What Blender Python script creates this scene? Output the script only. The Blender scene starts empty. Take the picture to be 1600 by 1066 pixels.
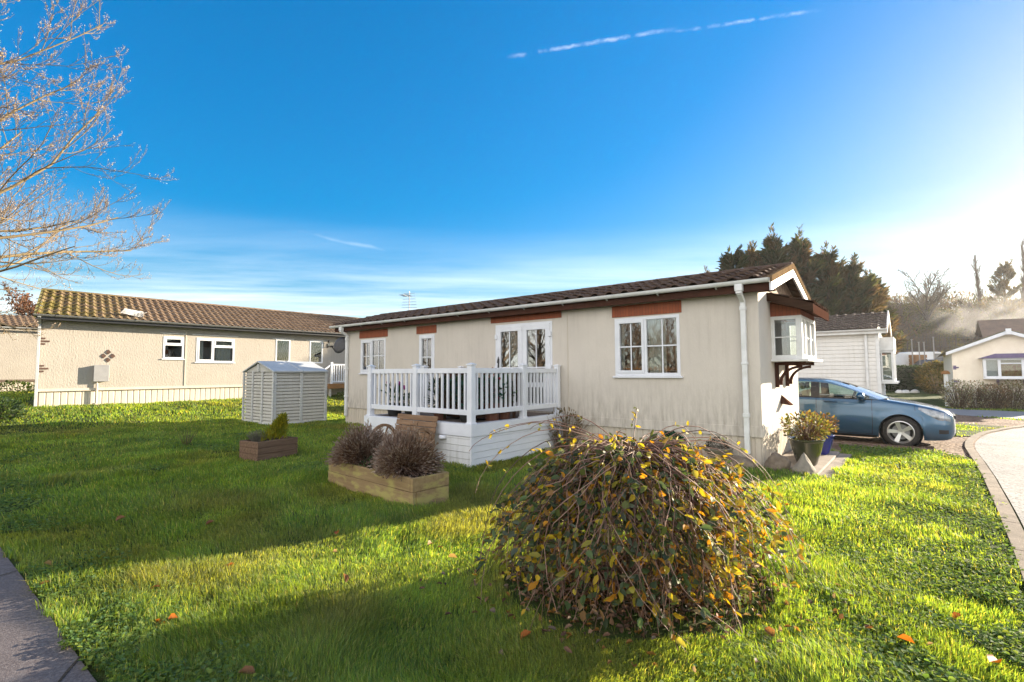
import bpy, bmesh, math, random
import numpy as np
from mathutils import Vector, Matrix
PI = math.pi
random.seed(7)
RNG = np.random.default_rng(11)
scene = bpy.context.scene
col = scene.collection
R = math.radians

# ------------------------------------------------------------------ helpers
def link(o):
    col.objects.link(o); return o

def tag(o, label=None, cat=None, group=None, kind=None):
    if label: o['label'] = label
    if cat: o['category'] = cat
    if group: o['group'] = group
    if kind: o['kind'] = kind
    return o

def thing(name, loc, rz=0.0, label=None, cat=None, group=None):
    o = bpy.data.objects.new(name, None)
    o.empty_display_size = .2
    o.location = loc; o.rotation_euler = (0, 0, rz)
    link(o)
    return tag(o, label, cat, group)

def copy_tree(o, parent=None):
    c = o.copy(); link(c); c.parent = parent
    for ch in o.children:
        copy_tree(ch, c)
    return c

class MB:
    def __init__(s):
        s.V = []; s.F = []; s.M = []; s.mi = 0; s.T = None
    def add(s, vs, fs):
        b = len(s.V)
        if s.T is not None:
            vs = [s.T(*v) for v in vs]
        s.V += [tuple(v) for v in vs]
        s.F += [tuple(b + i for i in f) for f in fs]
        s.M += [s.mi] * len(fs)
        return s
    def box(s, x0, x1, y0, y1, z0, z1):
        return s.add([(x0,y0,z0),(x1,y0,z0),(x1,y1,z0),(x0,y1,z0),(x0,y0,z1),(x1,y0,z1),(x1,y1,z1),(x0,y1,z1)],
                     [(0,3,2,1),(4,5,6,7),(0,1,5,4),(1,2,6,5),(2,3,7,6),(3,0,4,7)])
    def beam(s, p, q, w, h, up=(0,0,1)):
        p = Vector(p); q = Vector(q); d = (q - p).normalized(); up = Vector(up)
        a = d.cross(up)
        if a.length < 1e-4: a = d.cross(Vector((1,0,0)))
        a.normalize(); b = a.cross(d).normalized()
        vs = []
        for c in (p, q):
            for i, j in ((-1,-1),(1,-1),(1,1),(-1,1)):
                vs.append(c + a*(i*w/2) + b*(j*h/2))
        return s.add(vs, [(0,3,2,1),(4,5,6,7),(0,1,5,4),(1,2,6,5),(2,3,7,6),(3,0,4,7)])
    def tube(s, pts, r, n=8, cap=True):
        pts = [Vector(p) for p in pts]
        rs = r if isinstance(r, (list, tuple)) else [r]*len(pts)
        vs = []; fs = []
        prev = None
        for i, p in enumerate(pts):
            d = (pts[min(i+1, len(pts)-1)] - pts[max(i-1, 0)]).normalized()
            if prev is None:
                a = d.cross(Vector((0,0,1)))
                if a.length < .05: a = d.cross(Vector((1,0,0)))
            else:
                a = prev - d*prev.dot(d)
            a.normalize(); prev = a; b = d.cross(a)
            for k in range(n):
                t = 2*PI*k/n
                vs.append(p + a*(math.cos(t)*rs[i]) + b*(math.sin(t)*rs[i]))
        for i in range(len(pts)-1):
            for k in range(n):
                k2 = (k+1) % n
                fs.append((i*n+k, i*n+k2, (i+1)*n+k2, (i+1)*n+k))
        if cap:
            fs.append(tuple(range(n-1, -1, -1))); e = (len(pts)-1)*n
            fs.append(tuple(e+k for k in range(n)))
        return s.add(vs, fs)
    def lathe(s, prof, n=24, c=(0,0,0), axis='z'):
        vs = []; fs = []
        for r, z in prof:
            for k in range(n):
                t = 2*PI*k/n
                x, y = r*math.cos(t), r*math.sin(t)
                if axis == 'z': v = (c[0]+x, c[1]+y, c[2]+z)
                elif axis == 'y': v = (c[0]+x, c[1]+z, c[2]+y)
                else: v = (c[0]+z, c[1]+x, c[2]+y)
                vs.append(v)
        for i in range(len(prof)-1):
            for k in range(n):
                k2 = (k+1) % n
                fs.append((i*n+k, i*n+k2, (i+1)*n+k2, (i+1)*n+k))
        return s.add(vs, fs)
    def prism(s, poly, f, d0, d1):
        """poly in (a,b); f(a,b,d)->xyz"""
        n = len(poly)
        vs = [f(a, b, d0) for a, b in poly] + [f(a, b, d1) for a, b in poly]
        fs = [tuple(range(n)), tuple(range(2*n-1, n-1, -1))]
        for i in range(n):
            j = (i+1) % n
            fs.append((i, i+n, j+n, j))
        return s.add(vs, fs)
    def grid(s, P):
        ny, nx = len(P), len(P[0])
        vs = [p for row in P for p in row]
        fs = [(j*nx+i, j*nx+i+1, (j+1)*nx+i+1, (j+1)*nx+i) for j in range(ny-1) for i in range(nx-1)]
        return s.add(vs, fs)
    def mbox(s, f, a0, a1, z0, z1, d0, d1):
        vs = [f(a,z,d) for d in (d0,d1) for a,z in ((a0,z0),(a1,z0),(a1,z1),(a0,z1))]
        return s.add(vs, [(0,3,2,1),(4,5,6,7),(0,1,5,4),(1,2,6,5),(2,3,7,6),(3,0,4,7)])
    def build(s, name, mats, parent=None, smooth=False, bevel=0, recalc=True, angle=None):
        me = bpy.data.meshes.new(name)
        me.from_pydata(s.V, [], s.F)
        if not isinstance(mats, (list, tuple)): mats = [mats]
        for m in mats: me.materials.append(m)
        if len(mats) > 1: me.polygons.foreach_set('material_index', s.M)
        if recalc:
            bm = bmesh.new(); bm.from_mesh(me)
            bmesh.ops.recalc_face_normals(bm, faces=bm.faces)
            bm.to_mesh(me); bm.free()
        if smooth:
            me.polygons.foreach_set('use_smooth', [True]*len(me.polygons))
            if angle: me.set_sharp_from_angle(angle=R(angle))
        me.update()
        o = bpy.data.objects.new(name, me); link(o)
        o.parent = parent
        if bevel:
            md = o.modifiers.new('bevel', 'BEVEL'); md.width = bevel; md.segments = 2
            md.limit_method = 'ANGLE'; md.angle_limit = R(40)
        return o

def np_mesh(name, V, Fq=None, Ft=None, mat=None, parent=None, colors=None, smooth=False):
    V = np.asarray(V, dtype=np.float32).reshape(-1, 3)
    me = bpy.data.meshes.new(name)
    me.vertices.add(len(V)); me.vertices.foreach_set('co', V.ravel())
    nq = 0 if Fq is None else len(Fq); nt = 0 if Ft is None else len(Ft)
    loops = []; starts = []; tot = []
    if nq:
        Fq = np.asarray(Fq, dtype=np.int32); loops.append(Fq.ravel()); starts.append(np.arange(nq)*4); tot.append(np.full(nq, 4))
    if nt:
        Ft = np.asarray(Ft, dtype=np.int32); loops.append(Ft.ravel()); starts.append(nq*4 + np.arange(nt)*3); tot.append(np.full(nt, 3))
    loops = np.concatenate(loops).astype(np.int32)
    me.loops.add(len(loops)); me.loops.foreach_set('vertex_index', loops)
    me.polygons.add(nq+nt)
    me.polygons.foreach_set('loop_start', np.concatenate(starts).astype(np.int32))
    me.polygons.foreach_set('loop_total', np.concatenate(tot).astype(np.int32))
    if smooth: me.polygons.foreach_set('use_smooth', np.ones(nq+nt, dtype=bool))
    if colors is not None:
        at = me.color_attributes.new('Col', 'FLOAT_COLOR', 'POINT')
        c = np.ones((len(V), 4), dtype=np.float32); c[:, :3] = colors
        at.data.foreach_set('color', c.ravel())
    if mat: me.materials.append(mat)
    me.update(calc_edges=True); me.validate()
    o = bpy.data.objects.new(name, me); link(o); o.parent = parent
    return o

def nrm(a):
    return a / np.maximum(np.linalg.norm(a, axis=-1, keepdims=True), 1e-9)

def tube_batch(P, Rr, n=3):
    """P (N,k,3), Rr (N,k) -> verts, quads"""
    P = np.asarray(P, float); N, k, _ = P.shape
    T = np.empty_like(P); T[:, 1:-1] = P[:, 2:] - P[:, :-2]; T[:, 0] = P[:, 1]-P[:, 0]; T[:, -1] = P[:, -1]-P[:, -2]
    T = nrm(T)
    ref = np.array([.31, .23, .92]); A = np.cross(T, ref)
    A = nrm(A); B = np.cross(T, A)
    th = np.arange(n)*2*PI/n
    V = P[:, :, None, :] + Rr[:, :, None, None]*(np.cos(th)[None, None, :, None]*A[:, :, None, :] + np.sin(th)[None, None, :, None]*B[:, :, None, :])
    idx = np.arange(N*k*n).reshape(N, k, n)
    a = idx[:, :-1, :]; b = np.roll(a, -1, axis=2); c = idx[:, 1:, :]; d = np.roll(c, -1, axis=2)
    Q = np.stack([a, b, d, c], axis=-1).reshape(-1, 4)
    return V.reshape(-1, 3), Q

def leaf_batch(p, d, nn, l, w, cup=.12):
    """ovate leaves of two quads each"""
    d = nrm(d); s = nrm(np.cross(d, nn)); nn = np.cross(s, d)
    l = l[:, None]; w = w[:, None]
    base = p; tip = p + d*l + nn*(-.12*l)
    l1 = p + d*l*.33 + s*w*.5 + nn*w*cup; l2 = p + d*l*.72 + s*w*.38 + nn*w*cup
    r1 = p + d*l*.33 - s*w*.5 + nn*w*cup; r2 = p + d*l*.72 - s*w*.38 + nn*w*cup
    V = np.stack([base, l1, l2, tip, r2, r1], axis=1)
    i = np.arange(len(p))[:, None]*6
    Q = np.concatenate([i + np.array([[0, 3, 2, 1]]), i + np.array([[0, 5, 4, 3]])])
    return V.reshape(-1, 3), Q

def merge(parts):
    """list of (V,Q,colour(N,3) or None)"""
    Vs = []; Qs = []; Cs = []; b = 0
    for V, Q, C in parts:
        Vs.append(V); Qs.append(Q + b); b += len(V)
        Cs.append(np.broadcast_to(np.asarray(C, float), V.shape))
    return np.concatenate(Vs), np.concatenate(Qs), np.concatenate(Cs)

def rand_unit(n, rng=RNG):
    return nrm(rng.normal(size=(n, 3)))

def smooth01(x):
    x = np.clip(x, 0, 1); return x*x*(3-2*x)

def vnoise(x, y, seed=0):
    """cheap value noise, numpy arrays"""
    xi = np.floor(x).astype(int); yi = np.floor(y).astype(int); fx = x-xi; fy = y-yi
    def h(a, b):
        n = (a*374761393 + b*668265263 + seed*974711) & 0x7fffffff
        n = ((n ^ (n >> 13))*1274126177) & 0x7fffffff
        return ((n ^ (n >> 16)) & 0xffff)/65535.
    fx = fx*fx*(3-2*fx); fy = fy*fy*(3-2*fy)
    return (h(xi, yi)*(1-fx)+h(xi+1, yi)*fx)*(1-fy) + (h(xi, yi+1)*(1-fx)+h(xi+1, yi+1)*fx)*fy

def inpoly(x, y, poly):
    ins = np.zeros(x.shape, bool); n = len(poly)
    for i in range(n):
        x1, y1 = poly[i]; x2, y2 = poly[(i+1) % n]
        if y1 == y2: continue
        c = ((y1 > y) != (y2 > y)) & (x < (x2-x1)*(y-y1)/(y2-y1)+x1)
        ins ^= c
    return ins

# ------------------------------------------------------------------ materials
class NT:
    def __init__(s, name):
        s.m = bpy.data.materials.new(name); s.m.use_nodes = True
        s.t = s.m.node_tree; s.b = s.t.nodes['Principled BSDF']; s.out = s.t.nodes['Material Output']
    def n(s, typ, **kw):
        nd = s.t.nodes.new(typ)
        for k, v in kw.items():
            if k in nd.inputs.keys() if isinstance(k, str) else False: nd.inputs[k].default_value = v
            else: setattr(nd, k, v)
        return nd
    def l(s, a, b): s.t.links.new(a, b)
    def coord(s, scale=(1,1,1), kind='Object'):
        tc = s.t.nodes.new('ShaderNodeTexCoord'); mp = s.t.nodes.new('ShaderNodeMapping')
        s.l(tc.outputs[kind], mp.inputs[0]); mp.inputs['Scale'].default_value = scale
        return mp.outputs[0]
    def noise(s, co, scale, detail=5, rough=.6):
        n = s.t.nodes.new('ShaderNodeTexNoise'); s.l(co, n.inputs['Vector'])
        n.inputs['Scale'].default_value = scale; n.inputs['Detail'].default_value = detail; n.inputs['Roughness'].default_value = rough
        return n.outputs[0]
    def ramp(s, fac, stops):
        r = s.t.nodes.new('ShaderNodeValToRGB'); s.l(fac, r.inputs[0]); e = r.color_ramp.elements
        while len(e) < len(stops): e.new(.5)
        for i, (p, c) in enumerate(stops):
            e[i].position = p; e[i].color = (c[0], c[1], c[2], 1) if hasattr(c, '__len__') else (c, c, c, 1)
        return r.outputs[0]
    def mix(s, fac, a, b, mode='MIX'):
        m = s.t.nodes.new('ShaderNodeMix'); m.data_type = 'RGBA'; m.blend_type = mode
        for sock, v in ((m.inputs[0], fac), (m.inputs[6], a), (m.inputs[7], b)):
            if isinstance(v, bpy.types.NodeSocket): s.l(v, sock)
            elif hasattr(v, '__len__'): sock.default_value = (v[0], v[1], v[2], 1)
            else: sock.default_value = v
        return m.outputs[2]
    def math(s, op, a, b=0.0, clamp=False):
        m = s.t.nodes.new('ShaderNodeMath'); m.operation = op; m.use_clamp = clamp
        for i, v in enumerate((a, b)):
            if isinstance(v, bpy.types.NodeSocket): s.l(v, m.inputs[i])
            else: m.inputs[i].default_value = v
        return m.outputs[0]
    def sep(s, co):
        x = s.t.nodes.new('ShaderNodeSeparateXYZ'); s.l(co, x.inputs[0]); return x.outputs
    def bump(s, h, strength=.3, dist=.01):
        b = s.t.nodes.new('ShaderNodeBump'); b.inputs['Strength'].default_value = strength; b.inputs['Distance'].default_value = dist
        s.l(h, b.inputs['Height']); s.l(b.outputs[0], s.b.inputs['Normal'])
    def set(s, color=None, rough=None, metal=None, spec=None, coat=None):
        b = s.b
        if color is not None:
            if isinstance(color, bpy.types.NodeSocket): s.l(color, b.inputs['Base Color'])
            else: b.inputs['Base Color'].default_value = (*color[:3], 1)
        if rough is not None:
            if isinstance(rough, bpy.types.NodeSocket): s.l(rough, b.inputs['Roughness'])
            else: b.inputs['Roughness'].default_value = rough
        if metal is not None: b.inputs['Metallic'].default_value = metal
        if spec is not None: b.inputs['Specular IOR Level'].default_value = spec
        if coat is not None:
            b.inputs['Coat Weight'].default_value = coat; b.inputs['Coat Roughness'].default_value = .04
        return s.m

def pbr(name, c1, c2=None, scale=6, rough=.7, bump=0., bscale=60, stretch=(1,1,1), metal=0, spec=.4, coat=None, bdist=.01, lo=.35, hi=.65):
    q = NT(name); co = q.coord(stretch)
    c = c1
    if c2 is not None:
        c = q.ramp(q.noise(co, scale), [(lo, c1), (hi, c2)])
    q.set(c, rough, metal, spec, coat)
    if bump: q.bump(q.noise(co, bscale, 4), bump, bdist)
    return q.m

def render_wall(name, c, dirt, streak=.55, bscale=(38, 38, 9), bst=.55, zdirt=None):
    """textured render with vertical weather streaks"""
    q = NT(name); co = q.coord()
    base = q.ramp(q.noise(co, 1.3, 4), [(.3, [v*.9 for v in c]), (.7, c)])
    cs = q.coord((7, 7, .55)); st = q.ramp(q.noise(cs, 1.6, 6, .7), [(.48, 0), (.78, 1)])
    big = q.ramp(q.noise(co, .9, 3), [(.35, 0), (.65, 1)])
    fac = q.math('MULTIPLY', q.math('MULTIPLY', st, big), streak)
    colr = q.mix(fac, base, dirt)
    if zdirt:
        z = q.sep(co)[2]
        low = q.math('MULTIPLY', q.math('SUBTRACT', zdirt, z), 1.5, True)
        n2 = q.ramp(q.noise(q.coord((9, 9, 1.6)), 1.7, 5), [(.4, 0), (.7, 1)])
        colr = q.mix(q.math('MULTIPLY', q.math('MULTIPLY', low, n2), .55), colr, [v*.75 for v in dirt])
    q.set(colr, .85, 0, .25)
    cb = q.coord(bscale)
    h = q.noise(cb, 1.0, 3, .6)
    q.bump(h, bst, .012)
    return q.m

def foliage_mat(name, trans=.45, rough=.55, tint=(1.25, 1.15, .5), spec=.3):
    q = NT(name); a = q.t.nodes.new('ShaderNodeAttribute'); a.attribute_name = 'Col'
    q.set(a.outputs['Color'], rough, 0, spec)
    tr = q.t.nodes.new('ShaderNodeBsdfTranslucent')
    q.l(q.mix(1.0, a.outputs['Color'], tint, 'MULTIPLY'), tr.inputs[0])
    mx = q.t.nodes.new('ShaderNodeMixShader'); mx.inputs[0].default_value = trans
    q.l(q.b.outputs[0], mx.inputs[1]); q.l(tr.outputs[0], mx.inputs[2]); q.l(mx.outputs[0], q.out.inputs[0])
    return q.m

def glass_mat(name, tint=(.9, .95, .95), boost=1.6, rough=.0):
    q = NT(name); t = q.t
    tr = t.nodes.new('ShaderNodeBsdfTransparent'); tr.inputs[0].default_value = (*tint, 1)
    gl = t.nodes.new('ShaderNodeBsdfGlossy'); gl.inputs['Roughness'].default_value = rough
    fr = t.nodes.new('ShaderNodeFresnel'); fr.inputs[0].default_value = 1.5
    f = q.math('MULTIPLY', fr.outputs[0], boost, True)
    mx = t.nodes.new('ShaderNodeMixShader'); q.l(f, mx.inputs[0]); q.l(tr.outputs[0], mx.inputs[1]); q.l(gl.outputs[0], mx.inputs[2])
    q.l(mx.outputs[0], q.out.inputs[0])
    return q.m

def wood_mat(name, c1, c2, c3=None, axis=0, scale=3., green=0.):
    q = NT(name); st = [9, 9, 9]; st[axis] = .7
    co = q.coord(tuple(st)); g = q.noise(co, scale, 6, .65)
    c = q.ramp(g, [(.3, c1), (.7, c2)])
    if c3 is not None:
        pt = q.ramp(q.noise(q.coord((1.5, 1.5, 4)), 2.2, 5), [(.48, 0), (.62, 1)])
        c = q.mix(q.math('MULTIPLY', pt, green), c, c3)
    q.set(c, .9, 0, .0); q.bump(g, .35, .006)
    return q.m

MAT = {}
MAT['pvc'] = pbr('white_pvc', (.68,.69,.72), (.61,.62,.65), 3, .35, spec=.5)
MAT['pvc_old'] = pbr('weathered_white_pvc', (.70,.70,.69), (.56,.56,.53), 4, .45, lo=.4, hi=.75)
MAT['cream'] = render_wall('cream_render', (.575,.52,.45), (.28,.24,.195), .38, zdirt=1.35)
MAT['cream2'] = render_wall('cream_render_left', (.365,.33,.285), (.23,.195,.155), .55, (24,24,13), 1.0)  # darker cream base colour of the two left homes
MAT['skirt'] = render_wall('cream_skirting', (.53,.465,.38), (.27,.23,.185), .55, (10,10,3), .1)
MAT['brick'] = None
q = NT('soldier_brick'); co = q.coord()
bt = q.t.nodes.new('ShaderNodeTexBrick'); xyz = q.sep(co); cb = q.t.nodes.new('ShaderNodeCombineXYZ')
q.l(xyz[2], cb.inputs[0]); q.l(q.math('ADD', xyz[0], xyz[1]), cb.inputs[1]); q.l(cb.outputs[0], bt.inputs[0])
bt.inputs['Color1'].default_value = (.27,.075,.035,1); bt.inputs['Color2'].default_value = (.20,.055,.03,1); bt.inputs['Mortar'].default_value = (.15,.05,.03,1)
bt.inputs['Scale'].default_value = 1; bt.inputs['Brick Width'].default_value = .5; bt.inputs['Row Height'].default_value = .055; bt.inputs['Mortar Size'].default_value = .006
q.set(q.mix(q.noise(co, 14), bt.outputs[0], q.mix(.5, bt.outputs[0], (.33,.12,.06))), .85, 0, .2); MAT['brick'] = q.m
MAT['brownwood'] = pbr('brown_fascia', (.075,.034,.024), (.055,.028,.02), 8, .9, .15, 30, spec=0)
MAT['darkwood'] = wood_mat('dark_wood', (.035,.02,.014), (.07,.04,.027))
def tile_mat(name, c1, c2, moss=None):
    q = NT(name); co = q.coord()
    n = q.noise(co, 5, 6, .7)
    c = q.ramp(n, [(.3, c1), (.7, c2)])
    lich = q.ramp(q.noise(co, 26, 3), [(.6, 0), (.7, 1)])
    c = q.mix(q.math('MULTIPLY', lich, .25), c, (.3,.28,.22))
    if moss:
        x = q.sep(co)[0]
        f = q.math('SUBTRACT', 1.0, q.math('MULTIPLY', x, 1/moss), True)
        mn = q.ramp(q.noise(co, 3.5, 6, .7), [(.36, 0), (.56, 1)])
        c = q.mix(q.math('MULTIPLY', q.math('POWER', f, .6), mn), c, (.125,.105,.028))
    q.set(c, .92, 0, .08); q.bump(q.noise(co, 60, 4), .4, .008)
    return q.m
MAT['tile_main'] = tile_mat('dark_roof_tile', (.065,.043,.034), (.13,.085,.062))
MAT['tile_left'] = tile_mat('mossy_roof_tile', (.13,.085,.055), (.25,.18,.125), 2.7)
MAT['tile_far'] = tile_mat('grey_brown_roof_tile', (.10,.075,.06), (.17,.13,.10))
MAT['verge'] = pbr('verge_cement', (.20,.135,.075), (.13,.085,.05), 9, .95, .4, 50, spec=0)
MAT['glass'] = glass_mat('window_glass', (.78,.82,.82), 3.0)
MAT['carglass'] = glass_mat('car_glass', (.55,.68,.62), 1.5)
MAT['curtain_or_backing'] = pbr('net_curtain', (.86,.82,.74), (.76,.70,.60), 20, .9, stretch=(1,1,.05))
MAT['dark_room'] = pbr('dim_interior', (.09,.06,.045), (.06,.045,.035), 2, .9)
MAT['soil'] = pbr('dark_soil', (.03,.021,.014), (.055,.04,.028), 20, .95, .8, 60)
MAT['leaf'] = foliage_mat('leaf', .42)
MAT['needle'] = foliage_mat('needle', .4, .7, (1.4,1.2,.6))
MAT['grass'] = foliage_mat('grass_blade', .62, .5, (1.95,1.75,.38), .3)
MAT['weed'] = foliage_mat('weed_leaf', .5, .75, (1.6,1.45,.5), .12)
MAT['bark'] = pbr('bark', (.115,.085,.06), (.06,.045,.035), 12, .9, .6, 40)
MAT['twig'] = pbr('red_brown_twig', (.16,.085,.06), (.085,.045,.033), 30, .6, spec=.5)
MAT['palebark'] = pbr('pale_golden_bark', (.34,.25,.14), (.2,.14,.085), 6, .8, .4, 40)
MAT['blackmetal'] = pbr('black_metal', (.02,.02,.022), None, rough=.45)
MAT['greymetal'] = pbr('grey_metal', (.28,.28,.29), (.2,.2,.2), 10, .45, metal=.7)
# ------------------------------------------------------------------ camera, sun, sky
CAM_H = 1.5; FPX = 780.0
pitch = math.atan(48.5/FPX); roll = R(.25)
f0 = Vector((0, math.cos(pitch), math.sin(pitch))); r0 = Vector((1,0,0)); u0 = Vector((0, -math.sin(pitch), math.cos(pitch)))
cr = r0*math.cos(roll) - u0*math.sin(roll); cu = u0*math.cos(roll) + r0*math.sin(roll)
cd = bpy.data.cameras.new('camera'); cam = bpy.data.objects.new('camera', cd); link(cam)
cd.sensor_width = 36; cd.lens = FPX/1600*36; cd.clip_end = 3000; cd.clip_start = .05
M = Matrix((cr, cu, -f0)).transposed().to_4x4(); M.translation = Vector((0,0,CAM_H)); cam.matrix_world = M
scene.camera = cam
SUN_AZ = 61.0; SUN_EL = 13.5
sd = Vector((math.sin(R(SUN_AZ))*math.cos(R(SUN_EL)), math.cos(R(SUN_AZ))*math.cos(R(SUN_EL)), math.sin(R(SUN_EL))))
sl = bpy.data.lights.new('sun', 'SUN'); sl.energy = 3.6; sl.angle = R(.53); sl.color = (1.0, .86, .66)
so = bpy.data.objects.new('sun', sl); link(so); so.rotation_euler = sd.to_track_quat('Z', 'Y').to_euler(); so.location = (30, 20, 20)
w = bpy.data.worlds.new('World'); scene.world = w; w.use_nodes = True
t = w.node_tree; bg = t.nodes['Background']
sky = t.nodes.new('ShaderNodeTexSky'); sky.sky_type = 'NISHITA'; sky.sun_disc = False
sky.sun_elevation = R(SUN_EL); sky.sun_rotation = R(SUN_AZ); sky.altitude = 50; sky.air_density = 1.0; sky.dust_density = .4; sky.ozone_density = 2.2
def wn(typ): return t.nodes.new(typ)
def wl(a, b): t.links.new(a, b)
def wmath(op, a, b=0., clamp=False):
    m = wn('ShaderNodeMath'); m.operation = op; m.use_clamp = clamp
    for i, v in enumerate((a, b)):
        if isinstance(v, bpy.types.NodeSocket): wl(v, m.inputs[i])
        else: m.inputs[i].default_value = v
    return m.outputs[0]
def wramp(fac, stops):
    r = wn('ShaderNodeValToRGB'); wl(fac, r.inputs[0]); e = r.color_ramp.elements
    while len(e) < len(stops): e.new(.5)
    for i, (p, c) in enumerate(stops): e[i].position = p; e[i].color = (c, c, c, 1)
    return r.outputs[0]
def wdot(co, v):
    d = wn('ShaderNodeVectorMath'); d.operation = 'DOT_PRODUCT'; wl(co, d.inputs[0]); d.inputs[1].default_value = v
    return d.outputs['Value']
# keep the brightest part of the sky near the sun within a photographic range
lum = wdot(sky.outputs[0], (.25,.60,.15))
sc_n = wmath('DIVIDE', 4.7, wmath('ADD', 3.8, lum))
vm = wn('ShaderNodeVectorMath'); vm.operation = 'SCALE'; wl(sky.outputs[0], vm.inputs[0]); wl(sc_n, vm.inputs['Scale'])
hs = wn('ShaderNodeHueSaturation'); hs.inputs['Saturation'].default_value = 1.6; hs.inputs['Value'].default_value = .78; hs.inputs['Hue'].default_value = .502; wl(vm.outputs[0], hs.inputs['Color'])
tc = wn('ShaderNodeTexCoord'); dirv = tc.outputs['Generated']
sx = wn('ShaderNodeSeparateXYZ'); wl(dirv, sx.inputs[0])
zc = wmath('MAXIMUM', sx.outputs[2], .03)
px = wmath('DIVIDE', sx.outputs[0], zc); py = wmath('DIVIDE', sx.outputs[1], zc)
cb = wn('ShaderNodeCombineXYZ'); wl(px, cb.inputs[0]); wl(py, cb.inputs[1])
mp = wn('ShaderNodeMapping'); wl(cb.outputs[0], mp.inputs[0]); mp.inputs['Rotation'].default_value = (0, 0, R(12)); mp.inputs['Scale'].default_value = (.17, .70, 1)
nz = wn('ShaderNodeTexNoise'); wl(mp.outputs[0], nz.inputs['Vector']); nz.inputs['Scale'].default_value = .55; nz.inputs['Detail'].default_value = 9; nz.inputs['Roughness'].default_value = .62; nz.inputs['Distortion'].default_value = .35
cir = wramp(nz.outputs[0], [(.40, 0), (.66, 1)])
band = wmath('MULTIPLY', wramp(sx.outputs[2], [(.02, 1.0), (.28, 0)]), wramp(sx.outputs[2], [(.0, .3), (.09, 1)]))
cmask = wmath('MULTIPLY', wmath('MULTIPLY', cir, band), 1.0)
# thin broken vapour trails: narrow great-circle streaks in the sky
def trail(d1, d2, width, noise_scale, amt, soft=(.36, .66)):
    d1 = Vector(d1).normalized(); d2 = Vector(d2).normalized(); nv = d1.cross(d2).normalized(); mid = (d1+d2).normalized(); tv = nv.cross(mid)
    half = math.acos(max(-1, min(1, d1.dot(d2))))/2
    nn = wn('ShaderNodeTexNoise'); wl(dirv, nn.inputs['Vector']); nn.inputs['Scale'].default_value = noise_scale; nn.inputs['Detail'].default_value = 5
    off = wmath('ADD', wdot(dirv, nv), wmath('MULTIPLY', wmath('SUBTRACT', nn.outputs[0], .5), width*1.6))
    a = wmath('SUBTRACT', 1.0, wmath('DIVIDE', wmath('ABSOLUTE', off), width), True)
    l = wmath('SUBTRACT', 1.0, wmath('POWER', wmath('DIVIDE', wmath('ABSOLUTE', wdot(dirv, tv)), math.sin(half)), 4.0), True)
    fwd = wmath('GREATER_THAN', wdot(dirv, mid), .5)
    n2 = wn('ShaderNodeTexNoise'); wl(dirv, n2.inputs['Vector']); n2.inputs['Scale'].default_value = noise_scale*.55; n2.inputs['Detail'].default_value = 4
    br = wramp(n2.outputs[0], [(soft[0], 0), (soft[1], 1)])
    return wmath('MULTIPLY', wmath('MULTIPLY', wmath('MULTIPLY', a, l), wmath('MULTIPLY', br, fwd)), amt)
def pdir(x, y):
    return f0 + cr*((x-800)/FPX) - cu*((y-533)/FPX)
m1 = trail(pdir(790, 90), pdir(1060, 44), .0042, 95, .30)
m2 = trail(pdir(1040, 52), pdir(1290, 14), .0034, 110, .24, (.40, .68))
m3 = trail(pdir(440, 356), pdir(620, 396), .007, 22, .2, (.3, .6))
cm = wmath('MAXIMUM', wmath('MAXIMUM', cmask, m3), wmath('MAXIMUM', m1, m2))
mixc = wn('ShaderNodeMix'); mixc.data_type = 'RGBA'; wl(cm, mixc.inputs[0]); wl(hs.outputs[0], mixc.inputs[6]); mixc.inputs[7].default_value = (4.6, 4.8, 5.0, 1)
# bright cloud added behind the viewer as fill light for the shaded fronts
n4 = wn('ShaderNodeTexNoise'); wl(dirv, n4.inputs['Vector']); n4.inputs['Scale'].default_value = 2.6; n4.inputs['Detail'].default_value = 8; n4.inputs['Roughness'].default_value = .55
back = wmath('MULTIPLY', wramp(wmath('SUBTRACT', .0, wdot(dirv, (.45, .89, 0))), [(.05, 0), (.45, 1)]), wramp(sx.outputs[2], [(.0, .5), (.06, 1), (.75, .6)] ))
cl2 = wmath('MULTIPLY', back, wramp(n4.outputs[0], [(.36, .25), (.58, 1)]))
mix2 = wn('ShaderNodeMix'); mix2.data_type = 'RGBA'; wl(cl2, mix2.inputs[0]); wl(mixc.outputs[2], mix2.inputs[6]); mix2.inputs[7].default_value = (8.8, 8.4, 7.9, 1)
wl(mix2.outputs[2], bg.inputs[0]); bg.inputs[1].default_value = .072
scene.view_settings.view_transform = 'Standard'; scene.view_settings.look = 'None'; scene.view_settings.exposure = 2.5; scene.view_settings.gamma = 1
scene.cycles.use_denoising = True
scene.cycles.max_bounces = 8; scene.cycles.transparent_max_bounces = 24; scene.cycles.diffuse_bounces = 4; scene.cycles.glossy_bounces = 4; scene.cycles.transmission_bounces = 4
scene.cycles.sample_clamp_indirect = 6

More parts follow.
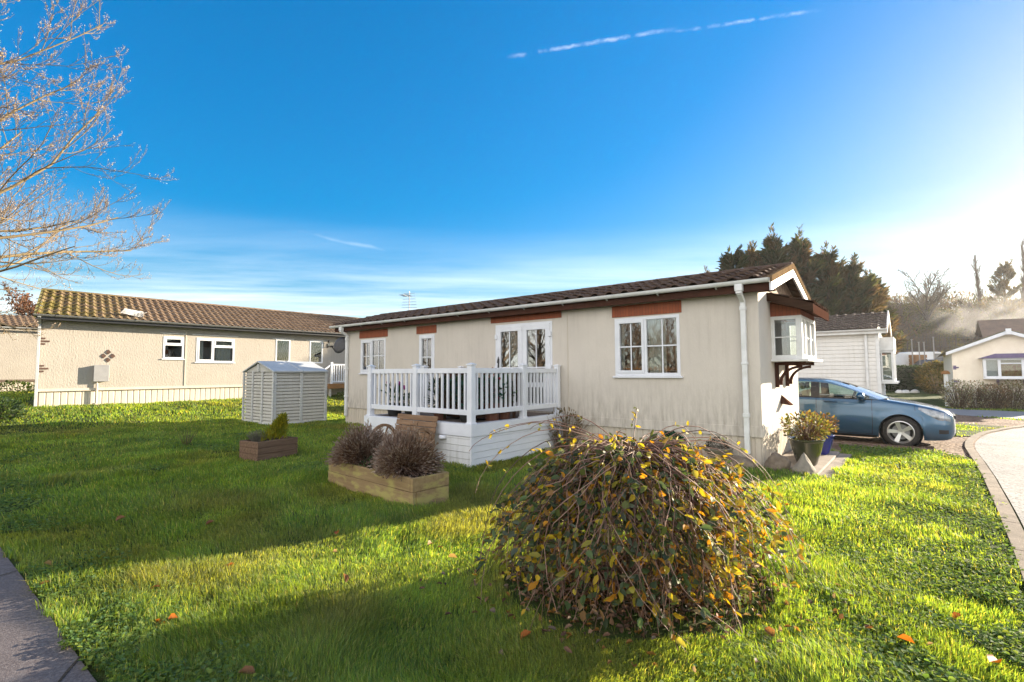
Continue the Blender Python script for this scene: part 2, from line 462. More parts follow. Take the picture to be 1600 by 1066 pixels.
# ------------------------------------------------------------------ places
C0 = np.array([3.851, 7.759]); U = np.array([.775, -.632]); V = np.array([.632, .775])
HOME_RZ = math.atan2(-.632, .775)
AL = np.array([-14.42, 15.235]); LEFT_Z = .47; LEFT_RZ = math.atan2(.775, .632)
def H(x, y):
    """ground height"""
    x = np.asarray(x, float); y = np.asarray(y, float)
    d = (x-AL[0])*U[0] + (y-AL[1])*U[1]
    s = (x-AL[0])*V[0] + (y-AL[1])*V[1]
    rise = LEFT_Z*smooth01((3.6-d)/3.3) + .03*np.clip(-d, 0, 40)
    rise = rise*smooth01((22-s)/8)
    h = rise - .012*np.clip(x-4, 0, 24)
    h = h + (.03*(vnoise(x*.45, y*.45, 3)-.5) + .018*(vnoise(x*1.7, y*1.7, 5)-.5))
    return h
def hz(x, y): return float(H(np.array([x]), np.array([y]))[0])
def uvw(u, v): p = C0 + U*u + V*v; return float(p[0]), float(p[1])
def on_ground(x, y, dz=0.): return (x, y, hz(x, y)+dz)
def pix(x, y, z=0.):
    """point of the ground plane z seen at a photo pixel: used once to lay the site out"""
    d = pdir(x, y); k = (z-CAM_H)/d.z
    return (d.x*k, d.y*k)

# ------------------------------------------------------------------ ground, paths, road
def axis(near, far, lo, hi):
    a = list(np.arange(lo, hi+.01, near)); st = near
    while a[-1] < far: st *= 1.35; a.append(a[-1]+st)
    st = near
    while a[0] > -far: st *= 1.35; a.insert(0, a[0]-st)
    return np.array(a)
gx = axis(.3, 900, -24, 30); gy = axis(.3, 900, -3, 30)
GX, GY = np.meshgrid(gx, gy); GZ = H(GX, GY)
def grass_ground(name):
    q = NT(name); co = q.coord()
    n1 = q.noise(co, .6, 4); n2 = q.noise(co, 9, 6, .7)
    c = q.ramp(n1, [(.35, (.035,.062,.014)), (.65, (.060,.088,.018))])
    c = q.mix(q.ramp(n2, [(.45, 0), (.7, 1)]), c, (.05,.042,.02))
    q.set(c, .95, 0, .1); q.bump(q.noise(co, 45, 5), .9, .03)
    return q.m
def leaf_lit_ground(name): ...
MAT['lawn'] = grass_ground('lawn_turf')
ny, nx = GX.shape
idx = np.arange(ny*nx).reshape(ny, nx)
Q = np.stack([idx[:-1,:-1], idx[:-1,1:], idx[1:,1:], idx[1:,:-1]], -1).reshape(-1, 4)
tag(np_mesh('lawn_ground', np.stack([GX, GY, GZ], -1), Q, mat=MAT['lawn'], smooth=True), kind='structure')

def sheet(name, poly, mat, dz, step=.35, kind='structure'):
    """flat area following the ground, cut from a polygon"""
    bm = bmesh.new(); vs = [bm.verts.new((x, y, 0)) for x, y in poly]; bm.faces.new(vs)
    bmesh.ops.triangulate(bm, faces=bm.faces)
    xs = [p[0] for p in poly]; ys = [p[1] for p in poly]
    for ax, lo, hi in ((0, min(xs), max(xs)), (1, min(ys), max(ys))):
        k = math.floor(lo/.3)*.3
        while k < hi:
            if lo < k < hi:
                co = (k,0,0) if ax == 0 else (0,k,0); no = (1,0,0) if ax == 0 else (0,1,0)
                if -24 < k < 30:
                    bmesh.ops.bisect_plane(bm, geom=bm.verts[:]+bm.edges[:]+bm.faces[:], plane_co=co, plane_no=no)
            k += .3
    for v in bm.verts: v.co.z = hz(v.co.x, v.co.y)+dz
    bmesh.ops.recalc_face_normals(bm, faces=bm.faces)
    me = bpy.data.meshes.new(name); bm.to_mesh(me); bm.free(); me.materials.append(mat)
    for p in me.polygons: p.use_smooth = True
    o = bpy.data.objects.new(name, me); link(o)
    return tag(o, kind=kind)

def gravel_mat(name, cs, scale, bst=1., bd=.02):
    q = NT(name); co = q.coord()
    vo = q.t.nodes.new('ShaderNodeTexVoronoi'); q.l(co, vo.inputs['Vector']); vo.inputs['Scale'].default_value = scale
    hsx = q.sep(vo.outputs['Color'])
    c = q.ramp(hsx[0], [(i/(len(cs)-1), c) for i, c in enumerate(cs)])
    c = q.mix(q.ramp(q.noise(co, 1.1, 4), [(.35, 0), (.7, .55)]), c, [v*.55 for v in cs[0]])
    q.set(c, .9, 0, .2)
    q.bump(q.math('SUBTRACT', 1., vo.outputs['Distance']), bst, bd)
    return q.m
MAT['gravel'] = gravel_mat('brown_chippings', [(.09,.05,.032),(.21,.13,.085),(.36,.26,.19),(.14,.08,.05),(.26,.17,.11)], 17, 1., .035)
MAT['road'] = gravel_mat('pale_road_surface', [(.17,.165,.16),(.33,.32,.31),(.26,.25,.24),(.10,.095,.09)], 40, .5, .008)
MAT['tarmac'] = pbr('grey_tarmac', (.16,.165,.18), (.20,.205,.22), 3, .85, .4, 90)
q = NT('dark_path'); co = q.coord()
c = q.ramp(q.noise(co, 1.2, 5), [(.3, (.075,.062,.062)), (.7, (.125,.105,.105))])
c = q.mix(q.ramp(q.noise(co, 60, 3), [(.4, 0), (.7, .6)]), c, (.20,.18,.175))
q.set(c, .9, 0, .2); q.bump(q.noise(co, 130, 3), .6, .006); MAT['path'] = q.m
MAT['kerb'] = pbr('kerb_concrete', (.25,.205,.16), (.17,.14,.11), 5, .95, .35, 70, spec=.1)

KL = [(.9,.5),(2.3,2.12),(3.59,3.61),(4.08,4.17),(4.75,4.95),(5.6,5.94),(6.80,7.35),(7.73,8.49),(9.05,10.1),(10.3,11.4),(11.7,12.6),(13.45,13.75),(15.2,14.9),(17.3,16.2)]
def off(poly, d):
    out = []
    for i, p in enumerate(poly):
        a = np.array(poly[max(i-1,0)]); b = np.array(poly[min(i+1,len(poly)-1)]); tt = (b-a)/np.linalg.norm(b-a)
        out.append((p[0]+tt[1]*d, p[1]-tt[0]*d))
    return out
def resample(poly, step):
    out = [poly[0]]
    for a, b in zip(poly[:-1], poly[1:]):
        L = math.dist(a, b); n = max(1, int(L/step))
        for i in range(1, n+1): out.append((a[0]+(b[0]-a[0])*i/n, a[1]+(b[1]-a[1])*i/n))
    return out
def catmull(pts, n=6):
    out = []
    P = [pts[0]] + list(pts) + [pts[-1]]
    for i in range(1, len(P)-2):
        p0, p1, p2, p3 = (np.array(P[i-1]), np.array(P[i]), np.array(P[i+1]), np.array(P[i+2]))
        for k in range(n):
            t_ = k/n
            out.append(tuple(.5*((2*p1)+(-p0+p2)*t_+(2*p0-5*p1+4*p2-p3)*t_*t_+(-p0+3*p1-3*p2+p3)*t_**3)))
    out.append(tuple(pts[-1])); return out
KLs = catmull(KL, 6)
KRs = off(KLs, .15)
def strip_unused(name, A, B, mat, zA, zB, below=.2, label=None):
    """kerb-like strip between two polylines with a solid edge"""
    mb = MB(); n = len(A)
    rows = []
    for a, b in zip(A, B):
        za, zb = hz(*a), hz(*b)
        rows.append([(a[0],a[1],za-below),(a[0],a[1],za+zA),(b[0],b[1],zb+zB),(b[0],b[1],zb-below)])
    mb.grid(rows)
    return mb.build(name, mat)
# joints across the path
for (xa, ya), (xb, yb) in ((( -5,905),(34,893)), ((92,1070),(128,1026))):
    a_ = np.array(pix(xa, ya)); b_ = np.array(pix(xb, yb)); dn = (b_-a_)/np.linalg.norm(b_-a_); a_ = b_-dn*1.3; nn_j = np.array([-dn[1], dn[0]])*.006
    jm = MB(); jp = [a_+(b_-a_)*i/8 for i in range(9)]
    jm.grid([[(*(p+nn_j*(1+.6*math.sin(i*2.1))), hz(*p)+.0165) for i, p in enumerate(jp)], [(*(p-nn_j), hz(*p)+.0165) for p in jp]])
    tag(jm.build('path_joint', MAT['soil']), kind='structure')
# kerb stones, each about 0.9 m with open joints, as one run of edging
kerb = MB()
kl = resample(KLs, .15); kr = off(kl, .125); acc = 0; seg = []
for i in range(len(kl)-1):
    acc += math.dist(kl[i], kl[i+1]); seg.append(i)
    if acc > .88 or i == len(kl)-2:
        ids = seg + [i+1]
        rows = []
        for q_ in ids:
            a, b = np.array(kl[q_]), np.array(kr[q_]); tt = np.array(kl[min(q_+1,len(kl)-1)])-np.array(kl[max(q_-1,0)]); tt = tt/np.linalg.norm(tt)
            sh = tt*(.008 if q_ == ids[0] else (-.008 if q_ == ids[-1] else 0)); a = a+sh; b = b+sh
            z = hz(*a)
            rows.append([(a[0],a[1],z-.15),(a[0],a[1],z+.04),(b[0],b[1],z+.036),(b[0],b[1],z-.15)])
        kerb.grid(rows)
        kerb.add([rows[0][k] for k in range(4)], [(0,1,2,3)]); kerb.add([rows[-1][k] for k in range(4)], [(0,1,2,3)])
        acc = 0; seg = []
tag(kerb.build('kerb', MAT['kerb']), kind='structure')
ROAD = KRs + [(24,20.5),(34,24),(60,20),(60,-20),(0,-20),(.2,-6)]
tag(sheet('road', ROAD, MAT['road'], .008), kind='structure')
PATH_L = [(-9.4,8.34),(-4.46,4.44),(-2.04,2.53),(-.6,1.4),(.7,.35)]
PATH = PATH_L + [(.0,-.9),(-1.4,-.2),(-10.6,7.0)]
tag(sheet('path', PATH, MAT['path'], .012), kind='structure')
ROAD2 = [pix(1360,628,-.15), pix(1500,640,-.17), pix(1620,644,-.18), pix(1760,650,-.2), pix(1780,672,-.2), pix(1600,657,-.17), pix(1500,650,-.15), pix(1420,641,-.13), pix(1340,635,-.1)]
GRAVEL = [uvw(.8,2.35), (6.55,10.15),(7.32,9.66),(7.95,9.36),(7.74,8.50)] + [p for p in KLs if p[1] > 8.6 and p[0] < 16] + [(16.6,16.4),(16.2,18.2),(15.0,21.5),(12.5,26),(-3,26),uvw(-11,3.4),uvw(-.1,3.4)]
tag(sheet('gravel_drive', GRAVEL, MAT['gravel'], .006), kind='structure')
tag(sheet('side_road', ROAD2, MAT['tarmac'], .016), kind='structure')
STRIP = [(9.6,12.4),(10.45,11.95),(11.1,12.0),(12.3,12.95),(14.1,14.25),(13.6,15.2),(10.2,15.2)]
tag(sheet('grass_strip', STRIP, MAT['lawn'], .02), kind='structure')
VERGE2 = [pix(1392,622,-.1), pix(1445,613,-.15), pix(1700,622,-.2), pix(1700,648,-.2), pix(1500,640,-.17), pix(1380,630,-.12)]
slab = MB(); slab.box(.02,.74,-.22,2.3,-.12,.05); slab.box(.74,.92,-.22,2.3,-.12,.02)
MAT['slab'] = pbr('paving_stone', (.30,.25,.20), (.19,.155,.125), 4, .85, .4, 50)
so_ = slab.build('paving', MAT['slab'], bevel=.008); so_.location = (C0[0], C0[1], 0); so_.rotation_euler.z = HOME_RZ; tag(so_, kind='structure')
# ------------------------------------------------------------------ park home kit
def wall_with_openings(mb, f, a0, a1, z0, z1, ops, th):
    xs = sorted({a0, a1, *[o[0] for o in ops], *[o[1] for o in ops]}); zs = sorted({z0, z1, *[o[2] for o in ops], *[o[3] for o in ops]})
    def inside(a, z): return any(o[0] < a < o[1] and o[2] < z < o[3] for o in ops)
    for i in range(len(xs)-1):
        for j in range(len(zs)-1):
            if inside((xs[i]+xs[i+1])/2, (zs[j]+zs[j+1])/2): continue
            for d in (0, th):
                mb.add([f(xs[i],zs[j],d), f(xs[i+1],zs[j],d), f(xs[i+1],zs[j+1],d), f(xs[i],zs[j+1],d)], [(0,1,2,3) if d == 0 else (3,2,1,0)])
    for o in list(ops)+[(a0, a1, z0, z1)]:
        c = [(o[0],o[2]),(o[1],o[2]),(o[1],o[3]),(o[0],o[3])]
        for k in range(4):
            (p, q_), (r_, s_) = c[k], c[(k+1) % 4]
            mb.add([f(p,q_,0), f(r_,s_,0), f(r_,s_,th), f(p,q_,th)], [(0,1,2,3)])

def frame_boxes(mb, f, a0, a1, z0, z1, w, d0, d1):
    mb.mbox(f, a0, a1, z0, z0+w, d0, d1); mb.mbox(f, a0, a1, z1-w, z1, d0, d1)
    mb.mbox(f, a0, a0+w, z0+w, z1-w, d0, d1); mb.mbox(f, a1-w, a1, z0+w, z1-w, d0, d1)

def window(parent, f, a0, a1, z0, z1, lights, curtain_or_backing=None, sill=True, name='window', mat='pvc', depth=.06, fw=.055):
    """lights: (x0,x1,y0,y1 fractions, opening?, nx bars, ny bar heights)"""
    mb = MB(); frame_boxes(mb, f, a0, a1, z0, z1, fw, -.012, depth)
    W = a1-a0; Hh = z1-z0; panes = []
    for (x0, x1, y0, y1, opening, vb, hb) in lights:
        p0 = a0 + W*x0; p1 = a0 + W*x1; q0 = z0 + Hh*y0; q1 = z0 + Hh*y1
        e = fw*.42
        p0 += (fw-.002 if x0 == 0 else e); p1 -= (fw-.002 if x1 == 1 else e); q0 += (fw-.002 if y0 == 0 else e); q1 -= (fw-.002 if y1 == 1 else e)
        if x1 < 1: mb.mbox(f, p1, p1+2*e, q0-.002, q1+.002, -.009, depth-.003)
        if y1 < 1: mb.mbox(f, p0, p1, q1, q1+2*e, -.010, depth-.004)
        if opening:
            frame_boxes(mb, f, p0, p1, q0, q1, .048, -.022, depth-.012); p0 += .048; p1 -= .048; q0 += .048; q1 -= .048
        for b in vb:
            x = p0+(p1-p0)*b; mb.mbox(f, x-.012, x+.012, q0, q1, .005, .0165)
        for b in hb:
            y = q0+(q1-q0)*b; mb.mbox(f, p0, p1, y-.012, y+.012, .006, .0167)
        panes.append((p0, p1, q0, q1))
    fr = mb.build(name, MAT[mat], parent, bevel=.004)
    for p0, p1, q0, q1 in panes:
        pm = MB(); pm.mbox(f, p0-.005, p1+.005, q0-.005, q1+.005, .018, .022); pm.build('pane', MAT['glass'], fr)
    if sill:
        sm = MB(); sm.mbox(f, a0-.04, a1+.04, z0-.035, z0-.001, -.045, .03); sm.build('sill', MAT[mat], fr, bevel=.004)
    if curtain_or_backing:
        for c0, c1, mat_ in curtain_or_backing:
            n = max(8, int((c1-c0)*60)); rows = []
            for z in (z0-.02, z1+.03):
                rows.append([f(c0+(c1-c0)*i/n, z, .105+.034*math.sin(i*1.1+math.sin(i*.23)*2+z*1.5)+.016*math.sin(i*.43)) for i in range(n+1)])
            cm_ = MB(); cm_.grid(rows); cm_.build('curtain_or_backing', mat_, fr, smooth=True, recalc=False)
    return fr

def ribbed_skirt(mb, f, a0, a1, z0, z1, pitch_=.15, d=.02):
    a = a0; k = 0; row0 = []; row1 = []
    prof = [(0, d), (.12, d), (.2, 0), (.9, 0), (.98, d)]
    while a < a1:
        for t_, dd in prof:
            x = a + pitch_*t_
            if x <= a1: row0.append(f(x, z0, dd+.004)); row1.append(f(x, z1, dd+.004))
        a += pitch_
    mb.grid([row0, row1])

def roof_slope(mb, P, nrm_, a0, a1, s_vec, courses, tile_w, roll=.032, step=.03, jitter=0.0, rng=None):
    """P(a)-> eave point; courses of rolled tiles, each lapping the one below"""
    sv = Vector(s_vec); nv = Vector(nrm_)
    n = max(1, round((a1-a0)/tile_w)); tw = (a1-a0)/n
    prof = [(0, 0), (.12, .75), (.26, 1), (.40, .75), (.52, 0), (.76, -.12)]
    A = []; Hh = []
    for i in range(n):
        for t_, h in prof: A.append(a0+(i+t_)*tw); Hh.append(h*roll)
    A.append(a1); Hh.append(0)
    for c in range(courses):
        lo = c/courses; hi = (c+1)/courses + .012
        rj = [random.uniform(-jitter, jitter) for _ in range(n+1)]
        rows = []
        for s, lift in ((lo, step-.022), (lo, step), (hi, .004)):
            row = []
            for k, (a, h) in enumerate(zip(A, Hh)):
                j = rj[k//len(prof)] if s == lo else 0
                row.append(Vector(P(a)) + sv*(s) + nv*(h+lift+j+(0 if lift > step-.01 or s == hi else -.0)) )
            rows.append(row)
        mb.grid(rows)

def gutter(mb, p, q, r=.055):
    p = Vector(p); q = Vector(q); d = (q-p).normalized(); side = d.cross(Vector((0,0,1))).normalized()
    prof = []
    for k in range(9):
        t_ = PI*k/8
        prof.append((math.cos(t_)*r, -math.sin(t_)*r*1.15))
    for k in range(8, -1, -1):
        t_ = PI*k/8
        prof.append((math.cos(t_)*(r-.005), -math.sin(t_)*(r*1.15-.005)))
    n = len(prof)
    vs = [e + side*a + Vector((0,0,b)) for e in (p, q) for a, b in prof]
    fs = [(i, (i+1) % n, n+(i+1) % n, n+i) for i in range(n)]
    mb.add(vs, fs)
    for e, s in ((p, -1), (q, 1)):
        cap = [e + side*a + Vector((0,0,b)) for a, b in prof[:9]]
        mb.add(cap + [c + d*.006*s for c in cap], [tuple(range(9)), tuple(range(17, 8, -1))])
    L = (q-p).length; k = .5
    while k < L:           # clips and joints
        c = p + d*k
        ring = [c + side*(math.cos(PI*j/8)*(r+.006)) + Vector((0,0,-math.sin(PI*j/8)*(r*1.15+.006))) for j in range(9)]
        mb.add(ring + [v + d*.035 for v in ring], [(j, j+1, 10+j, 9+j) for j in range(8)])
        mb.beam(c + Vector((0,0,-r*.9)) - side*.0, c - side*(r+.03) + Vector((0,0,-r*1.7)), .02, .012)
        k += .98

# ------------------------------------------------------------------ the cream home in the middle
L_ = 11.4; W_ = 3.05
home = thing('park_home', (C0[0], C0[1], 0), HOME_RZ, 'long cream park home in the middle with brown brick lintels and dark tiled roof', 'mobile home')
fF = lambda a, z, d: (a, d, z)            # long front wall
fG = lambda a, z, d: (-d, a, z)           # gable end wall, a runs across the home
ops = [(-10.63,-9.46,1.49,2.45), (-8.05,-7.47,1.40,2.46), (-5.44,-3.90,.69,2.55), (-2.48,-1.25,1.42,2.485)]
wl_ = MB()
wall_with_openings(wl_, fF, -L_, 0, .49, 2.83, ops, .1)
wall_with_openings(wl_, fG, .1, W_-.1, .49, 2.83, [(.87, 2.08, 1.74, 2.40)], .1)
wl_.box(-L_, 0, W_-.1, W_, .49, 2.83)
wl_.box(-L_, -L_+.1, .1, W_-.1, .49, 2.83)
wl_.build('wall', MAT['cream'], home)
bd = MB(); bd.box(-L_-.012, .014, -.014, -.001, .475, .635); bd.box(.001, .02, -.014, W_+.01, .475, .635)
bd.add([(.001,-.014,.635),(.02,-.014,.635),(.02,W_,.635),(.001,W_,.635),(.001,-.014,.67),(.001,W_,.67)], [(1,2,5,4)])
bd.build('wall_band', MAT['cream'], home)
seam = MB(); seam.box(-3.535,-3.52,-.008,-.0005,.64,2.74); seam.build('wall_joint', MAT['skirt'], home)
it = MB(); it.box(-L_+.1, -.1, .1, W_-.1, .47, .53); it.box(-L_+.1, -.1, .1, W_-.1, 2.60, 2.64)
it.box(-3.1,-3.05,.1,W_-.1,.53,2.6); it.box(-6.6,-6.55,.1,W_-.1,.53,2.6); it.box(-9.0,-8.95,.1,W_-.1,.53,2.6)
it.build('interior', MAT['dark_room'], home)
sk = MB(); ribbed_skirt(sk, lambda a,z,d: (a, .006+d, z), -L_, -.0, -.25, .475, .115, .012)
ribbed_skirt(sk, lambda a,z,d: (-.006-d, a, z), 0, W_, -.25, .475, .115, .012)
sk.box(-L_+.005, -L_+.03, .03, W_, -.25, .47); sk.box(-L_, -.03, W_-.03, W_, -.25, .47)
sk.build('skirting', MAT['skirt'], home, recalc=False)
lite = lambda vb, hb: [(0, .5, 0, 1, True, vb, hb), (.5, 1, 0, 1, False, vb, hb)]
cur = MAT['curtain_or_backing']
window(home, fF, *ops[0], [(0,.46,0,1,True,[.5],[.5]), (.46,1,0,1,False,[.5],[.5])], [(-10.6,-10.38,cur),(-9.72,-9.5,cur)])
window(home, fF, *ops[1], [(0,1,0,1,True,[.5],[.45])], [(-7.72,-7.5,cur)], sill=False)
window(home, fF, *ops[3], [(0,.49,0,1,True,[.5],[.5]), (.49,1,0,1,False,[.52],[.5])], [(-2.48,-2.34,cur), (-1.86,-1.55,cur), (-1.38,-1.26,cur)])
# french doors
dm = MB(); frame_boxes(dm, fF, -5.44, -3.90, .69, 2.55, .05, -.012, .07)
fd = dm.build('door_frame', MAT['pvc'], home, bevel=.004)
for x0, x1, hinge in ((-5.392, -4.673, -5.40), (-4.667, -3.948, -3.94)):
    lm = MB(); frame_boxes(lm, fF, x0, x1, .735, 2.505, .115, -.03, .04); lm.mbox(fF, x0+.115, x1-.115, 1.18, 1.28, -.028, .038)
    xc = (x0+x1)/2
    lm.mbox(fF, xc-.012, xc+.012, 1.28, 2.39, -.012, -.002); lm.mbox(fF, x0+.115, x1-.115, 1.582, 1.606, -.011, -.0022)
    leaf = lm.build('door_leaf', MAT['pvc'], home, bevel=.004)
    pm = MB(); pm.mbox(fF, x0+.11, x1-.11, 1.275, 2.395, .0, .005); pm.mbox(fF, x0+.11, x1-.11, .845, 1.185, .0, .005); pm.build('pane', MAT['glass'], leaf)
    for z in (.95, 1.6, 2.28):
        hm = MB(); hm.mbox(fF, hinge-.03 if hinge < -5 else hinge-.035, hinge+.035 if hinge < -5 else hinge+.03, z-.05, z+.05, -.05, -.02)
        hm.build('hinge', MAT['pvc'], leaf, bevel=.004)
    if hinge < -5:
        hh = MB(); hh.tube([(x0+.06,-.03,1.70),(x0+.06,-.075,1.71),(x0+.10,-.08,1.84)], .011, 6); hh.mbox(fF, x0+.045, x0+.078, 1.60, 1.80, -.042, -.03); hh.build('handle', MAT['blackmetal'], leaf)
    cm_ = MB(); n = 40
    cm_.grid([[(x0+.06+(x1-x0-.12)*i/n, .15+.02*math.sin(i*1.9), z) for i in range(n+1)] for z in (.72, 2.5)])
    if hinge < -5: cm_.build('curtain_or_backing', cur, leaf, smooth=True, recalc=False)
for a0, a1, z0, z1 in ((-10.7,-9.37,2.49,2.71), (-8.16,-7.4,2.49,2.69), (-5.58,-3.67,2.60,2.735), (-2.53,-1.21,2.51,2.72)):
    lb = MB(); lb.mbox(fF, a0, a1, z0, z1, -.012, .001); lb.build('brick_lintel', MAT['brick'], home)
EA = 2.90; RIDGE = 3.36; OV = .2
fs_ = MB(); fs_.box(-L_-.32, .24, -OV+.02, -OV+.04, 2.72, 2.885); fs_.box(-L_-.32, .24, -OV+.04, .1, 2.74, 2.76)
fs_.box(-L_-.32, .24, W_+OV-.04, W_+OV-.02, 2.72, 2.885)
fs_.build('fascia', MAT['brownwood'], home)
sl_ = (0, W_/2+OV, RIDGE-EA); nn_ = Vector((0, -(RIDGE-EA), W_/2+OV)).normalized()
rf = MB()
roof_slope(rf, lambda a: (a, -OV-.03, EA), nn_, -L_-.35, .22, sl_, 6, .31, .042, .042, .007)
nn2 = Vector((0, (RIDGE-EA), W_/2+OV)).normalized()
roof_slope(rf, lambda a: (a, W_+OV+.03, EA), nn2, -L_-.35, .22, (0, -W_/2-OV, RIDGE-EA), 6, .31, .03, .032, .004)
roof = rf.build('roof', MAT['tile_main'], home, recalc=False)
rd = MB()
k = -L_-.33
while k < .2:
    e = min(k+.46, .24); rd.T = None
    n = 7; vs = []
    for x, s in ((k, 1.0), (e, .93)):
        for j in range(n): a_ = PI*j/(n-1); vs.append((x, W_/2 - math.cos(a_)*.12*s, RIDGE+.005+math.sin(a_)*.075*s))
    rd.add(vs, [(j, j+1, n+j+1, n+j) for j in range(n-1)] + [tuple(range(n)), tuple(range(2*n-1, n-1, -1))])
    k += .45
rd.build('ridge_tile', MAT['tile_main'], roof, recalc=False)
vg = MB()      # cement verge under the tile edge and the white barge boards below it
yE = -OV-.04; yW = W_+OV+.04
fv = lambda a, b, d: (d, a, b)
vg.prism([(yE,EA-.06),(W_/2,RIDGE-.06),(yW,EA-.06),(yW,EA+.035),(W_/2,RIDGE+.05),(yE,EA+.035)], fv, .19, .262)
vg.build('verge', MAT['verge'], home)
bb = MB()
bb.prism([(yE+.02,EA-.19),(W_/2,RIDGE-.19),(yW-.02,EA-.19),(yW-.02,EA-.062),(W_/2,RIDGE-.062),(yE+.02,EA-.062)], fv, .215, .25)
bb.build('barge_board', MAT['pvc'], home, bevel=.004)
gb = MB(); gb.prism([(-.0,2.84),(W_,2.84),(W_,EA-.0),(W_/2,RIDGE-.02),(0,EA-.0)], fv, -.08, .012); gb2 = MB(); gb2.prism([(0,2.84),(W_,2.84),(W_,EA),(W_/2,RIDGE-.02),(0,EA)], fv, -L_, -L_+.08)
MAT['gablebrick'] = pbr('mottled_gable_panel', (.16,.095,.06), (.33,.24,.16), 14, .9, .5, 30)
gb.build('gable_panel', MAT['gablebrick'], home); gb2.build('gable_panel', MAT['gablebrick'], home)
gt = MB(); gutter(gt, (-L_-.45, -OV-.045, 2.90), (.22, -OV-.045, 2.90)); gt.build('gutter', MAT['pvc_old'], home, smooth=True, angle=40)
for x, b in ((-.21, .22), (-11.27, .24)):
    dp = MB()
    dp.box(x-.055, x+.055, -OV-.1, -OV+.005, 2.74, 2.845); dp.beam((x,-OV-.045,2.76),(x,-OV-.045,2.70),.085,.085,(0,1,0))
    dp.beam((x,-OV-.045,2.715),(x,-.05,2.60),.07,.07,(0,1,0)); dp.box(x-.036,x+.036,-.088,-.018,b,2.62)
    dp.box(x-.046,x+.046,-.096,-.01,2.46,2.52); dp.box(x-.046,x+.046,-.096,-.01,.78,.84); dp.box(x-.046,x+.046,-.094,-.01,1.6,1.64)
    dp.build('downpipe', MAT['pvc_old'], home, bevel=.006)
# bay window on the gable end
by0, by1, bp = .80, 2.15, .46
bz0, bz1 = 1.70, 2.41
bm_ = MB()
for v0 in (by0, by1-.09): bm_.box(bp-.09, bp, v0, v0+.09, bz0, bz1)
for v0 in (by0, by1-.06):
    bm_.box(.001, .055, v0, v0+.06, bz0, bz1); bm_.box(.055, bp-.09, v0, v0+.06, bz0, bz0+.06); bm_.box(.055, bp-.09, v0, v0+.06, bz1-.06, bz1)
    bm_.box(.055, bp-.09, v0+.024, v0+.036, 2.05, 2.068)
bm_.box(bp-.065, bp-.005, by0+.09, by1-.09, bz0, bz0+.06); bm_.box(bp-.065, bp-.005, by0+.09, by1-.09, bz1-.06, bz1)
for v0 in (1.18, 1.68): bm_.box(bp-.06, bp-.006, v0-.03, v0+.03, bz0+.06, bz1-.06)
for a, b in ((.95,1.15),(1.21,1.65),(1.71,2.0)):
    bm_.box(bp-.04, bp-.026, (a+b)/2-.008, (a+b)/2+.008, bz0+.06, bz1-.06)
bm_.box(bp-.041, bp-.027, by0+.09, by1-.09, 2.05, 2.066)
bay = bm_.build('bay_window', MAT['pvc_old'], home, bevel=.004)
for v0 in (by0+.028, by1-.032):
    g_ = MB(); g_.box(.05, bp-.085, v0, v0+.004, bz0+.055, bz1-.055); g_.build('pane', MAT['glass'], bay)
for a, b in ((by0+.085, 1.155), (1.205, 1.655), (1.705, by1-.085)):
    g_ = MB(); g_.box(bp-.036, bp-.032, a, b, bz0+.055, bz1-.055); g_.build('pane', MAT['glass'], bay)
s_ = MB(); s_.box(.001, bp+.09, by0-.07, by1+.07, bz0-.045, bz0-.002); s_.build('sill', MAT['pvc_old'], bay, bevel=.006)
bh = MB(); bh.box(.001, bp-.01, by0, by0+.05, bz1, 2.66); bh.box(.001, bp-.01, by1-.05, by1, bz1, 2.66); bh.box(bp-.06, bp-.01, by0+.05, by1-.05, bz1, 2.50); bh.box(.001, bp-.06, by0+.05, by1-.05, bz1, bz1+.03)
bh.build('bay_cheek', MAT['brick'], bay)
br_ = MB()
roof_slope(br_, lambda a: (.66, a, 2.565), Vector((.21, 0, .64)).normalized(), by0-.22, by1+.22, (-.655, 0, .215), 2, .3, .022, .028)
vb0, vb1 = by0-.22, by1+.22
br_.prism([(0,2.66),(.66,2.44),(.66,2.565),(0,2.785)], lambda a,b,d: (a,d,b), vb0, vb0+.03)
br_.prism([(0,2.66),(.66,2.44),(.66,2.565),(0,2.785)], lambda a,b,d: (a,d,b), vb1-.03, vb1)
br_.mi = 1
br_.box(.63, .657, vb0+.03, vb1-.03, 2.41, 2.56); br_.add([(.02,vb0+.03,2.64),(.62,vb0+.03,2.45),(.62,vb1-.03,2.45),(.02,vb1-.03,2.64)], [(0,1,2,3)])
br_.build('bay_roof', [MAT['darkwood'], MAT['brownwood']], bay, recalc=False)
for v0 in (1.02, 1.86):
    gk = MB(); gk.box(.002, .055, v0-.03, v0+.03, 1.22, 1.65); gk.box(.055, .46, v0-.03, v0+.03, 1.595, 1.653)
    pts = []
    for k in range(9):
        a_ = R(90*k/8); pts.append((.05+.36*(1-math.cos(a_))*1.0, 1.26+.335*math.sin(a_)))
    outer = pts; inner = [(x+.055*(1-k/8)+.0, z-.0-.05*(k/8)) for k, (x, z) in enumerate(pts)]
    gk.prism(outer + inner[::-1], lambda a,b,d: (a,d,b), v0-.027, v0+.027)
    gk.build('gallows_bracket', MAT['brownwood'], bay)
# angled vent cowl on the gable
vc = MB(); vc.add([(.001,1.32,.93),(.001,1.56,.93),(.001,1.44,1.08),(.16,1.34,.90),(.16,1.60,.90)], [(0,1,2),(0,3,4,1),(1,4,2),(4,3,2),(3,0,2)])
vc.build('vent_cowl', MAT['brownwood'], home)
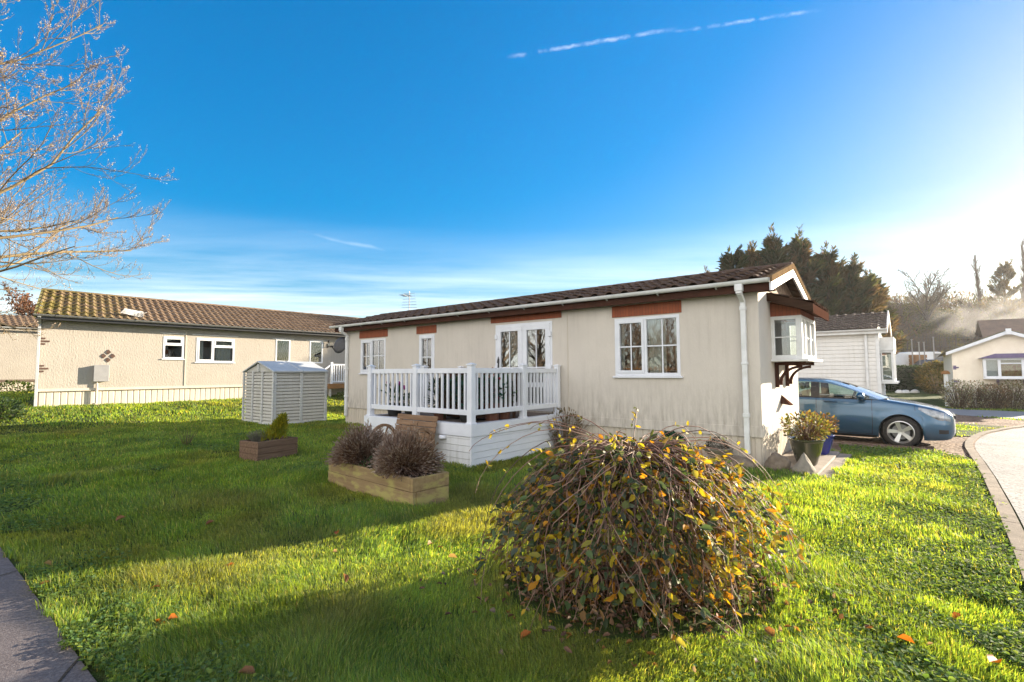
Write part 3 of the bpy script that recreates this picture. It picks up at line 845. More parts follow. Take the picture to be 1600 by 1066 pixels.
# satellite dish on the far corner, aerial on the roof
def local(root_loc, rz, p):
    c, s = math.cos(rz), math.sin(rz); return (root_loc[0]+c*p[0]-s*p[1], root_loc[1]+s*p[0]+c*p[1], root_loc[2]+p[2])
HL = (C0[0], C0[1], 0)
MAT['dish'] = pbr('dark_grey_mesh', (.05,.048,.05), (.08,.075,.075), 20, .6)
ds = thing('satellite_dish', local(HL, HOME_RZ, (-L_-.17, -.08, 2.33)), HOME_RZ, 'dark grey satellite dish at the far left corner of the cream home', 'satellite dish')
dmb = MB(); dmb.lathe([(.001,.06),(.10,.052),(.19,.028),(.26,0),(.262,.006),(.19,.036),(.10,.06),(.001,.068)], 26)
o = dmb.build('reflector', MAT['dish'], ds, smooth=True); o.rotation_euler = (R(72), 0, R(18)); o.scale = (.92,1,1)
am = MB(); am.tube([(0,.02,-.2),(.02,-.16,-.22),(.03,-.3,-.06)], .012, 6); am.box(0,.06,-.35,-.27,-.08,-.03); am.tube([(0,.0,0),(.06,.08,0),(.15,.09,0)], .02, 6)
am.build('feed_arm', MAT['blackmetal'], ds)
def aerial(loc, rz, h, label, n_el=6, vert=True):
    t_ = thing('tv_aerial', loc, rz, label, 'TV aerial')
    m = MB(); m.tube([(0,0,0),(0,0,h)], .014, 6); m.build('mast', MAT['greymetal'], t_)
    m = MB()
    m.tube([(0,0,h-.12),(0,-.5,h-.12)], .009, 5); m.tube([(0,0,h-.02),(0,.12,h-.02)], .008, 5)
    for k in range(n_el):
        z = h-.46+.09*k; w_ = .26-.014*k
        m.tube([(-w_,.0,z),(w_,.0,z)], .006, 5)
    m.tube([(0,0,h-.5),(0,0,h+.05)], .008, 5)
    for k in range(5): m.tube([(-.16,-.1-.09*k,h-.12),(.16,-.1-.09*k,h-.12)], .0055, 5)
    m.build('antenna_elements', MAT['greymetal'], t_)
    return t_
aerial(local(HL, HOME_RZ, (-10.35, 1.53, 3.36)), HOME_RZ+.5, .62, 'grey aerial standing on the ridge of the cream home roof', 6)

# ------------------------------------------------------------------ the home on the left
LH = (AL[0], AL[1], LEFT_Z)
lh = thing('park_home', LH, LEFT_RZ, 'long cream park home on the left with mossy brown tiled roof behind the garden shed', 'mobile home')
LL = 12.6
lops = [(3.2,3.84,1.56,2.36),(4.25,5.58,1.45,2.36),(7.2,7.82,1.49,2.45),(8.7,9.33,1.46,2.45),(8.72,9.33,.6,1.3)]
m = MB(); wall_with_openings(m, fF, 0, LL, .53, 2.78, lops, .1); m.box(0,.1,.1,W_,.53,2.78); m.box(LL-.1,LL,.1,W_,.53,2.78); m.box(.1,LL-.1,W_-.1,W_,.53,2.78)
m.prism([(0,2.78),(W_,2.78),(W_/2,3.66)], fv, .0, .08); m.prism([(0,2.78),(W_,2.78),(W_/2,3.66)], fv, LL-.08, LL)
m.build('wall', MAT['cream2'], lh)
m = MB(); m.box(-.01,LL,-.02,-.001,.50,.58); m.box(-.02,LL,-.035,-.02,.495,.515); m.build('wall_band', MAT['skirt'], lh)
m = MB(); m.box(3.89,3.93,-.018,-.0005,.58,2.55); m.build('conduit', MAT['skirt'], lh)
m = MB(); m.box(.1,LL-.1,.1,W_-.1,.5,.56); m.box(.1,LL-.1,.1,W_-.1,2.6,2.65); m.box(4.0,4.04,.1,W_-.1,.56,2.6); m.box(6.5,6.54,.1,W_-.1,.56,2.6); m.build('interior', MAT['dark_room'], lh)
m = MB(); ribbed_skirt(m, lambda a,z,d: (a, .02+d, z), 0, LL, -.5, .5, .17, .010); m.box(0,.03,.05,W_,-.5,.5); m.build('skirting', MAT['skirt'], lh, recalc=False)
m = MB(); m.box(-.03,.0,-.012,.10,-.5,2.75); m.build('corner_trim', MAT['brownwood'], lh)
window(lh, fF, *lops[0], [(0,1,0,.62,False,[],[]),(0,1,.62,1,True,[],[])])
window(lh, fF, *lops[1], [(0,.44,0,1,True,[],[]),(.44,1,0,.64,False,[],[]),(.44,1,.64,1,True,[],[])], [(4.28,4.5,cur),(4.95,5.5,cur)])
window(lh, fF, *lops[2], [(0,1,0,1,False,[],[])], [(7.18,7.84,MAT['blackmetal'])])  # black sheet behind the pane, painting in the darkness of the room
window(lh, fF, *lops[3], [(0,1,0,1,False,[],[])], [(8.68,9.35,MAT['blackmetal'])], sill=False)  # black backing again, standing in for the unlit room
window(lh, fF, *lops[4], [(0,1,0,1,False,[],[])], sill=False, name='door_panel')
for a0, a1 in ((3.1,3.9),(4.1,5.7),(7.05,7.95),(8.55,9.5)):
    m = MB(); m.mbox(fF, a0, a1, 2.455, 2.475, -.05, .0); m.build('drip_rail', MAT['pvc_old'], lh)
LE = 2.88; LR = 3.80
lsl = (0, W_/2+.42, LR-LE+.06); lnn = Vector((0, -(LR-LE), W_/2+.42)).normalized()
m = MB(); roof_slope(m, lambda a: (a, -.42, LE-.06), lnn, -.12, LL+.2, lsl, 7, .215, .036, .045, .006)
m.add([(-.12, W_+.27, LE),(LL+.2, W_+.27, LE),(LL+.2, W_/2, LR),(-.12, W_/2, LR)], [(0,1,2,3)])
lroof = m.build('roof', MAT['tile_left'], lh, recalc=False)
m = MB()
k = -.12
while k < LL+.1:
    n = 7; vs = []
    for x, s in ((k, 1.0), (k+.45, .94)):
        for j in range(n): a_ = PI*j/(n-1); vs.append((x, W_/2-math.cos(a_)*.11*s, LR+.0+math.sin(a_)*.07*s))
    m.add(vs, [(j,j+1,n+j+1,n+j) for j in range(n-1)]+[tuple(range(n)), tuple(range(2*n-1,n-1,-1))]); k += .44
m.build('ridge_tile', MAT['tile_left'], lroof, recalc=False)
m = MB(); m.prism([(-.43,LE-.16),(W_/2,LR-.10),(W_+.27,LE-.10),(W_+.27,LE+.05),(W_/2,LR+.06),(-.43,LE-.02)], fv, -.15, -.10)
MAT['moss'] = pbr('mossy_verge', (.16,.15,.02), (.22,.19,.10), 8, .95, .6, 40); m.build('verge', MAT['moss'], lh)
m = MB(); m.box(-.1,LL+.1,-.40,-.38,2.68,2.83); m.box(-.1,LL+.1,-.38,.1,2.70,2.72); m.build('fascia', MAT['blackmetal'], lh)
m = MB(); gutter(m, (-.16,-.45,2.83), (LL+.3,-.45,2.83), .058); m.build('gutter', MAT['greymetal'], lh, smooth=True, angle=40)
MAT['gutgrey'] = pbr('dull_grey_gutter', (.42,.43,.44), (.34,.34,.34), 6, .5)
lh.children[-1].data.materials[0] = MAT['gutgrey'] if lh.children[-1].name.startswith('gutter') else lh.children[-1].data.materials[0]
m = MB(); m.beam((-.03,-.45,2.78),(-.03,-.08,2.60),.07,.07,(0,0,1)); m.box(-.07,-.002,-.09,-.02,-.3,2.64); m.build('downpipe', MAT['gutgrey'], lh, bevel=.005)
MAT['brownslip'] = pbr('brown_brick_slip', (.06,.035,.026), (.10,.055,.04), 20, .9, .3)
for zc_ in (2.04, 1.20):
    m = MB()
    for k, (w_, dz) in enumerate(((.11,.085),(.21,.0),(.11,-.085))): m.mbox(fF, .0+.0, w_, zc_+dz-.024, zc_+dz+.024, -.02, .0)
    m.build('brick_quoin', MAT['brownslip'], lh)
m = MB()
for dx, dz in ((0,.13),(0,-.13),(.12,0),(-.12,0)):
    m.prism([(1.66+dx-.075,1.62+dz),(1.66+dx,1.62+dz-.08),(1.66+dx+.075,1.62+dz),(1.66+dx,1.62+dz+.08)], lambda a,b,d: (a,d,b), -.02, 0.0)
m.build('diamond_ornament', MAT['brownslip'], lh)
m = MB(); m.box(1.31,1.69,-.13,-.001,.79,1.31); m.box(1.30,1.70,-.15,-.13,.78,1.32)
MAT['greybox'] = pbr('grey_plastic', (.27,.265,.265), (.23,.225,.225), 5, .5)
mbx = m.build('meter_box', MAT['greybox'], lh, bevel=.015)
m = MB(); m.tube([(1.40,-.06,.80),(1.40,-.06,.10),(1.37,-.05,.04)], .032, 8); m.tube([(1.40,-.06,.08),(1.3,-.01,.07)], .02, 6); m.build('pipe', MAT['skirt'], mbx)
def skew(o):          # the end of this home is not quite square to its front
    if o.type == 'MESH':
        for v in o.data.vertices: v.co.x += .20*v.co.y*max(0., 1-max(v.co.x,0)/6.)
    for c_ in o.children: skew(c_)
skew(lh)
ln = thing('wall_lantern', local(LH, LEFT_RZ, (9.55,-.01,2.36)), LEFT_RZ, 'black carriage lantern on the cream wall beside a tall window of the left home', 'lantern')
m = MB(); m.tube([(0,0,-.12),(0,-.08,-.17),(0,-.12,-.10)], .012, 6); m.lathe([(.03,.14),(.07,.06),(.075,.05)], 6, (0,-.12,0)); m.lathe([(.06,-.13),(.03,-.16),(.001,-.17)], 6, (0,-.12,0)); m.box(-.03,.03,-.012,0,-.2,.0); m.build('lantern_frame', MAT['blackmetal'], ln)
m = MB(); m.lathe([(.07,.05),(.055,-.12)], 6, (0,-.12,0)); m.build('lantern_glass', MAT['glass'], ln)
# folded aerial lying along the left roof
ra = thing('tv_aerial', local(LH, LEFT_RZ, (2.3,-.18,2.95)), LEFT_RZ, 'pale aerial fixed low on the mossy roof above the gutter', 'TV aerial')
m = MB(); m.tube([(.2,-.1,-.25),(.2,-.05,.12)], .015, 6); m.build('mast', MAT['greymetal'], ra)
m = MB()
for k in range(5): m.tube([(-.42+.02*k,-.08-.02*k,.12+.03*k),(.22,-.04,.0+.045*k)], .014, 5)
for k in range(4): m.tube([(.12+.05*k,-.2,.02+.05*k),(.12+.05*k,.12,.02+.05*k)], .01, 5)
m.build('antenna_elements', MAT['pvc_old'], ra)
# timber entrance platform with white rails at the right of the left home
MAT['newwood'] = wood_mat('orange_timber', (.20,.10,.045), (.30,.16,.07))
ep = thing('entrance_steps', local(LH, LEFT_RZ, (9.12,-.0,0)), LEFT_RZ, 'timber entrance platform with white railing by the left home', 'steps')
m = MB(); m.box(0,1.7,-.85,-.03,.42,.54); m.box(-.03,1.72,-.88,-.85,.34,.55); m.build('platform', MAT['newwood'], ep)
for x in (.12, 1.6):
    m = MB(); m.box(x-.04,x+.04,-.83,-.75,-.6,.42); m.build('leg', MAT['skirt'], ep)
for x in (.18, 1.62):
    m = MB(); m.box(x-.045,x+.045,-.85,-.76,.54,1.5); m.build('post', MAT['pvc'], ep, bevel=.006)
m = MB(); m.box(.225,1.6,-.83,-.78,1.36,1.42); m.build('top_rail', MAT['pvc'], ep); m = MB(); m.box(.225,1.6,-.83,-.78,.62,.67); m.build('bottom_rail', MAT['pvc'], ep)
for k in range(11):
    m = MB(); x = .31+k*.118; m.box(x-.016,x+.016,-.82,-.79,.67,1.36); m.build('baluster', MAT['pvc'], ep)
for k in range(2):
    m = MB(); m.box(-.26*(k+1),-.26*k-.03,-.8,-.1,.36-.16*k,.40-.16*k); m.build('tread', MAT['newwood'], ep)
m = MB(); m.beam((-.5,-.80,.92),(.14,-.805,1.38),.045,.055); m.build('handrail', MAT['pvc'], ep)
# ------------------------------------------------------------------ further home at the far left edge
FH = (-21.7-V[0]*6, 21.8-V[1]*6, .72)
fh = thing('park_home', FH, LEFT_RZ, 'cream home at the left edge of the photo set back behind the mossy roofed one', 'mobile home')
m = MB(); m.box(0,12,0,W_,.45,2.8); m.prism([(0,2.8),(W_,2.8),(W_/2,3.4)], fv, 0, 12); m.build('wall', MAT['cream2'], fh)
m = MB(); ribbed_skirt(m, lambda a,z,d: (a, .02+d, z), 0, 12, -.6, .45, .17, .022); m.build('skirting', MAT['skirt'], fh, recalc=False)
m = MB(); m.box(0,12,-.02,-.001,.45,.55); m.build('wall_band', MAT['skirt'], fh)
m = MB(); roof_slope(m, lambda a: (a, -.22, 2.86), Vector((0,-.6,1.75)).normalized(), -.1, 12.1, (0,1.745,.62), 6, .215, .034, .04, .005)
m.add([(-.1,W_+.22,2.86),(12.1,W_+.22,2.86),(12.1,W_/2,3.48),(-.1,W_/2,3.48)], [(0,1,2,3)]); m.build('roof', MAT['tile_left'], fh, recalc=False)
fh.children[-1].data.materials[0] = MAT['tile_far']
m = MB(); gutter(m, (-.1,-.26,2.82), (12.1,-.26,2.82)); m.build('gutter', MAT['gutgrey'], fh, smooth=True, angle=40)

# ------------------------------------------------------------------ white lapped home behind the car
WHX, WHY = 1377, 626
kk = 18.6/pdir(WHX, WHY).y; WH = (pdir(WHX, WHY).x*kk, 18.6, 0.0)
wh = thing('park_home', WH, HOME_RZ, 'white park home with lapped boarding and dark roof behind the blue car', 'mobile home')
def lap(mb, f, a0, a1, z0, z1, h, d=.016, gap=.010, deep=.018):
    rows = []; z = z0
    while z < z1-.001:
        e = min(z+h, z1)
        for zz_, dd_ in ((z, deep), (z, -d), (e-gap, -.002), (e-gap, deep)): rows.append([f(a0,zz_,dd_), f(a1,zz_,dd_)])
        z = e
    mb.grid(rows)
MAT['lapwhite'] = render_wall('white_lap_board', (.72,.70,.66), (.34,.33,.22), .45, (4,4,30), .12)
WE = 3.02; WL = 11.5
m = MB(); lap(m, fF, -WL, -.0, -.4, WE-.1, .15); lap(m, fG, 0, W_, -.4, WE-.1, .15); m.box(-WL,-.03,.03,W_,-.4,WE-.1)
m.prism([(0,WE-.1),(W_,WE-.1),(W_/2,WE+.68)], fv, -WL, -.02)
m.build('wall', MAT['lapwhite'], wh, recalc=False)
m = MB(); m.box(-.085,.02,-.025,-.0,-.4,WE-.1); m.box(.0,.024,-.02,.08,-.4,WE-.1); m.build('corner_trim', MAT['pvc_old'], wh)
m = MB(); m.box(-.42,-.34,-.09,-.03,-.3,WE-.05); m.build('downpipe', MAT['pvc_old'], wh, bevel=.008)
m = MB(); m.box(-WL-.2,.3,-.22,-.18,WE-.15,WE+.02); m.box(-WL-.2,.3,-.18,.05,WE-.11,WE-.09); m.build('fascia', MAT['pvc_old'], wh)
m = MB(); gutter(m, (-WL-.2,-.27,WE+.02), (.30,-.27,WE+.02), .06); m.build('gutter', MAT['pvc_old'], wh, smooth=True, angle=40)
WR = WE+.78
m = MB(); roof_slope(m, lambda a: (a, -.25, WE+.04), Vector((0,-.76,1.78)).normalized(), -WL-.2, .28, (0,W_/2+.25,.74), 7, .30, .034, .045, .005)
roof_slope(m, lambda a: (a, W_+.25, WE+.04), Vector((0,.76,1.78)).normalized(), -WL-.2, .28, (0,-W_/2-.25,.74), 3, .30, .034, .045, .005)
m.build('roof', MAT['tile_far'], wh, recalc=False)
m = MB(); m.prism([(-.28,WE-.14),(W_/2,WR-.14),(W_+.28,WE-.14),(W_+.28,WE+.06),(W_/2,WR+.07),(-.28,WE+.06)], fv, .26, .30)
MAT['pinkwhite'] = pbr('weathered_barge', (.70,.62,.56), (.6,.52,.46), 4, .6); m.build('barge_board', MAT['pinkwhite'], wh)
# bay window on its gable
wb = MB(); wb.box(.34,.42,.5,.58,1.08,2.25); wb.box(.02,.07,.5,.56,1.08,2.25); wb.box(.07,.34,.5,.56,1.08,1.15); wb.box(.07,.34,.5,.56,2.17,2.25); wb.box(.34,.42,.58,2.4,1.08,1.16); wb.box(.34,.42,.58,2.4,2.17,2.25); wb.box(.02,.42,2.4,2.48,1.08,2.25)
for a in (1.1,1.75): wb.box(.35,.41,a-.03,a+.03,1.16,2.17)
wb.box(.0,.5,.42,2.56,1.0,1.08); wb.box(.0,.44,.46,2.52,2.25,2.75)
wbay = wb.build('bay_window', MAT['pvc_old'], wh, bevel=.006)
m = MB(); m.box(.375,.38,.58,2.4,1.16,2.17); m.build('pane', MAT['glass'], wbay); m = MB(); m.box(.07,.34,.525,.53,1.15,2.17); m.build('pane', MAT['glass'], wbay)
m = MB(); m.grid([[(.06+.011*i, .60+.012*math.sin(i*1.9), z) for i in range(24)] for z in (1.09,2.24)]); m.build('curtain_or_backing', cur, wbay, smooth=True, recalc=False)
m = MB(); m.grid([[(.25+.02*math.sin(i*1.9), .6+.03*i, z) for i in range(60)] for z in (1.08,2.25)]); m.build('curtain_or_backing', cur, wbay, smooth=True, recalc=False)

# ------------------------------------------------------------------ cream and purple home at the right
kr_ = 23.5/pdir(1492, 637).y; RH = (pdir(1492,637).x*kr_, 23.5, -.24)
rh = thing('park_home', RH, HOME_RZ, 'cream chalet home with purple trimmed bay window at the right edge', 'mobile home')
MAT['cream3'] = pbr('pale_cream_board', (.80,.72,.60), (.74,.65,.53), 3, .8, .25, 30)
MAT['purple'] = pbr('faded_purple_paint', (.11,.085,.17), (.15,.115,.21), 6, .7)
RW = 3.84; RE = 2.55; RA = 3.37
m = MB(); m.prism([(0,-.3),(RW,-.3),(RW,RE),(RW/2,RA),(0,RE)], lambda a,b,d: (a,d,b), 0, 11); m.build('wall', MAT['cream3'], rh)
m = MB()
rslope = (RA-RE)/(RW/2)
m.prism([(-.22,RE-.22*rslope-.02),(RW/2,RA-.02),(RW+.22,RE-.22*rslope-.02),(RW+.22,RE-.22*rslope+.12),(RW/2,RA+.13),(-.22,RE-.22*rslope+.12)], lambda a,b,d: (a,d,b), -.28, -.24)
m.box(RW/2-.09,RW/2+.09,-.32,-.27,RA-.06,RA+.20); m.build('barge_board', MAT['pvc'], rh)
m = MB()
for s in (0, 1):
    roof_slope(m, (lambda a: (-.25, a, RE-.25*rslope+.11)) if s == 0 else (lambda a: (RW+.25, a, RE-.25*rslope+.11)), Vector((-rslope if s == 0 else rslope,0,1)).normalized(), -.27, 11.2, ((RW/2+.25)*(1 if s == 0 else -1),0,RA-RE+.25*rslope+.02), 6, .33, .03, .04, .004)
rr = m.build('roof', MAT['tile_far'], rh, recalc=False)
q = NT('green_mossy_tile'); co = q.coord(); q.set(q.ramp(q.noise(co, 6, 5), [(.35,(.09,.08,.035)),(.65,(.17,.13,.06))]), .9); rr.data.materials[0] = q.m
rbx0, rbx1 = 1.08, 2.76
m = MB()
for a in (rbx0, 1.55, 2.30, rbx1-.0): m.box(a-.05,a+.05,-.40,-.32,1.44,2.24)
m.box(rbx0,rbx1,-.40,-.32,1.40,1.46); m.box(rbx0,rbx1,-.40,-.32,2.18,2.26); m.box(1.60,2.25,-.39,-.33,2.00,2.05); m.box(rbx0-.06,rbx1+.06,-.46,-.0,1.33,1.40)
for a in (rbx0-.05, rbx1): m.box(a,a+.05,-.32,-.001,1.40,2.24)
rbay = m.build('bay_window', MAT['pvc'], rh, bevel=.006)
m = MB(); m.box(rbx0+.05,rbx1-.05,-.365,-.36,1.45,2.19); m.build('pane', glass_mat('bay_glass', (.85,.88,.88), 2.4), rbay)
m = MB(); m.box(1.13,1.50,-.22,-.21,1.46,2.18); m.build('pane_reflection', MAT['pvc'], rbay)  # white sheet behind the left pane stands in for its pale reflection
m = MB(); m.box(1.60,2.25,-.25,-.24,1.44,2.02); q = NT('patterned_blind'); co = q.coord(); q.set(q.ramp(q.noise(co, 5, 4), [(.35,(.30,.08,.035)),(.5,(.42,.27,.12)),(.65,(.36,.14,.06))]), .8); m.build('window_blind', q.m, rbay)
m = MB(); m.prism([(rbx0-.2,2.26),(rbx1+.2,2.26),(rbx1-.2,2.46),(rbx0+.35,2.46)], lambda a,b,d: (a,d,b), -.52, -.0); m.build('bay_canopy', MAT['purple'], rh)
for z in (1.86, 1.2):
    m = MB(); m.box(.02,.13,-.02,.0,z+.04,z+.09); m.box(.02,.22,-.02,.0,z-.03,z+.03); m.box(.02,.13,-.02,.0,z-.09,z-.04); m.build('brick_quoin', MAT['purple'], rh)
for a in (1.5, 2.35):
    m = MB(); m.prism([(0,1.33),(-.32,1.33),(0,1.05)], lambda p,b,d: (a+d,p,b), -.04, .04); m.build('bay_bracket', MAT['purple'], rh)
bt_ = thing('bird_table', (RH[0]-.20, RH[1]+.16, hz(RH[0],RH[1])), 0, 'pale post with a small brown roof at the corner of the purple trimmed home', 'bird table')
m = MB(); m.box(-.07,.07,-.05,.05,0,1.5); m.build('post', MAT['pvc_old'], bt_, bevel=.01)
m = MB(); m.prism([(-.15,1.5),(.15,1.5),(.10,1.62),(.0,1.68),(-.10,1.62)], lambda a,b,d: (a,d,b), -.11, .11); m.build('roof', MAT['newwood'], bt_, bevel=.02)
# ------------------------------------------------------------------ railed deck
DZ = .66; du0, du1, dv0 = -6.50, -3.66, -2.64
dk = thing('decking_platform', (*uvw((du0+du1)/2, dv0/2), 0), HOME_RZ, 'raised white deck with baluster railing in front of the french doors', 'deck')
ox, oy = (du0+du1)/2, dv0/2
x0, x1, y0, y1 = du0-ox, du1-ox, dv0-oy, -.012-oy
MAT['deckboard'] = wood_mat('grey_brown_decking', (.13,.10,.085), (.22,.18,.15), axis=1)
m = MB(); k = x0
while k < x1-.02: m.box(k+.003, min(k+.138, x1), y0+.02, y1, DZ-.03, DZ); k += .141
m.build('deck_board', MAT['deckboard'], dk)
m = MB(); m.box(x0-.03,x1+.03,y0-.03,y0,DZ-.19,DZ+.006); m.box(x1,x1+.03,y0,y1,DZ-.19,DZ+.006); m.box(x0-.03,x0,y0,y1,DZ-.19,DZ+.006); m.box(x0,x1,y0,y0+.12,DZ+.0,DZ+.008); m.box(x1-.12,x1,y0+.12,y1,DZ+.0,DZ+.008); m.build('fascia', MAT['pvc'], dk, bevel=.006)
m = MB(); lap(m, lambda a,z,d: (a, y0-.004+d, z), x0, x1, -.2, DZ-.19, .105, .008, .006, .012)
MAT['stainpvc'] = render_wall('stained_white_board', (.68,.68,.68), (.30,.29,.22), .5, (3,3,20), .08, .45)
m.build('front_cladding', MAT['stainpvc'], dk, recalc=False)
m = MB(); lap(m, lambda a,z,d: (x1+.004-d, a, z), y0, y1, -.2, DZ-.19, .105, .008, .006, .012); m.box(x1-.01,x1+.024,y0-.024,y0+.03,-.2,DZ-.19); m.build('side_cladding', MAT['pvc'], dk, recalc=False)
m = MB(); lap(m, lambda a,z,d: (x0-.004+d, a, z), y0, y1, -.2, DZ-.19, .105, .008, .006, .012); m.build('side_cladding', MAT['pvc'], dk, recalc=False)
pi_ = .06
front = [x0+pi_, (x0+x1)/2-.0, x1-pi_]
side = [y0+pi_, y0+1.42, y1-.09]
def post(x, y, w=.052):
    m = MB(); m.box(x-w,x+w,y-w,y+w,DZ+.006,DZ+.955); m.box(x-w-.014,x+w+.014,y-w-.014,y+w+.014,DZ+.006,DZ+.03)
    p = m.build('post', MAT['pvc'], dk, bevel=.006)
    c = MB(); c.box(x-w-.012,x+w+.012,y-w-.012,y+w+.012,DZ+.955,DZ+.975); c.add([(x-w-.004,y-w-.004,DZ+.975),(x+w+.004,y-w-.004,DZ+.975),(x+w+.004,y+w+.004,DZ+.975),(x-w-.004,y+w+.004,DZ+.975),(x,y,DZ+.995)], [(0,1,4),(1,2,4),(2,3,4),(3,0,4)]); c.build('post_cap', MAT['pvc'], p)
def bay_rail(p, q, n):
    p = Vector(p); q = Vector(q); d = (q-p).normalized(); a = p+d*.052; b = q-d*.052
    m = MB(); m.beam(a+Vector((0,0,DZ+.865)), b+Vector((0,0,DZ+.865)), .052, .085); m.build('top_rail', MAT['pvc'], dk, bevel=.006)
    m = MB(); m.beam(a+Vector((0,0,DZ+.185)), b+Vector((0,0,DZ+.185)), .05, .085); m.build('bottom_rail', MAT['pvc'], dk, bevel=.006)
    for k in range(n):
        c = a + (b-a)*((k+.62)/(n+.24))
        m = MB(); m.beam(c+Vector((0,0,DZ+.225)), c+Vector((0,0,DZ+.825)), .036, .036, tuple(d)); m.build('baluster', MAT['pvc'], dk, bevel=.003)
for x in front: post(x, y0+pi_)
post(x1-pi_, side[1]); post(x1-pi_, side[2], .045)
post(x0+pi_, side[1]); post(x0+pi_, side[2], .045)
for a, b in zip(front[:-1], front[1:]): bay_rail((a,y0+pi_,0), (b,y0+pi_,0), 9)
for a, b, n in ((side[0],side[1],10),(side[1],side[2],9)):
    bay_rail((x1-pi_,a,0),(x1-pi_,b,0),n); 
bay_rail((x0+pi_,side[1],0),(x0+pi_,side[2],0),8)
m = MB(); m.lathe([(.0,0),(.055,.0),(.07,-.05),(.05,-.06),(0,-.06)], 12, (x1-.62, y0-.045, DZ-.20)); m.build('deck_light', MAT['pvc'], dk, smooth=True)

# things standing on the deck
def dloc(u, v, z=DZ): return (*uvw(u, v), z)
MAT['pot_black'] = pbr('black_plastic_pot', (.02,.02,.02), (.035,.033,.03), 6, .5)
MAT['terracotta'] = pbr('dark_terracotta', (.14,.055,.03), (.10,.04,.025), 8, .85)
def leaves_in(center, rad, n, length, width, cols, up=.4, rng=RNG):
    d = rand_unit(n, rng); r = rng.uniform(.45, 1, n)**.5
    p = np.array(center) + d*r[:, None]*np.array(rad)
    dirs = nrm(d + rng.normal(size=(n,3))*.5 + np.array([0,0,up])); nn = rand_unit(n, rng)
    l = rng.uniform(.6, 1.2, n)*length; wd = l*width/length*rng.uniform(.7, 1.2, n)
    V_, Q_ = leaf_batch(p, dirs, nn, l, wd)
    c = np.array(cols)[rng.integers(0, len(cols), n)]*rng.uniform(.7, 1.25, (n,1))
    return V_, Q_, np.repeat(c, 6, axis=0)
def stems_in(n, base_r, h, lean, rad, colr, rng=RNG, base=(0,0,0), k=4, curl=.15):
    a = rng.uniform(0, 2*PI, n); r = np.sqrt(rng.uniform(0, 1, n))
    st = np.stack([np.cos(a)*r*base_r, np.sin(a)*r*base_r, np.zeros(n)], -1) + np.array(base)
    hh = h*rng.uniform(.75, 1.05, n)*(1-.25*r*r)
    end = st + np.stack([np.cos(a)*r*lean, np.sin(a)*r*lean, hh], -1) + rng.normal(size=(n,3))*curl*h*.2
    tt = np.linspace(0, 1, k)[None, :, None]
    P = st[:, None, :]*(1-tt) + end[:, None, :]*tt
    P[:, :, 0] += ((end-st)[:, None, 0]*(tt[..., 0]**2-tt[..., 0]))*.5; P[:, :, 1] += ((end-st)[:, None, 1]*(tt[..., 0]**2-tt[..., 0]))*.5
    Rr = np.full((n,k), rad)*np.linspace(1, .6, k)[None]
    V_, Q_ = tube_batch(P, Rr, 3)
    return (V_, Q_, np.array(colr)), P[:, -1]
def pot(parent, prof, mat, n=24):
    m = MB(); m.lathe(prof, n); return m.build('pot', mat, parent, smooth=True, angle=50, recalc=True)
tl = thing('tulip_pot', dloc(-6.12,-2.25), 0, 'pot of magenta tulips behind the left end of the deck railing', 'potted flowers')
pot(tl, [(0,.0),(.12,0),(.16,.22),(.165,.24),(.145,.24),(.14,.2),(0,.2)], MAT['pot_black'])
s1, tips = stems_in(9, .08, .46, .14, .006, (.05,.11,.03), base=(0,0,.2))
lv = leaves_in((0,0,.36), (.15,.15,.16), 46, .24, .035, [(.035,.075,.025),(.05,.10,.03)], 1.2)
Vv, Qq, Cc = merge([s1, lv]); np_mesh('foliage', Vv, Qq, mat=MAT['leaf'], parent=tl, colors=Cc)
m = MB()
for p in tips[:7]: m.lathe([(.001,-.01),(.022,.0),(.030,.03),(.026,.055),(.014,.07),(.001,.06)], 8, tuple(p))
MAT['magenta'] = pbr('magenta_petal', (.33,.02,.16), (.25,.015,.12), 20, .6); m.build('flower', MAT['magenta'], tl, smooth=True)
# tall dark cupboard, table, chairs
cb_ = thing('garden_cupboard', dloc(-6.02,-.55), HOME_RZ, 'tall dark brown cupboard against the wall on the deck', 'cupboard')
m = MB(); m.box(-.3,.3,-.22,.22,.02,.84); m.box(-.33,.33,-.25,.24,.84,.87); m.build('cabinet', MAT['darkwood'], cb_, bevel=.006)
for s in (-1, 1):
    m = MB(); m.box(min(.01*s,.28*s),max(.01*s,.28*s),-.238,-.221,.08,.80); m.build('door', MAT['darkwood'], cb_, bevel=.005)
def garden_chair(loc, rz, label):
    c = thing('garden_chair', loc, rz, label, 'chair', 'dark wooden chairs on the deck')
    for sx_ in (-1, 1):
        for sy_ in (-1, 1):
            m = MB(); m.beam((.23*sx_,.22*sy_,0),(.23*sx_,.22*sy_+(.03 if sy_ > 0 else 0),.44 if sy_ < 0 else .9),.045,.045,(1,0,0)); m.build('leg', MAT['darkwood'], c)
    m = MB()
    for k in range(5): m.box(-.25,.25,-.24+k*.095,-.16+k*.095,.42,.445)
    m.build('seat', MAT['darkwood'], c)
    m = MB()
    for k in range(7): m.beam((-.19+k*.063,.235,.46),(-.19+k*.063,.25,.86),.035,.018,(0,1,0))
    m.box(-.23,.23,.235,.265,.84,.91); m.build('backrest', MAT['darkwood'], c)
    for sx_ in (-1, 1):
        m = MB(); m.box(.24*sx_-.03,.24*sx_+.03,-.25,.24,.62,.645); m.beam((.24*sx_,-.22,.44),(.24*sx_,-.22,.62),.04,.04,(1,0,0)); m.build('armrest', MAT['darkwood'], c)
    return c
garden_chair(dloc(-5.05,-.75), HOME_RZ+R(10), 'dark wooden chair on the deck left of the table, in front of the narrow window')
garden_chair(dloc(-4.05,-1.25), HOME_RZ+R(-75), 'dark wooden chair on the deck in front of the french doors')
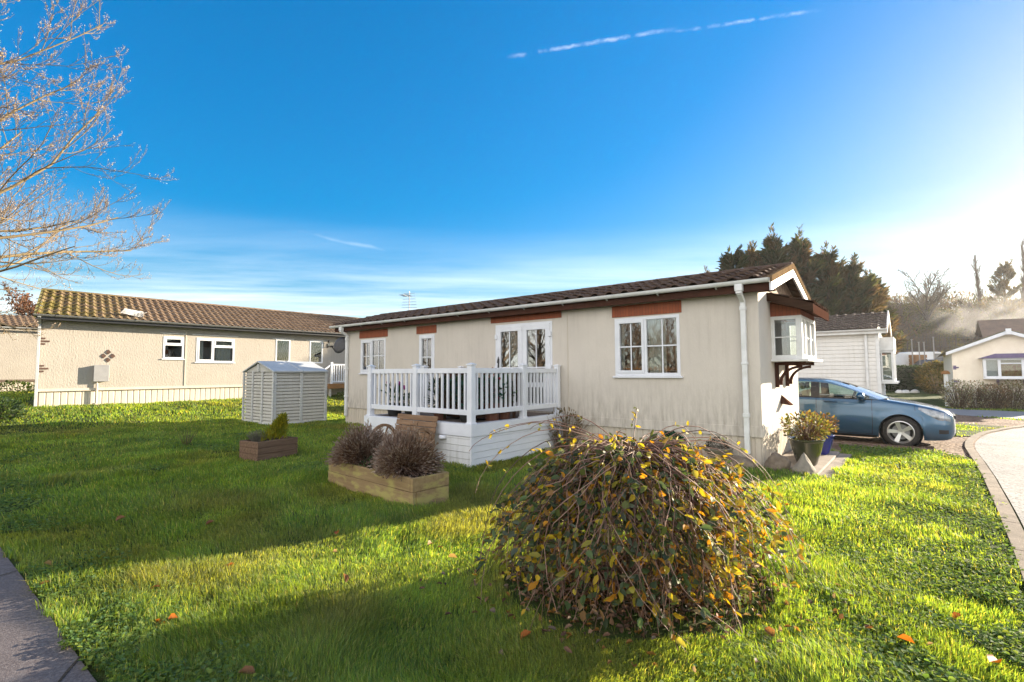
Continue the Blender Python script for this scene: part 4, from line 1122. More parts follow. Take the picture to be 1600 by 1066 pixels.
sb_ = thing('storage_bench', dloc(-5.25,-.32), HOME_RZ, 'low dark brown storage bench against the cream wall on the deck', 'storage bench')
m = MB()
for k in range(5): m.box(-.42,.42,-.24,.24,.03+k*.1,.12+k*.1)
m.build('box', MAT['darkwood'], sb_); m = MB(); m.box(-.45,.45,-.27,.26,.54,.58); m.build('lid', MAT['darkwood'], sb_, bevel=.01)
tb = thing('garden_table', dloc(-4.95,-1.33), HOME_RZ, 'dark wooden table on the deck behind the middle railing post', 'table')
m = MB()
for k in range(7): m.box(-.55+k*.158,-.40+k*.158,-.38,.38,.70,.73)
m.box(-.53,.53,-.34,-.31,.62,.70); m.box(-.53,.53,.31,.34,.62,.70); m.build('tabletop', MAT['darkwood'], tb)
for sx_ in (-1,1):
    for sy_ in (-1,1):
        m = MB(); m.box(.49*sx_-.03,.49*sx_+.03,.33*sy_-.03,.33*sy_+.03,0,.70); m.build('leg', MAT['darkwood'], tb)
tr_ = thing('trough_planter', dloc(-4.48,-1.95), HOME_RZ, 'dark brown wooden trough with green plants behind the railing corner of the deck', 'trough planter')
m = MB()
for k in range(4): m.box(-.48,.48,-.17,.17,.04+k*.105,.14+k*.105)
m.build('trough', MAT['darkwood'], tr_, bevel=.006)
lv = leaves_in((0,0,.58), (.46,.18,.17), 420, .09, .04, [(.03,.07,.03),(.02,.08,.06),(.045,.09,.03)], .8); np_mesh('foliage', *lv[:2], mat=MAT['leaf'], parent=tr_, colors=lv[2])
def deck_plant(u, v, r, h, cols, label, potmat, rad=(.22,.22,.2), n=180, z=DZ, name='potted_plant', ll=.09, lw=.04, flowers=None):
    t_ = thing(name, dloc(u, v, z), 0, label, 'potted plant')
    pot(t_, [(0,0),(r*.72,0),(r,h),(r*1.04,h),(r*.9,h),(r*.85,h*.85),(0,h*.85)], potmat)
    s1, tips = stems_in(24, r*.5, rad[2]*1.6, rad[0]*.8, .005, (.10,.07,.04), base=(0,0,h*.85))
    parts = [s1, leaves_in((0,0,h+rad[2]*.75), rad, n, ll, lw, cols)]
    Vv, Qq, Cc = merge(parts); np_mesh('foliage', Vv, Qq, mat=MAT['leaf'], parent=t_, colors=Cc)
    if flowers:
        fl = leaves_in((0,0,h+rad[2]*1.0), rad, 26, .05, .045, flowers); np_mesh('flower', *fl[:2], mat=MAT['leaf'], parent=t_, colors=fl[2])
    return t_
GR = [(.03,.065,.03),(.045,.09,.03),(.02,.05,.028)]; TEAL = [(.02,.08,.06),(.03,.10,.07),(.03,.06,.035)]
deck_plant(-5.7,-2.2,.13,.2,GR,'low dark green pot plant beside the tulips on the deck',MAT['pot_black'],(.17,.17,.13),120)
deck_plant(-4.12,-2.25,.17,.26,TEAL,'bluish green leafy plant in a pot at the front corner of the deck',MAT['pot_black'],(.26,.26,.26),260)
deck_plant(-3.92,-1.85,.16,.3,TEAL,'teal leaved plant with dark red flowers beside the deck side railing',MAT['terracotta'],(.24,.24,.30),260,flowers=[(.25,.03,.03),(.3,.05,.08)])
deck_plant(-3.95,-1.5,.15,.25,GR,'tall green shrub with white flowers on the deck before the french doors',MAT['terracotta'],(.22,.22,.30),320,flowers=[(.7,.66,.6),(.3,.03,.06)])
deck_plant(-4.75,-2.3,.14,.22,GR,'grassy pot plant at the front of the deck under the table edge',MAT['terracotta'],(.18,.18,.28),150,ll=.2,lw=.02)

# ------------------------------------------------------------------ cartwheel bench
bx, by = uvw(-4.87, -3.06)
MAT['oldwood'] = wood_mat('weathered_brown_wood', (.15,.09,.055), (.27,.175,.11))
bn = thing('cartwheel_bench', (bx, by, hz(bx, by)), HOME_RZ, 'weathered wooden bench with cartwheel ends in front of the deck', 'bench')
for x in (-.50, .50):
    m = MB(); c = (x, 0, .335)
    m.lathe([(.272,-.024),(.225,-.024),(.225,.024),(.272,.024),(.272,-.024)], 32, c, 'x'); m.lathe([(.0,-.05),(.042,-.05),(.048,0),(.042,.05),(0,.05)], 14, c, 'x')
    for k in range(8):
        a_ = PI/8+k*PI/4; m.beam((x,c[1]+.04*math.cos(a_),c[2]+.04*math.sin(a_)),(x,c[1]+.232*math.cos(a_),c[2]+.232*math.sin(a_)),.024,.022,(1,0,0))
    m.build('wheel', MAT['oldwood'], bn)
m = MB()
for k in range(4): m.box(-.46,.46,-.17+k*.098,-.083+k*.098,.285,.31)
m.build('seat', MAT['oldwood'], bn, bevel=.004)
m = MB()
for k in range(5):
    m.beam((-.52,.235+k*.022,.335+k*.095),(.52,.235+k*.022,.335+k*.095),.026,.088,(0,.22,.97))
m.build('backrest', MAT['oldwood'], bn, bevel=.004)
for x in (-.43, .43):
    m = MB(); m.beam((x,.20,.0),(x,.345,.76),.045,.04,(1,0,0)); m.build('leg', MAT['oldwood'], bn)
    m = MB(); m.beam((x,-.16,.262),(x,.25,.262),.045,.045); m.beam((x,-.13,0),(x,-.13,.24),.045,.045,(1,0,0)); m.build('leg', MAT['oldwood'], bn)

# ------------------------------------------------------------------ plastic shed
sx0, sy0 = -6.84, 14.36
sh = thing('garden_shed', (sx0, sy0, 0), LEFT_RZ, 'small grey white plastic shed with louvred walls on the lawn', 'shed')
MAT['shedwhite'] = render_wall('shed_plastic', (.50,.485,.44), (.29,.285,.22), .7, (3,3,3), .05)
MAT['shedgrey'] = pbr('shed_trim', (.50,.50,.485), (.43,.435,.42), 4, .5)
SW, SD, SH_, SR = 1.62, 1.90, 1.57, 1.82
m = MB()
for a, b in ((.07,.79),(.87,1.59)): lap(m, fF, a, b, .04, SH_-.06, .094, .010, .030, .045)
for a, b in ((.07,.62),(.70,1.25),(1.33,1.88)): lap(m, lambda p,z,d: (d, p, z), a, b, .04, SH_-.06, .094, .010, .030, .045)
m.box(.055,SW-.005,.055,SD-.005,.0,SH_-.02)
m.prism([(0,SH_-.03),(SD,SH_-.03),(SD/2,SR-.04)], fv, .01, SW-.01)
m.build('wall', MAT['shedwhite'], sh, recalc=False)
m = MB()
for a in (.035, .83, 1.625): m.box(a-.04, a+.04, -.026, .02, .0, SH_-.01)
for a in (.0, .66, 1.29, 1.915): m.box(-.026, .02, a-.0 if a else -.026, a+.075 if a else .055, .0, SH_-.01)
m.box(.0,SW,-.03,.0,0,.05); m.box(-.03,0,0,SD,0,.05); m.box(0,SW,-.03,0,SH_-.07,SH_-.005)
m.build('frame', MAT['shedgrey'], sh, bevel=.006)
m = MB()
for a0, a1 in ((-.05,.82),(.84,SW+.05)):
    m.prism([(-.07,SH_-.05),(SD/2,SR),(SD+.07,SH_-.05),(SD+.07,SH_-.01),(SD/2,SR+.045),(-.07,SH_-.01)], fv, a0, a1)
m.prism([(-.075,SH_-.06),(SD/2,SR-.01),(SD+.075,SH_-.06),(SD+.075,SH_+.0),(SD/2,SR+.06),(-.075,SH_+.0)], fv, .8, .86)
MAT['shedroof'] = pbr('shed_roof_plastic', (.44,.455,.46), (.37,.385,.39), 3, .55)
m.build('roof', MAT['shedroof'], sh, bevel=.006)
m = MB(); m.box(-.035,.02,SD/2-.05,SD/2+.05,SH_-.02,SR-.05); m.build('gable_cap', MAT['shedgrey'], sh)
sbx = MB(); sbx.box(-.06,SW+.06,-.06,SD+.06,-.2,.0); sbx.build('base', MAT['darkwood'], sh)

# ------------------------------------------------------------------ timber planters
MAT['planter'] = wood_mat('planter_timber', (.20,.135,.07), (.30,.215,.115), (.36,.32,.11), 0, 2.5, .75)
MAT['planter2'] = wood_mat('dark_planter_timber', (.10,.064,.042), (.20,.13,.088))
def planter(loc, rz, L, W, Hh, courses, label, mat, plank='plank', soil_drop=.04, th=.05):
    t_ = thing('timber_planter', loc, rz, label, 'planter')
    h = Hh/courses
    for k in range(courses):
        e = th if k % 2 == 0 else 0
        z0_, z1_ = k*h+.002, (k+1)*h-.002
        if k == 0: z0_ = -.08
        for (a0, a1, b0, b1) in ((-L/2+ (0 if k % 2 == 0 else th), L/2-(0 if k % 2 == 0 else th), -W/2, -W/2+th), (-L/2+(0 if k % 2 == 0 else th), L/2-(0 if k % 2 == 0 else th), W/2-th, W/2),
                                 (-L/2, -L/2+th, -W/2+(th if k % 2 == 0 else 0), W/2-(th if k % 2 == 0 else 0)), (L/2-th, L/2, -W/2+(th if k % 2 == 0 else 0), W/2-(th if k % 2 == 0 else 0))):
            j = RNG.uniform(-.004, .004)
            m = MB(); m.box(a0+.001, a1-.001, b0+j, b1+j, z0_, z1_); m.build(plank, mat, t_, bevel=.007)
    m = MB()
    n = 14
    m.grid([[(-L/2+th+(L-2*th)*i/n, -W/2+th+(W-2*th)*j/6, Hh-soil_drop+RNG.uniform(-.012,.012)) for i in range(n+1)] for j in range(7)])
    m.build('soil', MAT['soil'], t_, smooth=True)
    return t_
pA = np.array([-1.09,5.54]); pB = np.array([-2.48,6.81]); pC = np.array([-.74,5.76])
ax_ = (pA-pB); PL = np.linalg.norm(ax_); ax_ /= PL; sd_ = np.array([-ax_[1], ax_[0]]); PWd = .52
pc = (pA+pB)/2 + sd_*PWd/2
pl1 = planter((pc[0], pc[1], hz(*pc)+.02), math.atan2(ax_[1], ax_[0]), PL, PWd, .31, 2, 'large timber planter with green stained sides holding two brown lavender bushes', MAT['planter'])
def lavender(along, label):
    c = pc + ax_*along
    t_ = thing('lavender_bush', (c[0], c[1], hz(*c)+.29), 0, label, 'lavender bush', 'lavender bushes in the large planter')
    rng = np.random.default_rng(int(along*100)+500)
    n = 2300
    a = rng.uniform(0, 2*PI, n); el = np.arcsin(rng.uniform(.02, 1, n))
    d = np.stack([np.cos(a)*np.cos(el), np.sin(a)*np.cos(el), np.sin(el)], -1)
    sh_ = 1+.13*np.sin(a*2+along*4)+.10*np.sin(a*3+el*4+along*9); rad = np.array([.44,.40,.42 if along < 0 else .45])*(rng.uniform(.70, 1.04, n)*sh_*np.where(rng.uniform(0,1,n) < .04, 1.16, 1))[:, None]
    ca, sa = ax_
    loc_ = d*rad
    end = np.stack([loc_[:,0]*ca - loc_[:,1]*sa, loc_[:,0]*sa + loc_[:,1]*ca, loc_[:,2]+.02], -1)
    st = end*np.array([.28,.28,.05]) + rng.normal(size=(n,3))*np.array([.03,.03,.0])
    tt = np.linspace(0,1,4)[None,:,None]
    P = st[:,None]*(1-tt) + end[:,None]*tt; P[:,1:3,2] += .03; P += rng.normal(size=P.shape)*.006
    cst = np.array([(.24,.15,.105),(.32,.215,.16),(.17,.105,.08)])[rng.integers(0,3,n)]
    V1, Q1 = tube_batch(P, np.full((n,4), .0026), 3)
    C1 = np.repeat(cst, 12, axis=0)
    # dry flower heads
    dd = nrm(P[:,3]-P[:,2]); hp = P[:,3]
    V2, Q2 = leaf_batch(hp, dd, rand_unit(n, rng), rng.uniform(.03,.055,n), rng.uniform(.009,.014,n), .3)
    C2 = np.repeat(np.array([(.34,.255,.215),(.26,.185,.15),(.43,.345,.30),(.31,.215,.165)])[rng.integers(0,4,n)], 6, axis=0)
    V3, Q3 = leaf_batch(hp, dd, rand_unit(n, rng), rng.uniform(.03,.055,n), rng.uniform(.009,.014,n), .3)
    Vv, Qq, Cc = merge([(V1,Q1,C1)])
    np_mesh('stem', Vv, Qq, mat=MAT['needle'], parent=t_, colors=Cc)
    Vv, Qq, Cc = merge([(V2,Q2,C2),(V3,Q3,C2)])
    np_mesh('flower_head', Vv, Qq, mat=MAT['needle'], parent=t_, colors=Cc)
    return t_
lavender(-.50, 'brown dried lavender at the left end of the large planter')
lavender(.44, 'brown dried lavender at the right end of the large planter')
c = pc - ax_*.05 - sd_*.14
iv = thing('trailing_plant', (c[0], c[1], hz(*c)+.28), 0, 'small green trailing plant between the two lavenders', 'plant')
lv = leaves_in((0,0,.06), (.22,.10,.09), 260, .035, .024, [(.04,.075,.02),(.06,.10,.03),(.03,.055,.02)]); np_mesh('foliage', *lv[:2], mat=MAT['leaf'], parent=iv, colors=lv[2])
iv.rotation_euler.z = math.atan2(ax_[1], ax_[0])
qa = np.array([-4.36,8.64]); qb = np.array([-3.97,9.34]); qd = (qb-qa); QL = np.linalg.norm(qd); qd /= QL; qs = np.array([-qd[1], qd[0]])
qc = qa + qd*QL/2 + qs*.26
pl2 = planter((qc[0], qc[1], hz(*qc)+.01), math.atan2(qd[1], qd[0]), QL, .52, .32, 3, 'small square planter of dark weathered planks on the shaded lawn', MAT['planter2'], soil_drop=.05)
cf = thing('golden_conifer', (qc[0]+.05, qc[1]+.02, .27), 0, 'small bright yellow green conifer leaning in the square planter', 'conifer')
n = 900; rng = np.random.default_rng(3)
tt = rng.uniform(0,1,n)**.8; rr_ = (.17*(1-tt)**.75+.02)*rng.uniform(.2,1.25,n); aa = rng.uniform(0,2*PI,n)
P0 = np.stack([np.cos(aa)*rr_+tt*.20-.02, np.sin(aa)*rr_, .01+tt*.42], -1)
D0 = nrm(np.stack([np.cos(aa)*.35+.2, np.sin(aa)*.35, np.full(n,1.)], -1)+rng.normal(size=(n,3))*.32)
V_, Q_ = leaf_batch(P0, D0, rand_unit(n,rng), rng.uniform(.04,.12,n), rng.uniform(.012,.022,n))
np_mesh('foliage', V_, Q_, mat=MAT['leaf'], parent=cf, colors=np.repeat(np.array([(.28,.26,.015),(.20,.22,.02),(.34,.30,.02)])[rng.integers(0,3,n)],6,axis=0))
m = MB(); m.tube([(0,0,-.06),(.02,0,.15)], .012, 6); m.build('trunk', MAT['bark'], cf)
ht = thing('heather_plant', (qc[0]-.17, qc[1]-.10, .26), 0, 'wispy grey heather at the left of the square planter', 'plant')
s1, tips = stems_in(160, .09, .22, .12, .0025, (.22,.20,.16)); np_mesh('stem', s1[0], s1[1], mat=MAT['needle'], parent=ht, colors=np.broadcast_to(s1[2], s1[0].shape))
lv = leaves_in((0,0,.12), (.15,.13,.1), 420, .022, .009, [(.30,.28,.24),(.16,.17,.10),(.09,.11,.05)], .8); np_mesh('foliage', *lv[:2], mat=MAT['leaf'], parent=ht, colors=lv[2])

# ------------------------------------------------------------------ pots and stones by the gable
def ceramic(name, c1, c2): return pbr(name, c1, c2, 4, .18, .1, 10, spec=.6, coat=.6)
MAT['greenglaze'] = ceramic('dark_green_glaze', (.035,.04,.022), (.055,.05,.03)); MAT['greenglaze2'] = ceramic('mid_green_glaze', (.06,.075,.035), (.08,.085,.045)); MAT['blueglaze'] = ceramic('cobalt_blue_glaze', (.012,.018,.16), (.02,.025,.22))
def big_pot(u, v, r, h, mat, label, plant, name='planted_pot'):
    t_ = thing(name, (*uvw(u, v), .05), 0, label, 'planted pot')
    pot(t_, [(0,0),(r*.52,0),(r*.60,h*.06),(r*.86,h*.55),(r*.97,h*.86),(r*1.0,h*.9),(r*1.06,h*.92),(r*1.07,h*.97),(r*1.0,h),(r*.9,h*.98),(r*.86,h*.9),(0,h*.9)], mat, 36)
    rad, n, cols, ll, lw = plant
    s1, tips = stems_in(60, r*.55, rad[2]*1.75, rad[0]*.85, .005, (.13,.075,.05), base=(0,0,h*.9))
    lv = leaves_in((0,0,h+rad[2]*.8), rad, n, ll, lw, cols)
    Vv, Qq, Cc = merge([s1, lv]); np_mesh('foliage', Vv, Qq, mat=MAT['leaf'], parent=t_, colors=Cc)
OL = [(.16,.15,.03),(.07,.085,.02),(.26,.20,.05),(.12,.06,.025),(.20,.19,.07)]
big_pot(.50,.52,.235,.40,MAT['greenglaze'],'large dark green glazed pot with yellow green leafy shrub at the gable corner',((.34,.34,.23),520,OL,.055,.032))
big_pot(.46,1.16,.20,.36,MAT['greenglaze2'],'mid green glazed pot just behind the larger dark green one',((.22,.22,.15),220,OL,.05,.03))
big_pot(.52,1.80,.20,.34,MAT['blueglaze'],'cobalt blue glazed pot with reddish leafed shrub nearest the car',((.28,.28,.21),380,[(.12,.07,.035),(.17,.13,.06),(.20,.10,.06),(.10,.10,.03)],.05,.03))
def rock(loc, dims, seed, label, mat, rz=0, flat=.0, name='garden_stone', pointy=0.):
    bm = bmesh.new(); bmesh.ops.create_icosphere(bm, subdivisions=4, radius=1)
    rg = random.Random(seed); o3 = Vector((rg.uniform(0,50),)*3)
    from mathutils import noise as mn
    for v in bm.verts:
        d = v.co.normalized(); k = 1 + .22*mn.noise(d*1.3+o3) + .07*mn.noise(d*4+o3)
        v.co = d*k
        if pointy and v.co.z > 0: s_ = 1-pointy*v.co.z; v.co.x *= s_; v.co.y *= s_
        v.co = Vector((v.co.x*dims[0], v.co.y*dims[1], max(v.co.z, -.35)*dims[2]))
    me = bpy.data.meshes.new(name); bm.to_mesh(me); bm.free(); me.materials.append(mat)
    for p in me.polygons: p.use_smooth = True
    o = bpy.data.objects.new(name, me); link(o); o.location = loc; o.rotation_euler.z = rz
    return tag(o, label, 'stone')
MAT['stone'] = pbr('mossy_brown_stone', (.12,.09,.065), (.20,.155,.11), 6, .9, .7, 14, bdist=.03)
MAT['stone2'] = pbr('grey_stone', (.17,.15,.12), (.26,.22,.17), 7, .9, .6, 18, bdist=.02)
rock((*uvw(.22,-.12), .09), (.19,.14,.19), 2, 'rounded dark stone standing on the paving at the foot of the gable', MAT['stone'], .3)
rock((*uvw(.56,-.10), .07), (.20,.13,.24), 5, 'pointed grey brown stone in front of the dark green pot', MAT['stone2'], .5, pointy=.75)
rock((*uvw(-.32,-.24), .04), (.32,.15,.15), 9, 'long low brown stone under the downpipe', MAT['stone'], HOME_RZ-.15)
ur = thing('stone_urn', (*uvw(-.62,-.2), 0), 0, 'grey stone urn with a round dark cushion plant against the skirting', 'urn')
m = MB(); m.lathe([(0,0),(.13,0),(.13,.04),(.09,.08),(.12,.16),(.19,.24),(.23,.27),(.235,.30),(.2,.30),(.17,.26),(0,.26)], 26); m.build('urn_bowl', MAT['stone2'], ur, smooth=True, angle=45)
lv = leaves_in((0,0,.30), (.18,.18,.15), 900, .03, .012, [(.035,.03,.022),(.055,.045,.03),(.03,.035,.02)], .2); np_mesh('cushion_plant', *lv[:2], mat=MAT['needle'], parent=ur, colors=lv[2])
rp = thing('planted_pot', (*uvw(-1.35,-.22), 0), 0, 'black pot with dark green leaves by the skirting behind the weeping bush', 'planted pot')
pot(rp, [(0,0),(.15,0),(.21,.24),(.225,.26),(.19,.26),(.18,.22),(0,.22)], MAT['pot_black'])
lv = leaves_in((0,0,.34), (.17,.17,.1), 160, .09, .05, [(.015,.06,.03),(.02,.08,.035)]); np_mesh('foliage', *lv[:2], mat=MAT['leaf'], parent=rp, colors=lv[2])
gp = thing('fence_post', (*uvw(-.16, 3.42), 0), HOME_RZ, 'pale square fence post at the far corner of the gable wall beside the car', 'post')
m = MB(); m.box(-.06,.06,-.06,.06,-.1,.98); m.build('shaft', MAT['skirt'], gp, bevel=.008); m = MB(); m.box(-.07,.07,-.07,.07,.98,1.01); m.build('cap', MAT['skirt'], gp)
# ------------------------------------------------------------------ blue hatchback
q = NT('blue_car_paint'); q.set((.030,.088,.155), .28, .55, .5, 1.0); MAT['paint'] = q.m
MAT['tyre'] = pbr('tyre_rubber', (.018,.017,.016), (.03,.028,.026), 12, .85)
MAT['alloy'] = pbr('silver_alloy', (.62,.61,.60), None, rough=.32, metal=.85)
MAT['blacktrim'] = pbr('black_trim', (.012,.012,.013), None, rough=.45)
MAT['seat'] = pbr('beige_seat_fabric', (.36,.30,.23), (.30,.25,.19), 10, .9)
MAT['lampglass'] = pbr('headlamp_lens', (.10,.115,.13), (.30,.32,.34), 9, .08, spec=.8, coat=1., metal=.3)
cx_, cy_ = uvw(2.42, 5.40)
car = thing('parked_car', (cx_, cy_, hz(cx_, cy_)-.015), HOME_RZ, 'metallic blue five door hatchback parked on brown chippings beside the cream home', 'car')
itp = lambda xs, ys: (lambda s: float(np.interp(s, xs, ys)))
ztop = itp([0,.04,.12,.3,.6,.9,1.15,1.4,2.0,3.0,3.6,4.0,4.15,4.25],[.60,.68,.735,.795,.865,.915,.955,.965,.975,.995,1.01,1.02,.99,.85])
zbot = itp([0,.06,.15,.4,1.3,3.0,3.9,4.15,4.25],[.33,.22,.19,.17,.185,.195,.22,.28,.40])
yw = itp([0,.03,.08,.16,.3,.5,.8,1.2,2.2,3.2,3.7,4.0,4.15,4.25],[.52,.62,.69,.765,.83,.872,.893,.895,.897,.893,.875,.82,.75,.62])
WF, WRr = .86, 3.49; RW_ = .318; RA_ = .365
ss = set([0,.03,.08,.16,.25,.35,.45])
for wc_ in (WF, WRr):
    for k in range(13): ss.add(round(wc_ - RA_*math.cos(PI*k/12), 4))
ss |= set([1.3,1.45,1.6,1.8,2.0,2.2,2.4,2.6,2.8,3.0,3.9,4.0,4.08,4.15,4.2,4.25])
ss = sorted(ss)
def bot(s):
    z = zbot(s)
    for wc_ in (WF, WRr):
        if abs(s-wc_) < RA_: z = max(z, .315+math.sqrt(max(RA_**2-(s-wc_)**2, 0)))
    return z
TT = [0,.08,.2,.34,.48,.6,.7,.78,.85,.91,.96,1.0]
def side_pt(s, t_, out=0.0, arch=True):
    zb = bot(s) if arch else zbot(s); zt = ztop(s); z = zb+(zt-zb)*t_
    tz = (z-zbot(s))/(zt-zbot(s)); w_ = yw(s)
    prof = np.interp(tz, [0,.05,.15,.3,.45,.55,.62,.66,.72,.85,.94,1.0],[.93,.965,.985,.997,1.0,.998,.992,.976,.982,.972,.95,.905])
    fl = 0
    for wc_ in (WF, WRr):     # flared lips round the arches
        dd = math.hypot(s-wc_, z-.315)
        fl = max(fl, .014*max(0, 1-abs(dd-RA_)/.08))
    return Vector((-s, -(w_*prof+fl+out), z))
body = MB(); rows = []
for s in ss:
    row = [side_pt(s, t_) for t_ in TT]
    # inward over the top (bonnet) or just a short belt return in the cabin
    w_ = yw(s)*.905; zt = ztop(s)
    if s <= 1.22:
        crown = .035*min(1, s/.3)
        for fr in (.86,.6,.3,0): row.append(Vector((-s, -w_*fr, zt+crown*(1-fr*fr)+ (.006 if fr == .86 else 0))))
    else:
        for fr in (.97,.95,.93,.92): row.append(Vector((-s, -w_*fr, zt-.004)))
    rows.append(row)
full = [r_ + [Vector((p.x, -p.y, p.z)) for p in r_[::-1]] for r_ in rows]
nb = len(full[0])
vs = [p for r_ in full for p in r_]; fs = []
for i in range(len(full)-1):
    for j in range(nb-1):
        if ss[i] >= 1.22 and 15 <= j <= nb-17: continue
        if j == 15 and ss[i] >= 1.22: continue
        fs.append((i*nb+j, i*nb+j+1, (i+1)*nb+j+1, (i+1)*nb+j))
# front and rear closing faces
for i in (0, len(full)-1):
    b = i*nb
    for j in range(nb//2-1): fs.append((b+j, b+j+1, b+nb-2-j, b+nb-1-j))
# scuttle / tail deck
body.add(vs, fs)
bo = body.build('body', MAT['paint'], car, smooth=True, angle=50)
# greenhouse
RX = [1.20,1.42,1.64,1.86,2.07,2.35,2.7,3.1,3.5,3.78,3.98,4.12]
rz_ = itp(RX,[.96,1.06,1.16,1.25,1.325,1.365,1.38,1.374,1.345,1.29,1.19,1.03])
ry_ = itp(RX,[.80,.765,.725,.685,.65,.628,.618,.612,.602,.598,.61,.66])
def belt(s): return Vector((-s, -yw(s)*.905*.985, ztop(s)+.004))
def rail(s): return Vector((-s, -ry_(s), rz_(s)))
gs = [1.20,1.28,1.36,1.46,1.56,1.68,1.80,1.92,2.05,2.18,2.27,2.32,2.39,2.44,2.6,2.8,3.0,3.15,3.24,3.3,3.45,3.6,3.78,3.98,4.12]
def gpt(s, f, sgn=1):
    b, r_ = belt(s), rail(s); p = b.lerp(r_, f); bul = .022*math.sin(PI*f)*min(1,(r_.z-b.z)/.3)
    return Vector((p.x, (p.y-bul)*sgn, p.z))
FR = [0,.05,.3,.6,.89,1.0]
def zone(s): # which parts of the side are glass
    if 1.36 <= s < 2.27: return 'f'
    if 2.44 <= s < 3.24: return 'r'
    return None
frame_ = MB(); glass_ = {}
for sgn in (1, -1):
    for i in range(len(gs)-1):
        for j in range(len(FR)-1):
            qd_ = [gpt(gs[i],FR[j],sgn), gpt(gs[i+1],FR[j],sgn), gpt(gs[i+1],FR[j+1],sgn), gpt(gs[i],FR[j+1],sgn)]
            zn = zone(gs[i]) if 1 <= j <= 3 else None
            if zn: glass_.setdefault((sgn, zn), MB()).add(qd_, [(0,1,2,3)])
            else:
                frame_.mi = 1 if (2.27 <= gs[i] < 2.44 and 1 <= j <= 3) or (j == 0 and 1.28 <= gs[i] < 3.3) or (3.24 <= gs[i] < 3.3 and j < 4) else 0
                frame_.add(qd_, [(0,1,2,3)])
TR = [-1,-.93,-.6,-.25,0,.25,.6,.93,1]
wsg = MB(); rsg = MB()
def top_pt(s, t_):
    r_ = rail(s); fw = float(np.interp(s,[1.20,1.8,2.05,2.35],[.16,.09,.04,0])); bk = float(np.interp(s,[3.6,3.98,4.12],[0,.05,.09]))
    cz = float(np.interp(s,[1.20,1.7,2.2,3.5,4.12],[.03,.04,.045,.035,.0]))
    return Vector((r_.x+(fw-bk)*(1-t_*t_), -r_.y*t_, r_.z+cz*(1-t_*t_)))
for i in range(len(gs)-1):
    for j in range(len(TR)-1):
        qd_ = [top_pt(gs[i],TR[j]), top_pt(gs[i+1],TR[j]), top_pt(gs[i+1],TR[j+1]), top_pt(gs[i],TR[j+1])]
        inner = 1 <= j <= len(TR)-3
        if inner and gs[i] < 1.92: wsg.add(qd_, [(0,1,2,3)])
        elif inner and gs[i] >= 3.6 and gs[i] < 4.1: rsg.add(qd_, [(0,1,2,3)])
        else: frame_.mi = 0; frame_.add(qd_, [(0,1,2,3)])
frame_.build('roof_frame', [MAT['paint'], MAT['blacktrim']], car, smooth=True, angle=45)
wsg.build('windscreen', MAT['carglass'], car, smooth=True); rsg.build('rear_window', MAT['carglass'], car, smooth=True)
for k, g_ in glass_.items(): g_.build('side_window', MAT['carglass'], car, smooth=True)
# tailgate lower closing panel, scuttle
m = MB(); m.add([Vector((-4.12,-.6,1.04)),Vector((-4.2,-.6,.95)),Vector((-4.2,.6,.95)),Vector((-4.12,.6,1.04))], [(0,1,2,3)]); m.box(-1.32,-1.06,-.70,.70,.95,.972); m.build('scuttle', MAT['blacktrim'], car)
# door shut lines, sill strip, arch liners
def ribbon(pts, w_, out=.0025):
    m_ = MB()
    P1 = []; P2 = []
    for s, t_, ds, dt in pts:
        P1.append(side_pt(s-ds*w_, t_-dt*w_, out)); P2.append(side_pt(s+ds*w_, t_+dt*w_, out))
    m_.grid([P1, P2]); return m_
sm_ = MB()
for s_ in (1.32, 2.33):
    r_ = ribbon([(s_+.05*max(0,.35-t_), t_, .005, 0) for t_ in np.linspace(.06, .99, 16)], 1); sm_.add(r_.V, r_.F)
r_ = ribbon([(s_, .075, 0, .007) for s_ in np.linspace(1.34, 3.1, 20)], 1); sm_.add(r_.V, r_.F)
r_ = ribbon([(s_, .675, 0, .0045) for s_ in np.linspace(1.28, 3.3, 24)], 1); sm_.add(r_.V, r_.F)
r_ = ribbon([(s_, .995, 0, .012) for s_ in np.linspace(1.3, 3.4, 24)], 1, .004); sm_.add(r_.V, r_.F)
r_ = ribbon([(s_, .012, 0, .035) for s_ in np.linspace(1.26, 3.1, 20)], 1, .003); sm_.add(r_.V, r_.F)
r_ = ribbon([(.60+.02*t_, t_, .004, 0) for t_ in np.linspace(.62, .93, 8)], 1); sm_.add(r_.V, r_.F)
sm_.build('shut_line', MAT['blacktrim'], car, recalc=False)
